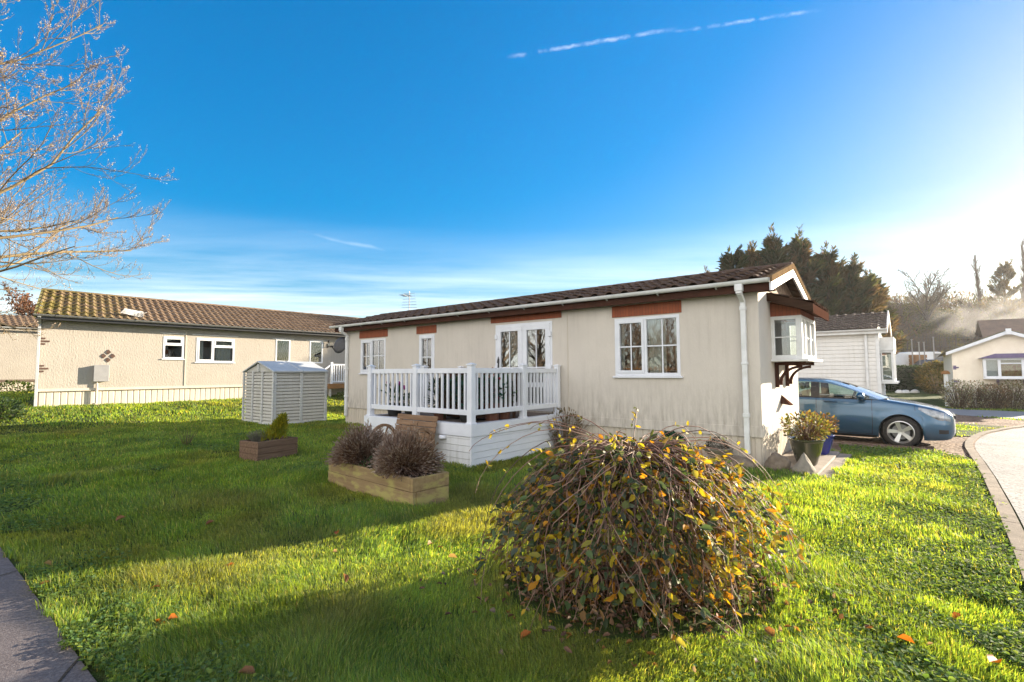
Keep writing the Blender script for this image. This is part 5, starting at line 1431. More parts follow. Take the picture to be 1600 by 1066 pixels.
for sgn in (1, -1):
    m = MB(); m.tube([(-1.95-.17*0,-sgn*.905,.905),(-1.98,-sgn*.925,.908),(-2.14,-sgn*.925,.912),(-2.18,-sgn*.9,.913)], .017, 8); m.build('door_handle', MAT['paint'], car, smooth=True)
    mm = MB(); 
    prof = [(0,.02),(.02,.085),(.07,.105),(.13,.10),(.17,.06),(.18,.0)]
    mm.lathe([(.001,-.005)]+[(b, a) for a, b in prof], 14, (0,0,0), 'y')
    mo = mm.build('door_mirror', MAT['paint'], car, smooth=True); mo.location = (-1.50, -.87*sgn, 1.03); mo.scale = (.75, 1.3*(-sgn), .85)
    m = MB(); m.beam((-1.46,-.80*sgn,.97),(-1.50,-.92*sgn,.98),.08,.03); m.build('mirror_foot', MAT['blacktrim'], car)
    hl = MB(); Pg = []
    for f in np.linspace(0,1,6):
        row = []
        for s_ in np.linspace(.07,.56,9):
            lo = np.interp(s_,[.07,.25,.56],[.70,.66,.90]); hi = np.interp(s_,[.07,.25,.56],[.94,.965,.965])
            p = side_pt(s_, lo+(hi-lo)*f, .006, False); row.append(Vector((p.x, p.y*sgn, p.z)))
        Pg.append(row)
    hl.grid(Pg); hl.build('headlight', MAT['lampglass'], car, smooth=True)
    fg = MB(); Pg = []
    for f in np.linspace(.22,.36,3):
        Pg.append([Vector((p.x, p.y*sgn, p.z)) for p in (side_pt(s_, f, .005, False) for s_ in (.11,.16,.21,.26))])
    fg.grid(Pg); fg.build('fog_lamp', MAT['blacktrim'], car, smooth=True)
m = MB(); m.box(.0-.03,.012,-.50,.50,.60,.665); m.box(-.03,.008,-.45,.45,.26,.40); m.build('grille', MAT['blacktrim'], car, bevel=.01)
for sgn in (1, -1):
    for wc_ in (WF, WRr):
        m = MB(); m.lathe([(.30,.0),(.362,.0),(.362,.24),(.0,.24)], 28, (-wc_, -sgn*.88, .315), 'y') if sgn < 0 else m.lathe([(.362,.0),(.362,.24),(.0,.24)], 28, (-wc_, -.875, .315), 'y')
        if sgn < 0:
            m = MB(); m.lathe([(.362,.0),(.362,-.24),(.0,-.24)], 28, (-wc_, .875, .315), 'y')
        m.build('wheel_arch', MAT['blacktrim'], car, recalc=False)
        c = (-wc_, -sgn*.775, .315)
        wt = MB(); wt.lathe([(.222,-.10),(.25,-.105),(.295,-.10),(.314,-.075),(.318,-.03),(.318,.03),(.314,.075),(.295,.10),(.25,.105),(.222,.10)], 36, c, 'y')
        tyre = None
        wheel = MB()
        sg = -1 if sgn > 0 else 1
        wheel.lathe([(.226,sg*.102),(.214,sg*.105),(.205,sg*.085),(.198,sg*.02),(.2,-sg*.1)], 36, c, 'y')
        wheel.lathe([(.0,sg*.072),(.045,sg*.075),(.06,sg*.06),(.06,sg*.02)], 18, c, 'y')
        for k in range(5):
            a_ = PI/2+2*PI*k/5+.25
            ca_, sa_ = math.cos(a_), math.sin(a_)
            for r0_, r1_, w0, w1 in ((.04,.21,.05,.085),):
                pts = [(r0_,-w0/2),(r1_,-w1/2),(r1_,w1/2),(r0_,w0/2)]
                fr_ = [(c[0]+r_*ca_-t_*sa_, c[1]+sg*(.066+.02*(r_/.21)), c[2]+r_*sa_+t_*ca_) for r_, t_ in pts]
                bk_ = [(x, y-sg*.03, z) for x, y, z in fr_]
                wheel.add(fr_+bk_, [(0,1,2,3),(7,6,5,4),(0,4,5,1),(1,5,6,2),(2,6,7,3),(3,7,4,0)])
        wo = wheel.build('wheel', MAT['alloy'], car, smooth=True, angle=35)
        wt.build('tyre', MAT['tyre'], wo, smooth=True)
        m = MB(); m.lathe([(.0,sg*.01),(.15,sg*.01),(.15,-sg*.02)], 24, c, 'y'); m.build('brake_disc', MAT['greymetal'], wo)
# cabin: floor tub, dashboard, seats, steering wheel
m = MB(); m.box(-4.0,-1.25,-.78,.78,.30,.36); m.box(-1.5,-1.2,-.74,.74,.36,.93); m.box(-3.98,-1.3,.74,.80,.36,.95); m.box(-3.98,-1.3,-.80,-.74,.36,.95); m.box(-4.0,-3.95,-.75,.75,.36,.98); m.box(-1.22,-.6,-.6,.6,.3,.85); m.build('cabin_tub', MAT['blacktrim'], car)
for y in (-.37, .37):
    m = MB(); m.box(-2.45,-1.95,y-.25,y+.25,.40,.62); m.beam((-2.42,y,.55),(-2.62,y,1.12),.46,.12,(1,0,0)); m.beam((-2.64,y,1.15),(-2.69,y,1.30),.26,.09,(1,0,0)); m.build('front_seat', MAT['seat'], car, bevel=.04)
m = MB(); m.box(-3.45,-2.95,-.62,.62,.42,.62); m.beam((-3.42,0,.58),(-3.60,0,1.12),1.24,.12,(1,0,0)); m.build('rear_seat', MAT['seat'], car, bevel=.04)
m = MB()
pts = [(-1.68+.06*math.sin(a_), -.37+.185*math.cos(a_), .98+.17*math.sin(a_)) for a_ in np.linspace(0, 2*PI, 25)]
m.tube(pts, .014, 6, False); m.tube([(-1.5,-.37,.9),(-1.68,-.37,.98)], .03, 8); m.build('steering_wheel', MAT['blacktrim'], car, smooth=True)

# ------------------------------------------------------------------ weeping bush in the foreground
BUSH = (.85, 3.62); bzz = hz(*BUSH)
wb_ = thing('weeping_bush', (BUSH[0], BUSH[1], bzz), 0, 'domed weeping bush with brown stems and yellow and green autumn leaves on the front lawn', 'bush')
rng = np.random.default_rng(21)
m = MB(); m.tube([(0,0,-.1),(.015,.01,.3),(-.01,.0,.62),(.01,.01,.90)], [.045,.036,.034,.04], 10); m.build('trunk', MAT['bark'], wb_, smooth=True)
def arch_paths(n, k, rmin, rmax, z0, zup, zend, start_r=.10, rng=rng, phi=None):
    a = rng.uniform(0, 2*PI, n) if phi is None else phi
    reach = rng.uniform(rmin, rmax, n); t_ = np.linspace(0, 1, k)[None]
    sr = start_r*np.sqrt(rng.uniform(0,1,n))
    rr = sr[:,None] + (reach-sr)[:,None]*(1-(1-t_)**1.75)
    top = (z0+rng.uniform(-.18,.06,n))[:,None]; up = (zup*rng.uniform(.3,1.2,n))[:,None]; ze = zend[:,None]
    z = top + up*np.sin(np.minimum(t_*2.3,1)*PI/2)*1.0*(1-t_) - (top-ze)*t_**2.1
    wig = rng.normal(size=(n,1))*.45
    aa = a[:,None] + wig*t_ + .11*np.sin(t_*rng.uniform(4,10,(n,1))+rng.uniform(0,6,(n,1)))
    P = np.stack([rr*np.cos(aa)*1.03, rr*np.sin(aa)*.84, z], -1)
    P[:,1:] += rng.normal(size=P[:,1:].shape)*.013; lump = 1+.16*np.sin(a*3+1.1)+.10*np.sin(a*5+.4); P[:,:,:2] *= (1+(lump-1)[:,None]*t_)[:,:,None]
    return P
n1 = 500
Pm = arch_paths(n1, 12, .22, .95, .86, .20, rng.uniform(.0,.34,n1))
n2 = 200
Pn = arch_paths(n2, 12, .55, 1.0, .90, .20, rng.uniform(.0,.22,n2))
P = np.concatenate([Pm, Pn]); r0 = rng.uniform(.0016,.0036,len(P))[:,None]*np.linspace(1.25,.55,12)[None]
tc_ = np.array([(.13,.065,.045),(.19,.10,.068),(.085,.045,.032),(.28,.17,.12)])
V1, Q1 = tube_batch(P, r0, 4)
Vh = []
# short side shoots
ns = 1500; pi_i = rng.integers(0,len(P),ns); ti = rng.integers(3,11,ns)
st = P[pi_i,ti]; dirs = nrm(np.stack([st[:,0],st[:,1],np.zeros(ns)],-1)*.8 + rng.normal(size=(ns,3))*.5 + np.array([0,0,-.35]))
ln_ = rng.uniform(.06,.2,ns)
t4 = np.linspace(0,1,4)[None,:,None]
S = st[:,None] + dirs[:,None]*ln_[:,None,None]*t4 + np.array([0,0,-1])*(t4**2)*.05
V2, Q2 = tube_batch(S, np.full((ns,4),.0016), 3)
# long loose shoots beyond the dome
ex = []
for (a_, reach, zt_, ze_) in ((2.75,1.22,1.02,.62),(2.95,1.12,1.0,.35),(2.5,1.18,1.0,.72),(.35,1.05,1.0,.42),(.15,1.12,.98,.30),(.55,1.0,1.02,.25),(1.2,.95,1.12,.8),(-.2,1.08,.95,.15),(3.3,1.08,.95,.2),(3.5,1.2,.9,.06),(2.2,1.0,1.05,.75),(.05,1.2,.9,.05)):
    t_ = np.linspace(0,1,12); rr_ = reach*(1-(1-t_)**1.5); zz_ = .88+(zt_-.88+.2)*np.sin(np.minimum(t_*1.9,1)*PI/2)*(1-t_*.55)-(.75*zt_-ze_)*t_**2.6
    ex.append(np.stack([rr_*np.cos(a_+.15*t_), rr_*np.sin(a_+.15*t_)*.9, zz_],-1))
# loops arching over the top
for (x, y, s_) in ((-.12,-.05,.16),(.18,-.1,.20),(.30,.05,.14),(-.3,.0,.12)):
    t_ = np.linspace(0,1,12); ex.append(np.stack([x+s_*1.5*t_, y-.05*t_, .93+s_*1.2*np.sin(PI*t_)-.22*t_],-1))
E_ = np.array(ex); V3, Q3 = tube_batch(E_, np.full(E_.shape[:2],.0036)*np.linspace(1.1,.6,12)[None], 4)
def rep(c, k): return np.repeat(c, k, axis=0)
Vv, Qq, Cc = merge([(V1,Q1,rep(tc_[rng.integers(0,4,len(P))],48)),(V2,Q2,rep(tc_[rng.integers(0,4,ns)],12)),(V3,Q3,rep(tc_[rng.integers(1,4,len(E_))],48))])
q = NT('bush_stem'); a = q.t.nodes.new('ShaderNodeAttribute'); a.attribute_name = 'Col'; q.set(a.outputs['Color'], .6, 0, .35); MAT['stem'] = q.m
np_mesh('stem', Vv, Qq, mat=MAT['stem'], parent=wb_, colors=Cc, smooth=True)
# leaves on the outer stems
LC = np.array([(.065,.09,.04),(.075,.115,.04),(.055,.08,.045),(.12,.14,.035),(.40,.31,.025),(.46,.31,.022),(.45,.20,.015),(.30,.26,.04),(.22,.12,.04),(.18,.13,.06),(.10,.12,.08)])
LW = np.array([.16,.15,.14,.11,.08,.07,.07,.08,.07,.05,.07]); LW /= LW.sum()
nl = 8600; pi_i = rng.integers(0,len(P),nl); tf = rng.beta(2.2,1.3,nl)*10.8; ti = np.minimum(tf.astype(int),10); fr_ = (tf-ti)[:,None]
lp_ = P[pi_i,ti]*(1-fr_)+P[pi_i,ti+1]*fr_
rad = np.linalg.norm(lp_[:,:2],axis=1); keep = (rad > .38)|(lp_[:,2] > .78); lp_ = lp_[keep]
nl = len(lp_)
outw = nrm(np.stack([lp_[:,0],lp_[:,1],np.full(nl,.08)],-1))
ld = nrm(outw*.55+rng.normal(size=(nl,3))*.55+np.array([0,0,-.35]))
lnn_ = nrm(outw*.6+rng.normal(size=(nl,3))*.8+np.array([0,0,.5]))
ci = rng.choice(len(LC), nl, p=LW)
# right-hand leaves recoloured yellow: the sunlit side put into leaf colour
righty = (lp_[:,0] > .25)&(rng.uniform(0,1,nl) < .42); ci[righty] = rng.choice([4,5,6,7],righty.sum())
lc_ = LC[ci]*rng.uniform(.65,1.3,(nl,1))
V4, Q4 = leaf_batch(lp_, ld, lnn_, rng.uniform(.036,.082,nl), rng.uniform(.021,.044,nl), .14)
ne = 110; ei = rng.integers(0,len(E_),ne); et = rng.integers(2,12,ne)
V5, Q5 = leaf_batch(E_[ei,et], nrm(rng.normal(size=(ne,3))), rand_unit(ne,rng), rng.uniform(.03,.055,ne), rng.uniform(.017,.03,ne), .14)
c5 = LC[rng.choice([3,4,4,5,7,10],ne)]
Vv, Qq, Cc = merge([(V4,Q4,rep(lc_,6)),(V5,Q5,rep(c5,6))])
np_mesh('leaf', Vv, Qq, mat=MAT['leaf'], parent=wb_, colors=Cc)
# litter under it
nlit = 4600; a_ = rng.uniform(0,2*PI,nlit); r_ = np.abs(rng.normal(size=nlit))*.48; x = BUSH[0]+r_*np.cos(a_)*1.02; y = BUSH[1]+r_*np.sin(a_)*.86
lp_ = np.stack([x,y,H(x,y)+rng.uniform(.01,.09,nlit)],-1)
dl = nrm(np.stack([rng.normal(size=nlit),rng.normal(size=nlit),rng.normal(size=nlit)*.35],-1)); nl_ = nrm(np.array([0,0,1])+rng.normal(size=(nlit,3))*.45)
V6, Q6 = leaf_batch(lp_, dl, nl_, rng.uniform(.03,.055,nlit), rng.uniform(.018,.03,nlit), .35)
c6 = np.array([(.16,.085,.05),(.22,.13,.08),(.10,.055,.035),(.27,.19,.13),(.30,.15,.04),(.17,.13,.10)])[rng.integers(0,6,nlit)]*rng.uniform(.7,1.15,(nlit,1))
tag(np_mesh('leaf_litter', V6, Q6, mat=MAT['leaf'], colors=rep(c6,6)), kind='stuff')
# single fallen leaves on the lawn
spots = [(676,851),(700,872),(525,835),(527,862),(232,922),(240,970),(262,969),(352,885),(60,918),(830,990),(1214,1000),(1546,1040),(1430,1010),(1350,985),(1120,965),(400,1058),(1235,790),(540,911),(1500,960),(335,815),(180,815),(80,885)]
lfm = {}
for i, (c, nm) in enumerate((((.36,.11,.02),'orange'),((.20,.09,.04),'brown'),((.33,.22,.12),'tan'))):
    V_, Q_ = leaf_batch(np.zeros((1,3)), np.array([[1.,0,.12]]), np.array([[0,0,1.]]), np.array([.075]), np.array([.042]), .4)
    s_ = np_mesh('fallen_leaf', V_, Q_, mat=MAT['leaf'], colors=rep(np.array([c]),6)); lfm[i] = (s_, nm)
rl = random.Random(5); used_l = set()
for k, (x_, y_) in enumerate(spots):
    i = rl.choice([0,0,1,1,2]); src, nm = lfm[i]
    if i in used_l: o = src.copy(); link(o)
    else: o = src; used_l.add(i)
    wx, wy = pix(x_, y_, .05); o.location = (wx, wy, hz(wx, wy)+.055); o.rotation_euler = (rl.uniform(-.7,.7), rl.uniform(-.6,.6), rl.uniform(0,6.28)); sc_ = rl.uniform(.75,1.25); o.scale = (sc_,sc_,sc_)
    tag(o, {'orange':'curled orange fallen leaf lying loose in the lawn grass','brown':'dark brown fallen leaf lying loose in the lawn grass','tan':'pale tan fallen leaf lying loose in the lawn grass'}[nm], 'fallen leaf', nm+' leaves fallen on the lawn')
for i, (src, nm) in lfm.items():
    if i not in used_l: bpy.data.objects.remove(src)

# ------------------------------------------------------------------ grass
rng = np.random.default_rng(77)
def lawn_mask(x, y):
    ok = ~inpoly(x, y, PATH_L+[(-1.4,-3),(-12,4)]) 
    ok &= ~inpoly(x, y, [(p[0],p[1]) for p in KLs]+[(24,20.5),(40,20),(60,-20),(0,-20)])
    gr = inpoly(x, y, GRAVEL) & ~inpoly(x, y, STRIP); ok &= ~gr
    ok &= ~inpoly(x, y, ROAD2)
    u_ = (x-C0[0])*U[0]+(y-C0[1])*U[1]; v_ = (x-C0[0])*V[0]+(y-C0[1])*V[1]
    ok &= ~((u_ > -L_-.02)&(u_ < .0)&(v_ > -.02)&(v_ < 3.4)); ok &= ~((u_ > -.05)&(u_ < .90)&(v_ > -.2)&(v_ < 2.3)); ok &= ~((u_ > du0-.02)&(u_ < du1+.02)&(v_ > dv0-.02)&(v_ < 0))
    s_ = (x-AL[0])*V[0]+(y-AL[1])*V[1]; d_ = (x-AL[0])*U[0]+(y-AL[1])*U[1]
    ok &= ~((d_ < .0)&(d_ > -3.2)&(s_ > 0)&(s_ < LL))
    sx_ = (x-sx0)*V[0]+(y-sy0)*V[1]; sy_ = -((x-sx0)*U[0]+(y-sy0)*U[1]); ok &= ~((sx_ > -.06)&(sx_ < SW+.06)&(sy_ > -.06)&(sy_ < SD+.06))
    for c_, L2, W2, ax2 in ((pc, PL/2, PWd/2, ax_), (qc, QL/2, .26, qd)):
        a2 = (x-c_[0])*ax2[0]+(y-c_[1])*ax2[1]; b2 = -(x-c_[0])*ax2[1]+(y-c_[1])*ax2[0]; ok &= ~((abs(a2) < L2)&(abs(b2) < W2))
    return ok
N = 1500000
dmin, dmax = 1.9, 30.
dd = dmin*(dmax/dmin)**(rng.uniform(0,1,N)**1.0); az = rng.uniform(R(-52), R(52), N)
gx_ = dd*np.sin(az); gy_ = dd*np.cos(az)
jx = (vnoise(gx_*5,gy_*5,71)-.5)*.16+(vnoise(gx_*17,gy_*17,72)-.5)*.07; jy = (vnoise(gx_*5,gy_*5,73)-.5)*.16+(vnoise(gx_*17,gy_*17,74)-.5)*.07
m_ = lawn_mask(gx_+jx, gy_+jy) & (lawn_mask(gx_, gy_) | (vnoise(gx_*6,gy_*6,75) > .45))
bd_ = ((gx_-BUSH[0])/.92)**2+((gy_-BUSH[1])/.78)**2; m_ &= (bd_ > 1)|(rng.uniform(0,1,N) < .03)
cl = vnoise(gx_*3.1, gy_*3.1, 9)*.6+vnoise(gx_*9, gy_*9, 10)*.4
m_ &= rng.uniform(0,1,N) < np.clip(.16+cl*1.35,0,1)
# leafy weeds creep in near the kerb and the path
kd = np.full(N, 9.)
for p in KLs[::2]: kd = np.minimum(kd, np.hypot(gx_-p[0], gy_-p[1]))
pdist = np.abs((gx_+4.46)*.62+(gy_-4.44)*.785)
weed = np.clip(1.1-kd/1.3,0,1)+np.clip(1-pdist/.7,0,1)
weed = weed*(vnoise(gx_*2.2,gy_*2.2,31) > .3)+ .8*(vnoise(gx_*.9,gy_*.9,33) > .80)
isw = rng.uniform(0,1,N) < weed*.85
keep = m_ & ~isw
x = gx_[keep]; y = gy_[keep]; d_ = dd[keep]; c_ = cl[keep]; n = len(x)
z = H(x, y)
hgt = .88*(.052+.055*c_+.03*vnoise(x*.7,y*.7,14))*rng.uniform(.55,1.2,n)
hgt *= .55+.85*vnoise(x*1.9,y*1.9,63)
hgt *= np.where(inpoly(x,y,STRIP), .8, 1)
wd = np.maximum(.0034, d_*.00105)*rng.uniform(.7,1.2,n)
ang = rng.uniform(0,2*PI,n); lean = rng.uniform(.15,.9,n)
la = ang+rng.normal(size=n)*.5 
flow = vnoise(x*1.3,y*1.3,40)*6.28
ldx = np.cos(la)*.6+np.cos(flow)*.5; ldy = np.sin(la)*.6+np.sin(flow)*.5
wx_ = -np.sin(ang)*wd/2; wy_ = np.cos(ang)*wd/2
B = np.stack([x,y,z-.005],-1); Wv = np.stack([wx_,wy_,np.zeros(n)],-1); Ld = np.stack([ldx,ldy,np.zeros(n)],-1)
M1 = B+Ld*(lean*hgt*.28)[:,None]+np.array([0,0,1])*(hgt*.62)[:,None]
Tp = B+Ld*(lean*hgt*.95)[:,None]+np.array([0,0,1])*(hgt*(1.03-.35*lean))[:,None]
Vg = np.stack([B-Wv,B+Wv,M1+Wv*.8,M1-Wv*.8,Tp],1).reshape(-1,3)
ii = np.arange(n)[:,None]*5
Qg = ii+np.array([[0,1,2,3]]); Tg = ii+np.array([[3,2,4]])
g1 = np.array([.14,.225,.058]); g2 = np.array([.225,.30,.062]); g3 = np.array([.40,.36,.15]); g4 = np.array([.095,.18,.075])
mixv = np.clip(vnoise(x*.8,y*.8,50)*.7+rng.uniform(0,.5,n),0,1)[:,None]
gc = g1*(1-mixv)+g2*mixv
gc = np.where((rng.uniform(0,1,n) < .10)[:,None], g3, gc); gc = np.where((rng.uniform(0,1,n) < .22)[:,None], g4, gc)
patch = np.clip((vnoise(x*.55,y*.55,60)*.6+vnoise(x*1.9,y*1.9,61)*.4-.56)*4,0,1)[:,None]      # tired, mossy and yellowed places
gc = gc*(1-.55*patch)+np.array([.24,.21,.085])*.55*patch
gc = gc*rng.uniform(.6,1.35,(n,1))*(.72+.5*vnoise(x*2.6,y*2.6,62))[:,None]
gcol = np.repeat(gc,5,axis=0)
tag(np_mesh('lawn_grass', Vg, Qg, Tg, mat=MAT['grass'], colors=gcol), kind='stuff')
wk = m_ & isw & (dd < 14)
x = gx_[wk]; y = gy_[wk]; k_ = rng.uniform(0,1,len(x)) < .55; x = x[k_]; y = y[k_]; dw = dd[wk][k_]; n = len(x)
p_ = np.stack([x,y,H(x,y)+rng.uniform(.015,.06,n)],-1); ang = rng.uniform(0,2*PI,n)
dv_ = np.stack([np.cos(ang),np.sin(ang),rng.uniform(-.1,.5,n)],-1); nv_ = nrm(np.array([0,0,1.])+rng.normal(size=(n,3))*.3)
sz = rng.uniform(.014,.034,n)*np.maximum(1,dw/7)
Vw, Qw = leaf_batch(p_, dv_, nv_, sz, sz*.8, .1)
wc_ = np.array([(.10,.18,.05),(.15,.23,.055),(.12,.20,.085),(.20,.26,.06)])[rng.integers(0,4,n)]*rng.uniform(.7,1.2,(n,1))
tag(np_mesh('clover_patches', Vw, Qw, mat=MAT['weed'], colors=np.repeat(wc_,6,axis=0)), kind='stuff')
# ------------------------------------------------------------------ trees
def grow(rng, trunk, trunk_r, levels, k=7):
    """trunk (k,3) polyline; levels: dicts(n, t0, len, ang, trop, wig, rr). returns list of (P,R)"""
    P = np.array([trunk], float); Rr = np.array([trunk_r], float); out = [(P, Rr)]
    for lv in levels:
        N_ = len(P); c = lv['n']; tot = N_*c
        pi_ = np.repeat(np.arange(N_), c)
        t_ = lv['t0'] + (1-lv['t0'])*((np.tile(np.arange(c), N_)+rng.uniform(0,1,tot))/c)
        kk_ = P.shape[1]-1; f = t_*kk_; i0 = np.minimum(f.astype(int), kk_-1); fr = (f-i0)[:,None]
        st = P[pi_,i0]*(1-fr)+P[pi_,i0+1]*fr; tan = nrm(P[pi_,i0+1]-P[pi_,i0]); r_at = Rr[pi_,i0]*(1-fr[:,0])+Rr[pi_,i0+1]*fr[:,0]
        plen = np.linalg.norm(np.diff(P,axis=1),axis=2).sum(1)[pi_]
        ax = nrm(np.cross(tan, rand_unit(tot,rng))); an = lv['ang']*rng.uniform(.7,1.25,tot)
        d = nrm(tan*np.cos(an)[:,None]+ax*np.sin(an)[:,None])
        L = plen*lv['len']*rng.uniform(.65,1.2,tot)*(1-.45*t_)
        if 'minlen' in lv: L = np.maximum(L, lv['minlen'])
        step = (L/(k-1))[:,None]; pts = [st]
        for j in range(k-1):
            d = nrm(d+rng.normal(size=d.shape)*lv['wig']+np.array([0,0,lv['trop']])); pts.append(pts[-1]+d*step)
        P = np.stack(pts,1); rs = np.minimum(r_at*.8, r_at*lv['rr']+.0)
        rs = np.maximum(rs, lv.get('rmin',.004)); Rr = rs[:,None]*np.linspace(1,.35,k)[None]
        Rr = np.maximum(Rr, lv.get('rmin',.004)*.6)
        out.append((P, Rr))
    return out
def tree_mesh(name, lv, mat, parent, sides=(8,6,4,3,3,3), colors=None):
    parts = []
    for i, (P, Rr) in enumerate(lv):
        V_, Q_ = tube_batch(P, Rr, sides[i]); parts.append((V_, Q_, np.array(colors[min(i,len(colors)-1)])))
    Vv, Qq, Cc = merge(parts)
    return np_mesh(name, Vv, Qq, mat=mat, parent=parent, colors=Cc, smooth=True)
q = NT('tree_limb'); a = q.t.nodes.new('ShaderNodeAttribute'); a.attribute_name = 'Col'
nn_t = q.noise(q.coord(), 9, 5); q.set(q.mix(q.ramp(nn_t,[(.4,0),(.65,.5)]), a.outputs['Color'], (.10,.085,.06)), .85, 0, .2); q.bump(nn_t, .4, .02); MAT['limb'] = q.m
# bare tree leaning into the photo from the left edge
lx, ly = -17.0, 12.6
lt = thing('bare_tree', (lx, ly, hz(lx, ly)), 0, 'tall leafless tree with golden bark and pale buds reaching in from the left edge', 'tree')
rng = np.random.default_rng(4)
tk = np.array([(0,0,-.3),(.1,0,1.3),(.2,-.05,2.8),(.35,-.05,4.3),(.6,0,6.0),(.75,.1,7.8),(.95,.1,9.6)])
gl = grow(rng, tk, np.array([.24,.21,.19,.17,.14,.11,.08]), [
    dict(n=30,t0=.33,len=.80,ang=.98,trop=.06,wig=.10,rr=.34,rmin=.026),
    dict(n=9,t0=.22,len=.52,ang=.72,trop=.05,wig=.11,rr=.5,rmin=.012),
    dict(n=10,t0=.15,len=.50,ang=.62,trop=.10,wig=.13,rr=.5,rmin=.0075),
    dict(n=5,t0=.2,len=.42,ang=.55,trop=.16,wig=.12,rr=.6,rmin=.0055)])
# two long low boughs passing in front of the roof
low = []
for pts, r_ in ((((.55,-.1,2.5),(1.6,-.2,3.0),(2.6,-.3,3.35),(3.6,-.3,3.4),(4.6,-.25,3.7),(5.3,-.2,4.0),(5.9,-.1,4.25)), .055), (((.5,0,2.6),(1.3,.2,2.75),(2.2,.3,2.62),(3.0,.4,2.55),(3.6,.4,2.35),(4.1,.4,2.2),(4.7,.45,2.2)), .045)):
    low += grow(rng, np.array(pts), np.linspace(r_, .012, 7), [dict(n=9,t0=.3,len=.24,ang=.8,trop=.09,wig=.12,rr=.5,rmin=.009), dict(n=5,t0=.25,len=.5,ang=.6,trop=.13,wig=.12,rr=.55,rmin=.005)])
gold = [(.21,.155,.085),(.21,.155,.08),(.21,.155,.085),(.18,.125,.078),(.16,.11,.072),(.16,.11,.072)]
tree_mesh('trunk', gl[:2], MAT['limb'], lt, (12,7), gold)
parts = [(*tube_batch(P_, R_, (5,4,3)[min(i,2)]), np.array(gold[2+min(i,2)])) for i, (P_, R_) in enumerate(gl[2:])] + [(*tube_batch(P_, R_, 5), np.array(gold[2])) for P_, R_ in low]
Vv, Qq, Cc = merge(parts); np_mesh('twig', Vv, Qq, mat=MAT['limb'], parent=lt, colors=Cc, smooth=True)
bp_ = []; bd2 = []
for P_, R_ in (gl[3], gl[4], low[2], low[5]):
    for j in range(2, 7): bp_.append(P_[:,j]); bd2.append(nrm(P_[:,j]-P_[:,j-1]))
bp_ = np.concatenate(bp_); bd2 = np.concatenate(bd2); sel = rng.uniform(0,1,len(bp_)) < .5; bp_ = bp_[sel]; bd2 = bd2[sel]; n = len(bp_)
V_, Q_ = leaf_batch(bp_+rng.normal(size=bp_.shape)*.015, nrm(bd2+rng.normal(size=(n,3))*.6), rand_unit(n,rng), rng.uniform(.025,.06,n), rng.uniform(.012,.026,n), .3)
np_mesh('bud', V_, Q_, mat=MAT['needle'], parent=lt, colors=np.repeat(np.array([(.50,.41,.33),(.42,.32,.24),(.56,.48,.41),(.36,.26,.18)])[rng.integers(0,4,n)],6,axis=0))

def bare_tree(name, loc, h, label, seed, spread=.9, cols=((.10,.075,.055),(.12,.085,.06),(.15,.10,.07),(.17,.115,.08)), slender=False, fol=None, cat='tree', group=None, dens=1.0, thick=1.0, rmin=.02):
    t_ = thing(name, loc, 0, label, cat, group); rng = np.random.default_rng(seed)
    tr = np.stack([np.cumsum(rng.normal(size=7)*h*.012), np.cumsum(rng.normal(size=7)*h*.012), np.linspace(-.3, h*(.9 if slender else .52), 7)], -1)
    if slender:
        lv = [dict(n=int(26*dens),t0=.12,len=.20,ang=.45,trop=.22,wig=.08,rr=.4,rmin=rmin*1.5), dict(n=6,t0=.2,len=.45,ang=.5,trop=.2,wig=.12,rr=.5,rmin=rmin), dict(n=4,t0=.2,len=.5,ang=.5,trop=.1,wig=.12,rr=.6,rmin=rmin*.7)]
    else:
        lv = [dict(n=int(11*dens),t0=.30,len=.95*spread,ang=.85,trop=.06,wig=.10,rr=.55,rmin=rmin*2.2), dict(n=8,t0=.22,len=.5,ang=.65,trop=.05,wig=.12,rr=.5,rmin=rmin*1.2), dict(n=6,t0=.2,len=.48,ang=.6,trop=.05,wig=.14,rr=.5,rmin=rmin*.8), dict(n=3,t0=.25,len=.5,ang=.6,trop=.05,wig=.14,rr=.6,rmin=rmin*.55)]
    g_ = grow(rng, tr, np.linspace(h*.024*thick, h*.009*thick, 7), lv)
    tree_mesh('trunk', g_[:1], MAT['limb'], t_, (8,), cols)
    parts = [(*tube_batch(P_, R_, (4,3,3,3)[i]), np.array(cols[min(i+1,3)])) for i, (P_, R_) in enumerate(g_[1:])]
    Vv, Qq, Cc = merge(parts); np_mesh('crown', Vv, Qq, mat=MAT['limb'], parent=t_, colors=Cc, smooth=True)
    if fol:
        n, size, fc = fol; PP = np.concatenate([P_[:,3:].reshape(-1,3) for P_, R_ in g_[-2:]]); ii_ = rng.integers(0,len(PP),n)
        V_, Q_ = leaf_batch(PP[ii_]+rng.normal(size=(n,3))*size*.8, rand_unit(n,rng), rand_unit(n,rng), rng.uniform(.6,1.2,n)*size, rng.uniform(.4,.8,n)*size)
        np_mesh('foliage', V_, Q_, mat=MAT['needle'], parent=t_, colors=np.repeat(np.array(fc)[rng.integers(0,len(fc),n)]*rng.uniform(.7,1.25,(n,1)),6,axis=0))
    return t_
def place(px_, Y, z=None):
    k = Y/pdir(px_, 580).y; x = pdir(px_, 580).x*k
    return (x, Y, (hz(x, Y) if z is None else z))
def topz(py, Y, px_=800): d = pdir(px_, py); return CAM_H + d.z*Y/d.y
BR = [(.20,.085,.04),(.16,.075,.045),(.12,.065,.045)]
bare_tree('autumn_tree', place(38, 36, .8), topz(415, 36)-.5, 'brown leaved autumn tree behind the homes at the far left', 31, .9, fol=(5200,.16,BR), dens=1.2)
bare_tree('autumn_tree', place(-60, 38, .8), topz(440, 38)-.5, 'brown autumn tree cut off by the left edge behind the homes', 32, .9, fol=(4200,.16,BR))
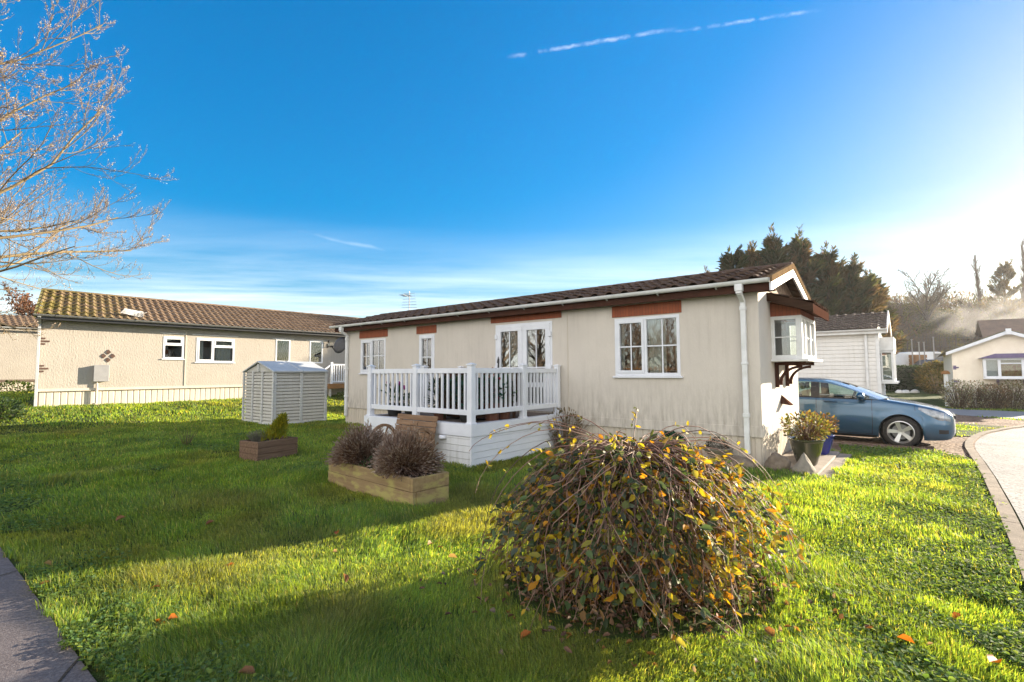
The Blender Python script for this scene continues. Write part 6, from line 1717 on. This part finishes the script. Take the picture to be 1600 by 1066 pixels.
bare_tree('bare_tree', place(508, 75, 0), topz(481, 75), 'small distant bare tree top showing over the mossy roof ridge', 33, 1.0)
bare_tree('bare_tree', place(568, 80, 0), topz(484, 80), 'small distant bare tree top showing left of the roof aerial', 34, 1.1)

def conifer(loc, h, w_, label, seed, n_br=70, per=90, lean=(0,0), group=None, size=.3, top_sharp=1.0, cols=None):
    t_ = thing('conifer_tree', loc, 0, label, 'conifer', group); rng = np.random.default_rng(seed)
    m = MB(); m.tube([(0,0,-.3),(lean[0]*.4,lean[1]*.4,h*.5),(lean[0],lean[1],h*.97)], [h*.03,h*.02,.03], 8); m.build('trunk', MAT['bark'], t_, smooth=True)
    zz = h*(.06+.92*rng.uniform(0,1,n_br)**.85); f = zz/h
    a = rng.uniform(0,2*PI,n_br); reach = w_*np.clip(1.1*(1-f)**.62,0.04,1.1)*rng.uniform(.45,1.2,n_br)
    k = 7; tt = np.linspace(0,1,k)[None]
    st = np.stack([lean[0]*f, lean[1]*f, zz], -1)
    rise = rng.uniform(.35,.95,n_br)
    P = np.stack([st[:,0:1]+reach[:,None]*np.cos(a)[:,None]*tt, st[:,1:2]+reach[:,None]*np.sin(a)[:,None]*tt, st[:,2:3]+reach[:,None]*(rise[:,None]*tt**1.6)], -1)
    V0, Q0 = tube_batch(P, np.maximum(reach[:,None]*.02,.015)*np.linspace(1,.3,k)[None], 4)
    # sprays along every branch: flattened fans of small scale-leaf shoots
    tot = n_br*per; bi = np.repeat(np.arange(n_br), per); t2 = .12+.88*rng.uniform(0,1,tot)**.75
    fi = t2*(k-1); i0 = np.minimum(fi.astype(int),k-2); fr = (fi-i0)[:,None]; base = P[bi,i0]*(1-fr)+P[bi,i0+1]*fr
    od_ = np.stack([np.cos(a[bi]),np.sin(a[bi]),np.zeros(tot)],-1); sd2 = np.stack([-np.sin(a[bi]),np.cos(a[bi]),np.zeros(tot)],-1)
    side = rng.normal(size=tot)*.42*(1.05-t2*.75)
    lat = side*np.minimum(reach[bi],3.0)*.30
    base = base + sd2*lat[:,None] + np.array([0,0,1.])*(rng.normal(size=tot)*.16-.06)[:,None]
    dr = nrm(od_*1.0 + sd2*np.sign(side)[:,None]*.55 + np.array([0,0,1.])*(.55+.5*t2+.25*rng.normal(size=tot))[:,None] + rng.normal(size=(tot,3))*.22)
    nn2_ = nrm(np.array([0,0,1.])+rng.normal(size=(tot,3))*.5)
    L2 = rng.uniform(.6,1.6,tot)*size*1.1
    V1_, Q1_ = leaf_batch(base, dr, nn2_, L2, L2*rng.uniform(.16,.28,tot), .1)
    cols = cols or [(.055,.068,.03),(.075,.088,.036),(.12,.095,.045),(.05,.06,.03),(.15,.095,.05)]
    # whole sprays of one branch share a tone
    tone = np.array(cols)[rng.integers(0,len(cols),n_br)][bi]*.6 + np.array(cols)[rng.integers(0,len(cols),tot)]*.4
    # upright leader and many pointed shoots breaking the outline
    nsp = 46; who = rng.integers(0,n_br,nsp); tt3 = rng.uniform(.55,1.,nsp); fi3 = np.minimum((tt3*(k-1)).astype(int),k-1); b3 = P[who,fi3]; h3 = rng.uniform(.5,1.5,nsp)*h/11
    b3 = np.concatenate([b3, [[lean[0],lean[1],h*.86]]*3]); h3 = np.concatenate([h3, [h*.15]*3]); ax3 = nrm(np.stack([(b3[:,0]-lean[0])*.16,(b3[:,1]-lean[1])*.16,np.ones(len(b3))],-1)+rng.normal(size=(len(b3),3))*.12)
    per3 = 26; id3 = np.repeat(np.arange(len(b3)),per3); n3 = len(id3); t3 = rng.uniform(0,1,n3); w3 = (1-t3)*.30*h3[id3]
    p3 = b3[id3]+ax3[id3]*(t3*h3[id3])[:,None]; d3 = rand_unit(n3,rng)*np.array([1,1,.3]); p3 = p3+d3*w3[:,None]*.5
    V2_, Q2_ = leaf_batch(p3, nrm(d3*.55+ax3[id3]*.8), rand_unit(n3,rng), rng.uniform(.5,1.1,n3)*size*.9, np.full(n3,size*.2))
    Vv, Qq, Cc = merge([(V1_,Q1_,np.repeat(tone*rng.uniform(.75,1.25,(tot,1)),6,axis=0)),(V2_,Q2_,np.repeat(np.array(cols)[rng.integers(0,len(cols),n3)],6,axis=0))])
    np_mesh('foliage', Vv, Qq, mat=MAT['needle'], parent=t_, colors=Cc)
    np_mesh('branch', V0, Q0, mat=MAT['bark'], parent=t_)
    return t_
CG = 'conifers behind the cream and white homes'
for px_, py_, Y, w_, sd_i, lab in ((1152,402,40,2.6,51,'conifer with a ragged top just above the cream roof, leftmost of the dark conifer group'),
        (1183,396,42,2.6,52,'second conifer from the left of the group, short and narrow behind the roof'),
        (1217,378,41,3.0,53,'tall pointed conifer directly behind the gable peak'),
        (1259,379,42,3.6,54,'tallest broad conifer just right of the gable peak'),
        (1300,400,43,3.4,55,'conifer with sloping branches above the bay roof, right of the tallest one'),
        (1338,420,43,3.4,56,'spreading conifer above the roof of the white lapped home'),
        (1366,436,45,2.2,57,'low conifer with outstretched branches at the right end of the conifer group')):
    conifer(place(px_, Y), topz(py_, Y, px_)+.2, w_, lab, sd_i, 72, 105, group=CG, size=.48)
conifer(place(1110, 60), topz(423, 60, 1110), 1.2, 'slim distant conifer tip showing over the cream roof', 58, 30, 40, size=.4)
# ------------------------------------------------------------------ wooded bank and yard beyond the homes
def hillz(x, y):
    """height of the wooded bank at the far right"""
    a = np.clip((y-62)/45., 0, 1); b = np.clip((x-28)/26., 0, 1)
    return 15*a*a*(3-2*a)*b*b*(3-2*b) - .4
hx = np.linspace(26, 330, 60); hy = np.linspace(61, 260, 44); HX, HY = np.meshgrid(hx, hy)
HZ = hillz(HX, HY) + (vnoise(HX*.12, HY*.12, 61)-.5)*2.0*np.clip((HY-70)/30,0,1)
idx = np.arange(HX.size).reshape(HX.shape); Qh = np.stack([idx[:-1,:-1],idx[:-1,1:],idx[1:,1:],idx[1:,:-1]],-1).reshape(-1,4)
MAT['bankearth'] = pbr('leaf_strewn_bank', (.085,.065,.040), (.13,.105,.055), .35, .95, .5, 3, bdist=.3)
tag(np_mesh('hillside', np.stack([HX,HY,HZ],-1), Qh, mat=MAT['bankearth'], smooth=True), kind='structure')
hcols = ((.085,.065,.05),(.09,.068,.052),(.105,.078,.058),(.11,.08,.06))
# the large spreading oak, the poplars and the mixed trees of the bank
x, y, _ = place(1450, 86); bare_tree('bare_tree', (x, y, float(hillz(x,y))), topz(412, 86, 1450)-float(hillz(x,y)), 'wide spreading bare oak on the wooded bank against the sky', 71, 1.3, ((.07,.05,.035),(.08,.06,.04),(.10,.075,.05),(.11,.08,.055)), dens=1.6, rmin=.045, thick=1.3)
x, y, _ = place(1541, 92); bare_tree('bare_tree', (x, y, float(hillz(x,y))), topz(392, 92, 1541)-float(hillz(x,y)), 'slender upright poplar rising above the bank', 72, .5, hcols, slender=True, dens=1.4, rmin=.035)
x, y, _ = place(1606, 92); bare_tree('bare_tree', (x, y, float(hillz(x,y))), topz(372, 92, 1606)-float(hillz(x,y)), 'tall narrow poplar cut by the right edge of the photo', 73, .5, hcols, slender=True, dens=1.4, rmin=.035)
x, y, _ = place(1578, 84); conifer((x, y, float(hillz(x,y))), topz(418, 84, 1578)-float(hillz(x,y)), 3.6, 'open layered conifer near the right edge above the barn', 74, 46, 60, size=.5, cols=[(.06,.06,.02),(.10,.075,.025),(.13,.09,.03)])
WG = 'bare trees of the wooded bank'
protoA = bare_tree('bank_tree', (0,0,-50), 9.5, 'leafless brown tree among many alike in the scrubby wood on the bank', 75, .9, hcols, group=WG, dens=1.1, rmin=.03)
protoB = bare_tree('bank_tree', (0,0,-50), 8.0, 'leafless brown tree among many alike in the scrubby wood on the bank', 76, 1.05, hcols, group=WG, dens=1.2, rmin=.03)
protoC = bare_tree('ivy_tree', (0,0,-50), 7.5, 'tree clothed in olive ivy among the bare trees of the bank', 77, .9, ((.10,.085,.05),)*4, fol=(2600,.34,[(.07,.075,.025),(.10,.095,.03),(.13,.11,.04)]), group='ivy covered trees on the bank')
rb = random.Random(8); usedp = set()
def put(proto, x, y, z, s, rz):
    if proto.name in usedp: o = copy_tree(proto)
    else: o = proto; usedp.add(proto.name)
    o.location = (x, y, z); o.scale = (s, s, s*rb.uniform(.9, 1.1)); o.rotation_euler.z = rz
    return o
for k in range(90):
    px_ = rb.uniform(1385, 1640); Y = rb.uniform(68, 92)
    x, y, _ = place(px_, Y); z = float(hillz(x, y))-.3
    pr = rb.choice([protoA, protoA, protoB, protoB, protoC])
    put(pr, x, y, z, rb.uniform(.55, .85), rb.uniform(0, 6.28))
# tangled undergrowth under the trees: one uncountable mass of twigs and leaves
n = 46000; rng = np.random.default_rng(81)
x = rng.uniform(34, 130, n); y = 64+rng.uniform(0,1,n)**1.3*40; hz_ = hillz(x,y)
cl = vnoise(x*.25,y*.25,82); z = hz_+rng.uniform(0,1,n)**1.5*(1.2+3.0*cl)
d = nrm(rng.normal(size=(n,3))*np.array([.6,.6,.5])+np.array([0,0,.8]))
Vu, Qu = leaf_batch(np.stack([x,y,z],-1), d, rand_unit(n,rng), rng.uniform(.4,1.3,n), rng.uniform(.05,.24,n), .1)
pal = np.array([(.12,.085,.06),(.15,.11,.075),(.085,.085,.035),(.11,.105,.045),(.16,.10,.065),(.10,.075,.06)])
cu_ = pal[np.clip((vnoise(x*.16,y*.16,83)*6+rng.normal(size=n)*.8).astype(int),0,5)]*rng.uniform(.7,1.25,(n,1))
tag(np_mesh('undergrowth', Vu, Qu, mat=MAT['needle'], colors=np.repeat(cu_,6,axis=0)), kind='stuff')
# dark roofed barn
bxx, byy, _ = place(1552, 60)
bn_ = thing('barn', (bxx, byy, -.4), R(-36), 'long dark brown barn roof at the right edge below the smoke', 'barn')
m = MB(); m.box(0,26,0,10,0,4.4); m.build('wall', MAT['darkwood'], bn_)
m = MB(); m.prism([(-.6,4.2),(-.6,4.4),(5,8.3),(10.6,4.4),(10.6,4.2),(5,8.1)], fv, -.5, 26.5); q = NT('rusty_barn_roof'); co = q.coord(); q.set(q.ramp(q.noise(co,.7,6,.7),[(.3,(.09,.058,.045)),(.7,(.16,.10,.07))]),.9); m.build('roof', q.m, bn_)
# yard with parked vans on slightly higher ground, seen over the hedge
YZ = 1.0
ya = [place(px_, Y)[:2] for px_, Y in ((1380,46.5),(1560,46.5),(1600,63),(1350,63))]; yo = [place(px_, Y)[:2] for px_, Y in ((1370,44.6),(1575,44.6),(1625,66),(1330,66))]
m = MB(); m.add([(x,y,YZ) for x,y in ya]+[(x,y,-.6) for x,y in yo], [(0,1,2,3),(0,4,5,1),(1,5,6,2),(2,6,7,3),(3,7,4,0)])
tag(m.build('yard_ground', MAT['gravel']), kind='structure')
MAT['vanwhite'] = pbr('white_van_paint', (.66,.66,.66), (.6,.6,.6), 2, .3)
MAT['darkglass'] = pbr('dark_vehicle_glass', (.03,.035,.04), None, rough=.08, spec=.8)
def van(px_, Y, rz, label, length=4.8, h=2.1, mat='vanwhite', kind='van', group=None):
    x, y, z = place(px_, Y); t_ = thing('parked_van' if kind == 'van' else 'parked_car', (x, y, YZ+.005), rz, label, kind, group)
    L = length; W = .95
    prof = [(-L/2,.35),(L/2,.35),(L/2+.02,.8),(L/2-.25,1.0),(L/2-.95,1.12),(L/2-1.5,h-.06),(L/2-1.8,h),(-L/2+.1,h),(-L/2,h-.2)] if kind == 'van' else [(-L/2,.35),(L/2,.35),(L/2,.72),(L/2-1.0,.9),(L/2-1.7,h),(-L/2+.9,h),(-L/2+.2,.98),(-L/2,.85)]
    m = MB(); m.prism(prof, lambda a,b,d: (a,d,b), -W, W); m.build('body', MAT[mat], t_, bevel=.06)
    m = MB(); w0 = L/2-1.0; m.prism([(w0-.05,1.15),(w0-.45,h-.2),(w0-1.2,h-.2),(w0-1.2,1.15)] if kind == 'van' else [(w0-.1,.93),(w0-.68,h-.07),(-L/2+1.0,h-.07),(-L/2+.45,.98)], lambda a,b,d: (a,d,b), -W-.01, W+.01); m.build('side_window', MAT['darkglass'], t_)
    for sx_ in (-1,1):
        for sy_ in (-1,1):
            m = MB(); m.lathe([(0,-.1),(.33,-.1),(.33,.1),(0,.1)], 18, (sx_*(L/2-.85), sy_*(W-.08), .33), 'y'); m.build('wheel', MAT['tyre'], t_)
    return t_
van(1408, 53, R(20), 'white van at the left end of the yard beyond the dark hedge', h=2.3)
van(1449, 55, R(-12), 'white panel van in the yard behind the tall thin posts', h=2.5)
MAT['greycar'] = pbr('silver_car_paint', (.35,.38,.40), None, rough=.3, metal=.4); MAT['darkcar'] = pbr('dark_car_paint', (.04,.045,.055), None, rough=.3, metal=.3)
van(1468, 50, R(-6), 'dark low car in the yard next to the eave of the purple trimmed home', 4.3, 1.55, 'darkcar', 'car')
van(1482, 56, R(8), 'silver car in the yard mostly hidden by the purple trimmed home', 4.4, 1.7, 'greycar', 'car')
van(1425, 58, R(30), 'silver car between the two white vans in the yard', 4.3, 2.0, 'greycar', 'car')
ob = place(1432, 52); cr_ = thing('stacked_crate', (ob[0], ob[1], YZ), .2, 'orange timber crate stack in the yard beyond the hedge', 'crate')
m = MB()
for k in range(5): m.box(-.7,.7,-.6,-.56,.1+k*.42,.42+k*.42); m.box(-.7,.7,.56,.6,.1+k*.42,.42+k*.42); m.box(-.7,-.66,-.56,.56,.1+k*.42,.42+k*.42)
m.box(-.62,.62,-.55,.55,0,2.1); m.build('boards', MAT['newwood'], cr_)
MAT['galv'] = pbr('pale_galvanised_steel', (.30,.27,.24), (.24,.22,.2), 3, .5)
for px_, Y, top, lab in ((1427,48,531,'leftmost of the tall thin pale posts standing above the yard'),(1438,48,535,'tall thin post close to the right of the leftmost one'),(1446,50,535,'third thin post from the left, next to the white van roof'),(1461,50,527,'tallest thin post in the yard, darker than the others')):
    x, y, z = place(px_, Y); t_ = thing('yard_post', (x, y, YZ), 0, lab, 'post'); hh_ = topz(top, Y, px_)-YZ
    m = MB(); m.box(-.035,.035,-.035,.035,-.2,hh_); m.build('shaft', MAT['galv'], t_); m = MB(); m.box(-.08,.08,-.08,.08,hh_,hh_+.04); m.build('cap', MAT['galv'], t_)
# high netting fence behind the yard
x0_, y0_, _ = place(1420, 60); x1_, y1_, _ = place(1545, 62)
nf = thing('netting_fence', (x0_, y0_, YZ-.02), math.atan2(y1_-y0_, x1_-x0_), 'tall dark netting fence below the wooded bank', 'fence'); nl_ = math.hypot(x1_-x0_, y1_-y0_)
nh = topz(522, 60, 1420)-YZ
for k in range(6): m = MB(); m.box(k*nl_/5-.035,k*nl_/5+.035,-.035,.035,0,nh); m.build('post', MAT['bark'], nf)
m = MB(); step_ = .55
for k in range(int(nl_/step_)): m.box(k*step_-.012,k*step_+.012,-.01,.01,.1,nh)
for k in range(int(nh/step_)+1): m.box(0,nl_,-.012,.012,min(.1+k*step_,nh-.02),min(.13+k*step_,nh))
m.build('netting', MAT['dish'], nf)
# clipped dark hedge in front of the yard
def hedge(name, p, q_, h, th, n, cols, label, size, rng=RNG):
    p = np.array(p); q_ = np.array(q_); L = np.linalg.norm(q_-p); rz = math.atan2(q_[1]-p[1], q_[0]-p[0])
    t_ = thing(name, (p[0], p[1], hz(*p)-.05), rz, label, 'hedge')
    m = MB(); m.box(0,L,-th*.40,th*.40,0,h*.94); m.build('core', MAT['soil'], t_)
    face = rng.uniform(0,1,n); x = rng.uniform(0,L,n); z = rng.uniform(0,h,n); y = np.where(face < .7, -th/2, th/2)+rng.normal(size=n)*.05
    topm = face > .82; z = np.where(topm, h+rng.normal(size=n)*.05, z); y = np.where(topm, rng.uniform(-th/2,th/2,n), y)
    bul = (vnoise(x*.8, z*.9, 90)-.5)*.25; y = y+np.where(y < 0, -bul, bul)
    V_, Q_ = leaf_batch(np.stack([x,y,z],-1), rand_unit(n,rng)+np.array([0,-.3,.5]), rand_unit(n,rng), rng.uniform(.6,1.3,n)*size, rng.uniform(.4,.7,n)*size)
    np_mesh('foliage', V_, Q_, mat=MAT['needle'], parent=t_, colors=np.repeat(np.array(cols)[rng.integers(0,len(cols),n)]*rng.uniform(.7,1.3,(n,1)),6,axis=0))
    return t_
ha = place(1372, 43); hb = place(1520, 43)
hedge('clipped_hedge', ha[:2], hb[:2], 2.05, 1.1, 7000, [(.022,.045,.018),(.030,.055,.02),(.02,.035,.016)], 'long dark green clipped hedge in front of the yard', .22)
def shrub(px_, Y, rad, label, cols, n=700, ll=.1, lw=.05, name='shrub', group=None, stems=60, dz=0, cat='shrub', mat='leaf'):
    x, y, z = place(px_, Y); t_ = thing(name, (x, y, z), 0, label, cat, group)
    s1, tips = stems_in(stems, rad[0]*.35, rad[2]*1.7, rad[0]*.8, max(.006, Y*.0006), (.12,.09,.065), k=5)
    lv = leaves_in((0,0,rad[2]*.95), rad, n, ll, lw, cols)
    Vv, Qq, Cc = merge([s1]); np_mesh('stem', Vv, Qq, mat=MAT['needle'], parent=t_, colors=Cc)
    np_mesh('foliage', *lv[:2], mat=MAT[mat], parent=t_, colors=lv[2]); return t_
shrub(1466, 38, (1.5,1.3,1.25), 'rounded brownish gold bush in front of the dark hedge', [(.09,.085,.025),(.12,.09,.03),(.06,.06,.02)], 2200, .22, .1, mat='needle')
GS = [(.27,.27,.17),(.37,.34,.26),(.21,.21,.11),(.42,.39,.32),(.30,.20,.13)]
for px_, Y, r_, h_, lab in ((1494,21.8,.62,.66,'wispy grey green shrub at the left end of the row before the purple trimmed home'),(1522,22.2,.70,.62,'twiggy pale shrub, second from the left before the purple trimmed home'),(1550,22.0,.66,.56,'low reddish brown shrub below the bay window of the purple trimmed home'),(1576,22.2,.7,.64,'bushy olive shrub right of the low reddish one'),(1602,22.0,.75,.70,'bushy shrub cut by the right edge before the purple trimmed home')):
    shrub(px_, Y, (r_,.5,h_), lab, GS if px_ != 1550 else [(.24,.14,.09),(.19,.15,.09),(.27,.19,.13)], 900, .085, .045, group='shrubs in front of the purple trimmed home', stems=70)
for k, px_ in enumerate((1403, 1411, 1414, 1428)):
    x, y, z = place(px_, 39.5); rock((x, y, z+.05), (.26+.05*(k%2),.2,.2), 20+k, 'white painted stone on the dark bed below the clipped hedge', MAT['vanwhite'], k, name='edging_stone')
for o in [o for o in col.objects if o.name.startswith('edging_stone')]: o['group'] = 'white edging stones below the hedge'
# leafy things at the left edge
x, y, z = place(8, 13.2); shrubl = thing('laurel_shrub', (x-.55, y, hz(x,y)), 0, 'dark green leafy shrub spilling onto the lawn at the left edge', 'shrub')
lv = leaves_in((0,0,.32), (.85,.8,.36), 1500, .11, .05, [(.04,.075,.03),(.055,.095,.03),(.08,.12,.03),(.03,.055,.03)]); np_mesh('foliage', *lv[:2], mat=MAT['leaf'], parent=shrubl, colors=lv[2])
s1, _ = stems_in(50, .3, .5, .6, .008, (.10,.07,.05)); np_mesh('stem', s1[0], s1[1], mat=MAT['needle'], parent=shrubl, colors=np.broadcast_to(s1[2], s1[0].shape))
x, y, z = place(22, 20.6); s2 = thing('low_shrub', (x, y, hz(x,y)), 0, 'low bright green shrub against the skirting of the set back home', 'shrub')
lv = leaves_in((0,0,.22), (.75,.5,.26), 500, .12, .05, [(.05,.08,.02),(.08,.11,.025)]); np_mesh('foliage', *lv[:2], mat=MAT['leaf'], parent=s2, colors=lv[2])
x, y, z = place(295, 10.3); tw_ = thing('twiggy_sapling', (x, y, hz(x,y)), 0, 'tiny bare twiggy sapling on the shaded lawn', 'sapling')
s1, tips = stems_in(26, .05, .42, .16, .0035, (.16,.10,.07), k=5); np_mesh('stem', s1[0], s1[1], mat=MAT['needle'], parent=tw_, colors=np.broadcast_to(s1[2], s1[0].shape))
x, y = uvw(-3.42, -.3); wdp = thing('withered_plant', (x, y, hz(x,y)), 0, 'withered brown plant in the corner between deck and cream wall', 'plant')
s1, tips = stems_in(120, .18, .75, .35, .004, (.20,.13,.08), k=5); lv = leaves_in((0,0,.5), (.36,.26,.3), 260, .06, .025, [(.16,.11,.06),(.11,.10,.04)])
Vv, Qq, Cc = merge([s1, lv]); np_mesh('foliage', Vv, Qq, mat=MAT['needle'], parent=wdp, colors=Cc)
# low plants under the steps of the left home
x, y, _ = local(LH, LEFT_RZ, (10.1,-1.35,0)); lpl = thing('low_shrub', (x, y, hz(x,y)), 0, 'yellow green ground plants below the timber entrance platform', 'shrub')
lv = leaves_in((0,0,.14), (.9,.4,.2), 500, .1, .045, [(.09,.12,.02),(.13,.15,.03)]); np_mesh('foliage', *lv[:2], mat=MAT['leaf'], parent=lpl, colors=lv[2])

# ------------------------------------------------------------------ trees and beech hedge the windows look out on (left of and behind the viewer)
hedge('beech_hedge', (-18.5,9.0), (-22,-9), 1.25, 1.0, 5000, [(.30,.13,.045),(.24,.10,.035),(.34,.17,.07)], 'russet beech hedge mirrored in the windows of the cream home', .13)
WB = 'bare trees mirrored in the windows of the cream home'
p1_ = bare_tree('roadside_tree', (-20,0,0), 8.5, 'bare tree among many alike mirrored in the windows of the cream home', 91, .9, ((.16,.11,.08),(.19,.13,.09),(.20,.14,.10),(.22,.15,.11)), group=WB, dens=1.0, rmin=.02)
for k in range(18):
    x = -24-rb.uniform(0,12); y = -18+k*1.8+rb.uniform(-1,1)
    o = p1_ if k == 0 else copy_tree(p1_); s = rb.uniform(.8,1.25); o.location = (x,y,0); o.scale = (s,s,s); o.rotation_euler.z = rb.uniform(0,6.28)

# ------------------------------------------------------------------ drifting smoke above the barn
def smoke():
    x, y, _ = place(1560, 66)
    bm = bmesh.new(); bmesh.ops.create_icosphere(bm, subdivisions=3, radius=1)
    for v in bm.verts: v.co = Vector((v.co.x*11, v.co.y*5, v.co.z*3.4))
    me = bpy.data.meshes.new('smoke'); bm.to_mesh(me); bm.free()
    o = bpy.data.objects.new('smoke', me); link(o); o.location = (x+1, y, topz(488, 66, 1560)); o.rotation_euler = (0, R(-7), R(-12))
    mt = bpy.data.materials.new('smoke'); mt.use_nodes = True; t_ = mt.node_tree; t_.nodes.remove(t_.nodes['Principled BSDF'])
    pv = t_.nodes.new('ShaderNodeVolumePrincipled'); pv.inputs['Color'].default_value = (.92,.92,.92,1); pv.inputs['Anisotropy'].default_value = .45
    tc_ = t_.nodes.new('ShaderNodeTexCoord'); mp_ = t_.nodes.new('ShaderNodeMapping'); t_.links.new(tc_.outputs['Object'], mp_.inputs[0]); mp_.inputs['Scale'].default_value = (.16,.22,.26)
    nz_ = t_.nodes.new('ShaderNodeTexNoise'); t_.links.new(mp_.outputs[0], nz_.inputs['Vector']); nz_.inputs['Scale'].default_value = 1.3; nz_.inputs['Detail'].default_value = 5; nz_.inputs['Distortion'].default_value = .8
    rp_ = t_.nodes.new('ShaderNodeValToRGB'); t_.links.new(nz_.outputs[0], rp_.inputs[0]); rp_.color_ramp.elements[0].position = .45; rp_.color_ramp.elements[1].position = .75
    ln_ = t_.nodes.new('ShaderNodeVectorMath'); ln_.operation = 'LENGTH'
    m2_ = t_.nodes.new('ShaderNodeMapping'); t_.links.new(tc_.outputs['Object'], m2_.inputs[0]); m2_.inputs['Scale'].default_value = (1/11,1/5,1/3.4); t_.links.new(m2_.outputs[0], ln_.inputs[0])
    fo = t_.nodes.new('ShaderNodeMath'); fo.operation = 'SUBTRACT'; fo.use_clamp = True; fo.inputs[0].default_value = 1; t_.links.new(ln_.outputs['Value'], fo.inputs[1])
    mu = t_.nodes.new('ShaderNodeMath'); mu.operation = 'MULTIPLY'; t_.links.new(rp_.outputs[0], mu.inputs[0]); t_.links.new(fo.outputs[0], mu.inputs[1])
    m3_ = t_.nodes.new('ShaderNodeMath'); m3_.operation = 'MULTIPLY'; t_.links.new(mu.outputs[0], m3_.inputs[0]); m3_.inputs[1].default_value = .11
    t_.links.new(m3_.outputs[0], pv.inputs['Density']); t_.links.new(pv.outputs[0], t_.nodes['Material Output'].inputs['Volume'])
    me.materials.append(mt); tag(o, kind='stuff')
smoke()
# ------------------------------------------------------------------ thin winter haze
def haze(density):
    m = MB(); m.box(-960,960,-960,960,-1.6,36); 
    mt = bpy.data.materials.new('haze'); mt.use_nodes = True; t_ = mt.node_tree; t_.nodes.remove(t_.nodes['Principled BSDF'])
    pv = t_.nodes.new('ShaderNodeVolumePrincipled'); pv.inputs['Color'].default_value = (.95,.96,1.0,1); pv.inputs['Density'].default_value = density; pv.inputs['Anisotropy'].default_value = .55
    t_.links.new(pv.outputs[0], t_.nodes['Material Output'].inputs['Volume'])
    tag(m.build('haze', mt), kind='stuff')
haze(.00022)
bpy.context.view_layer.update()
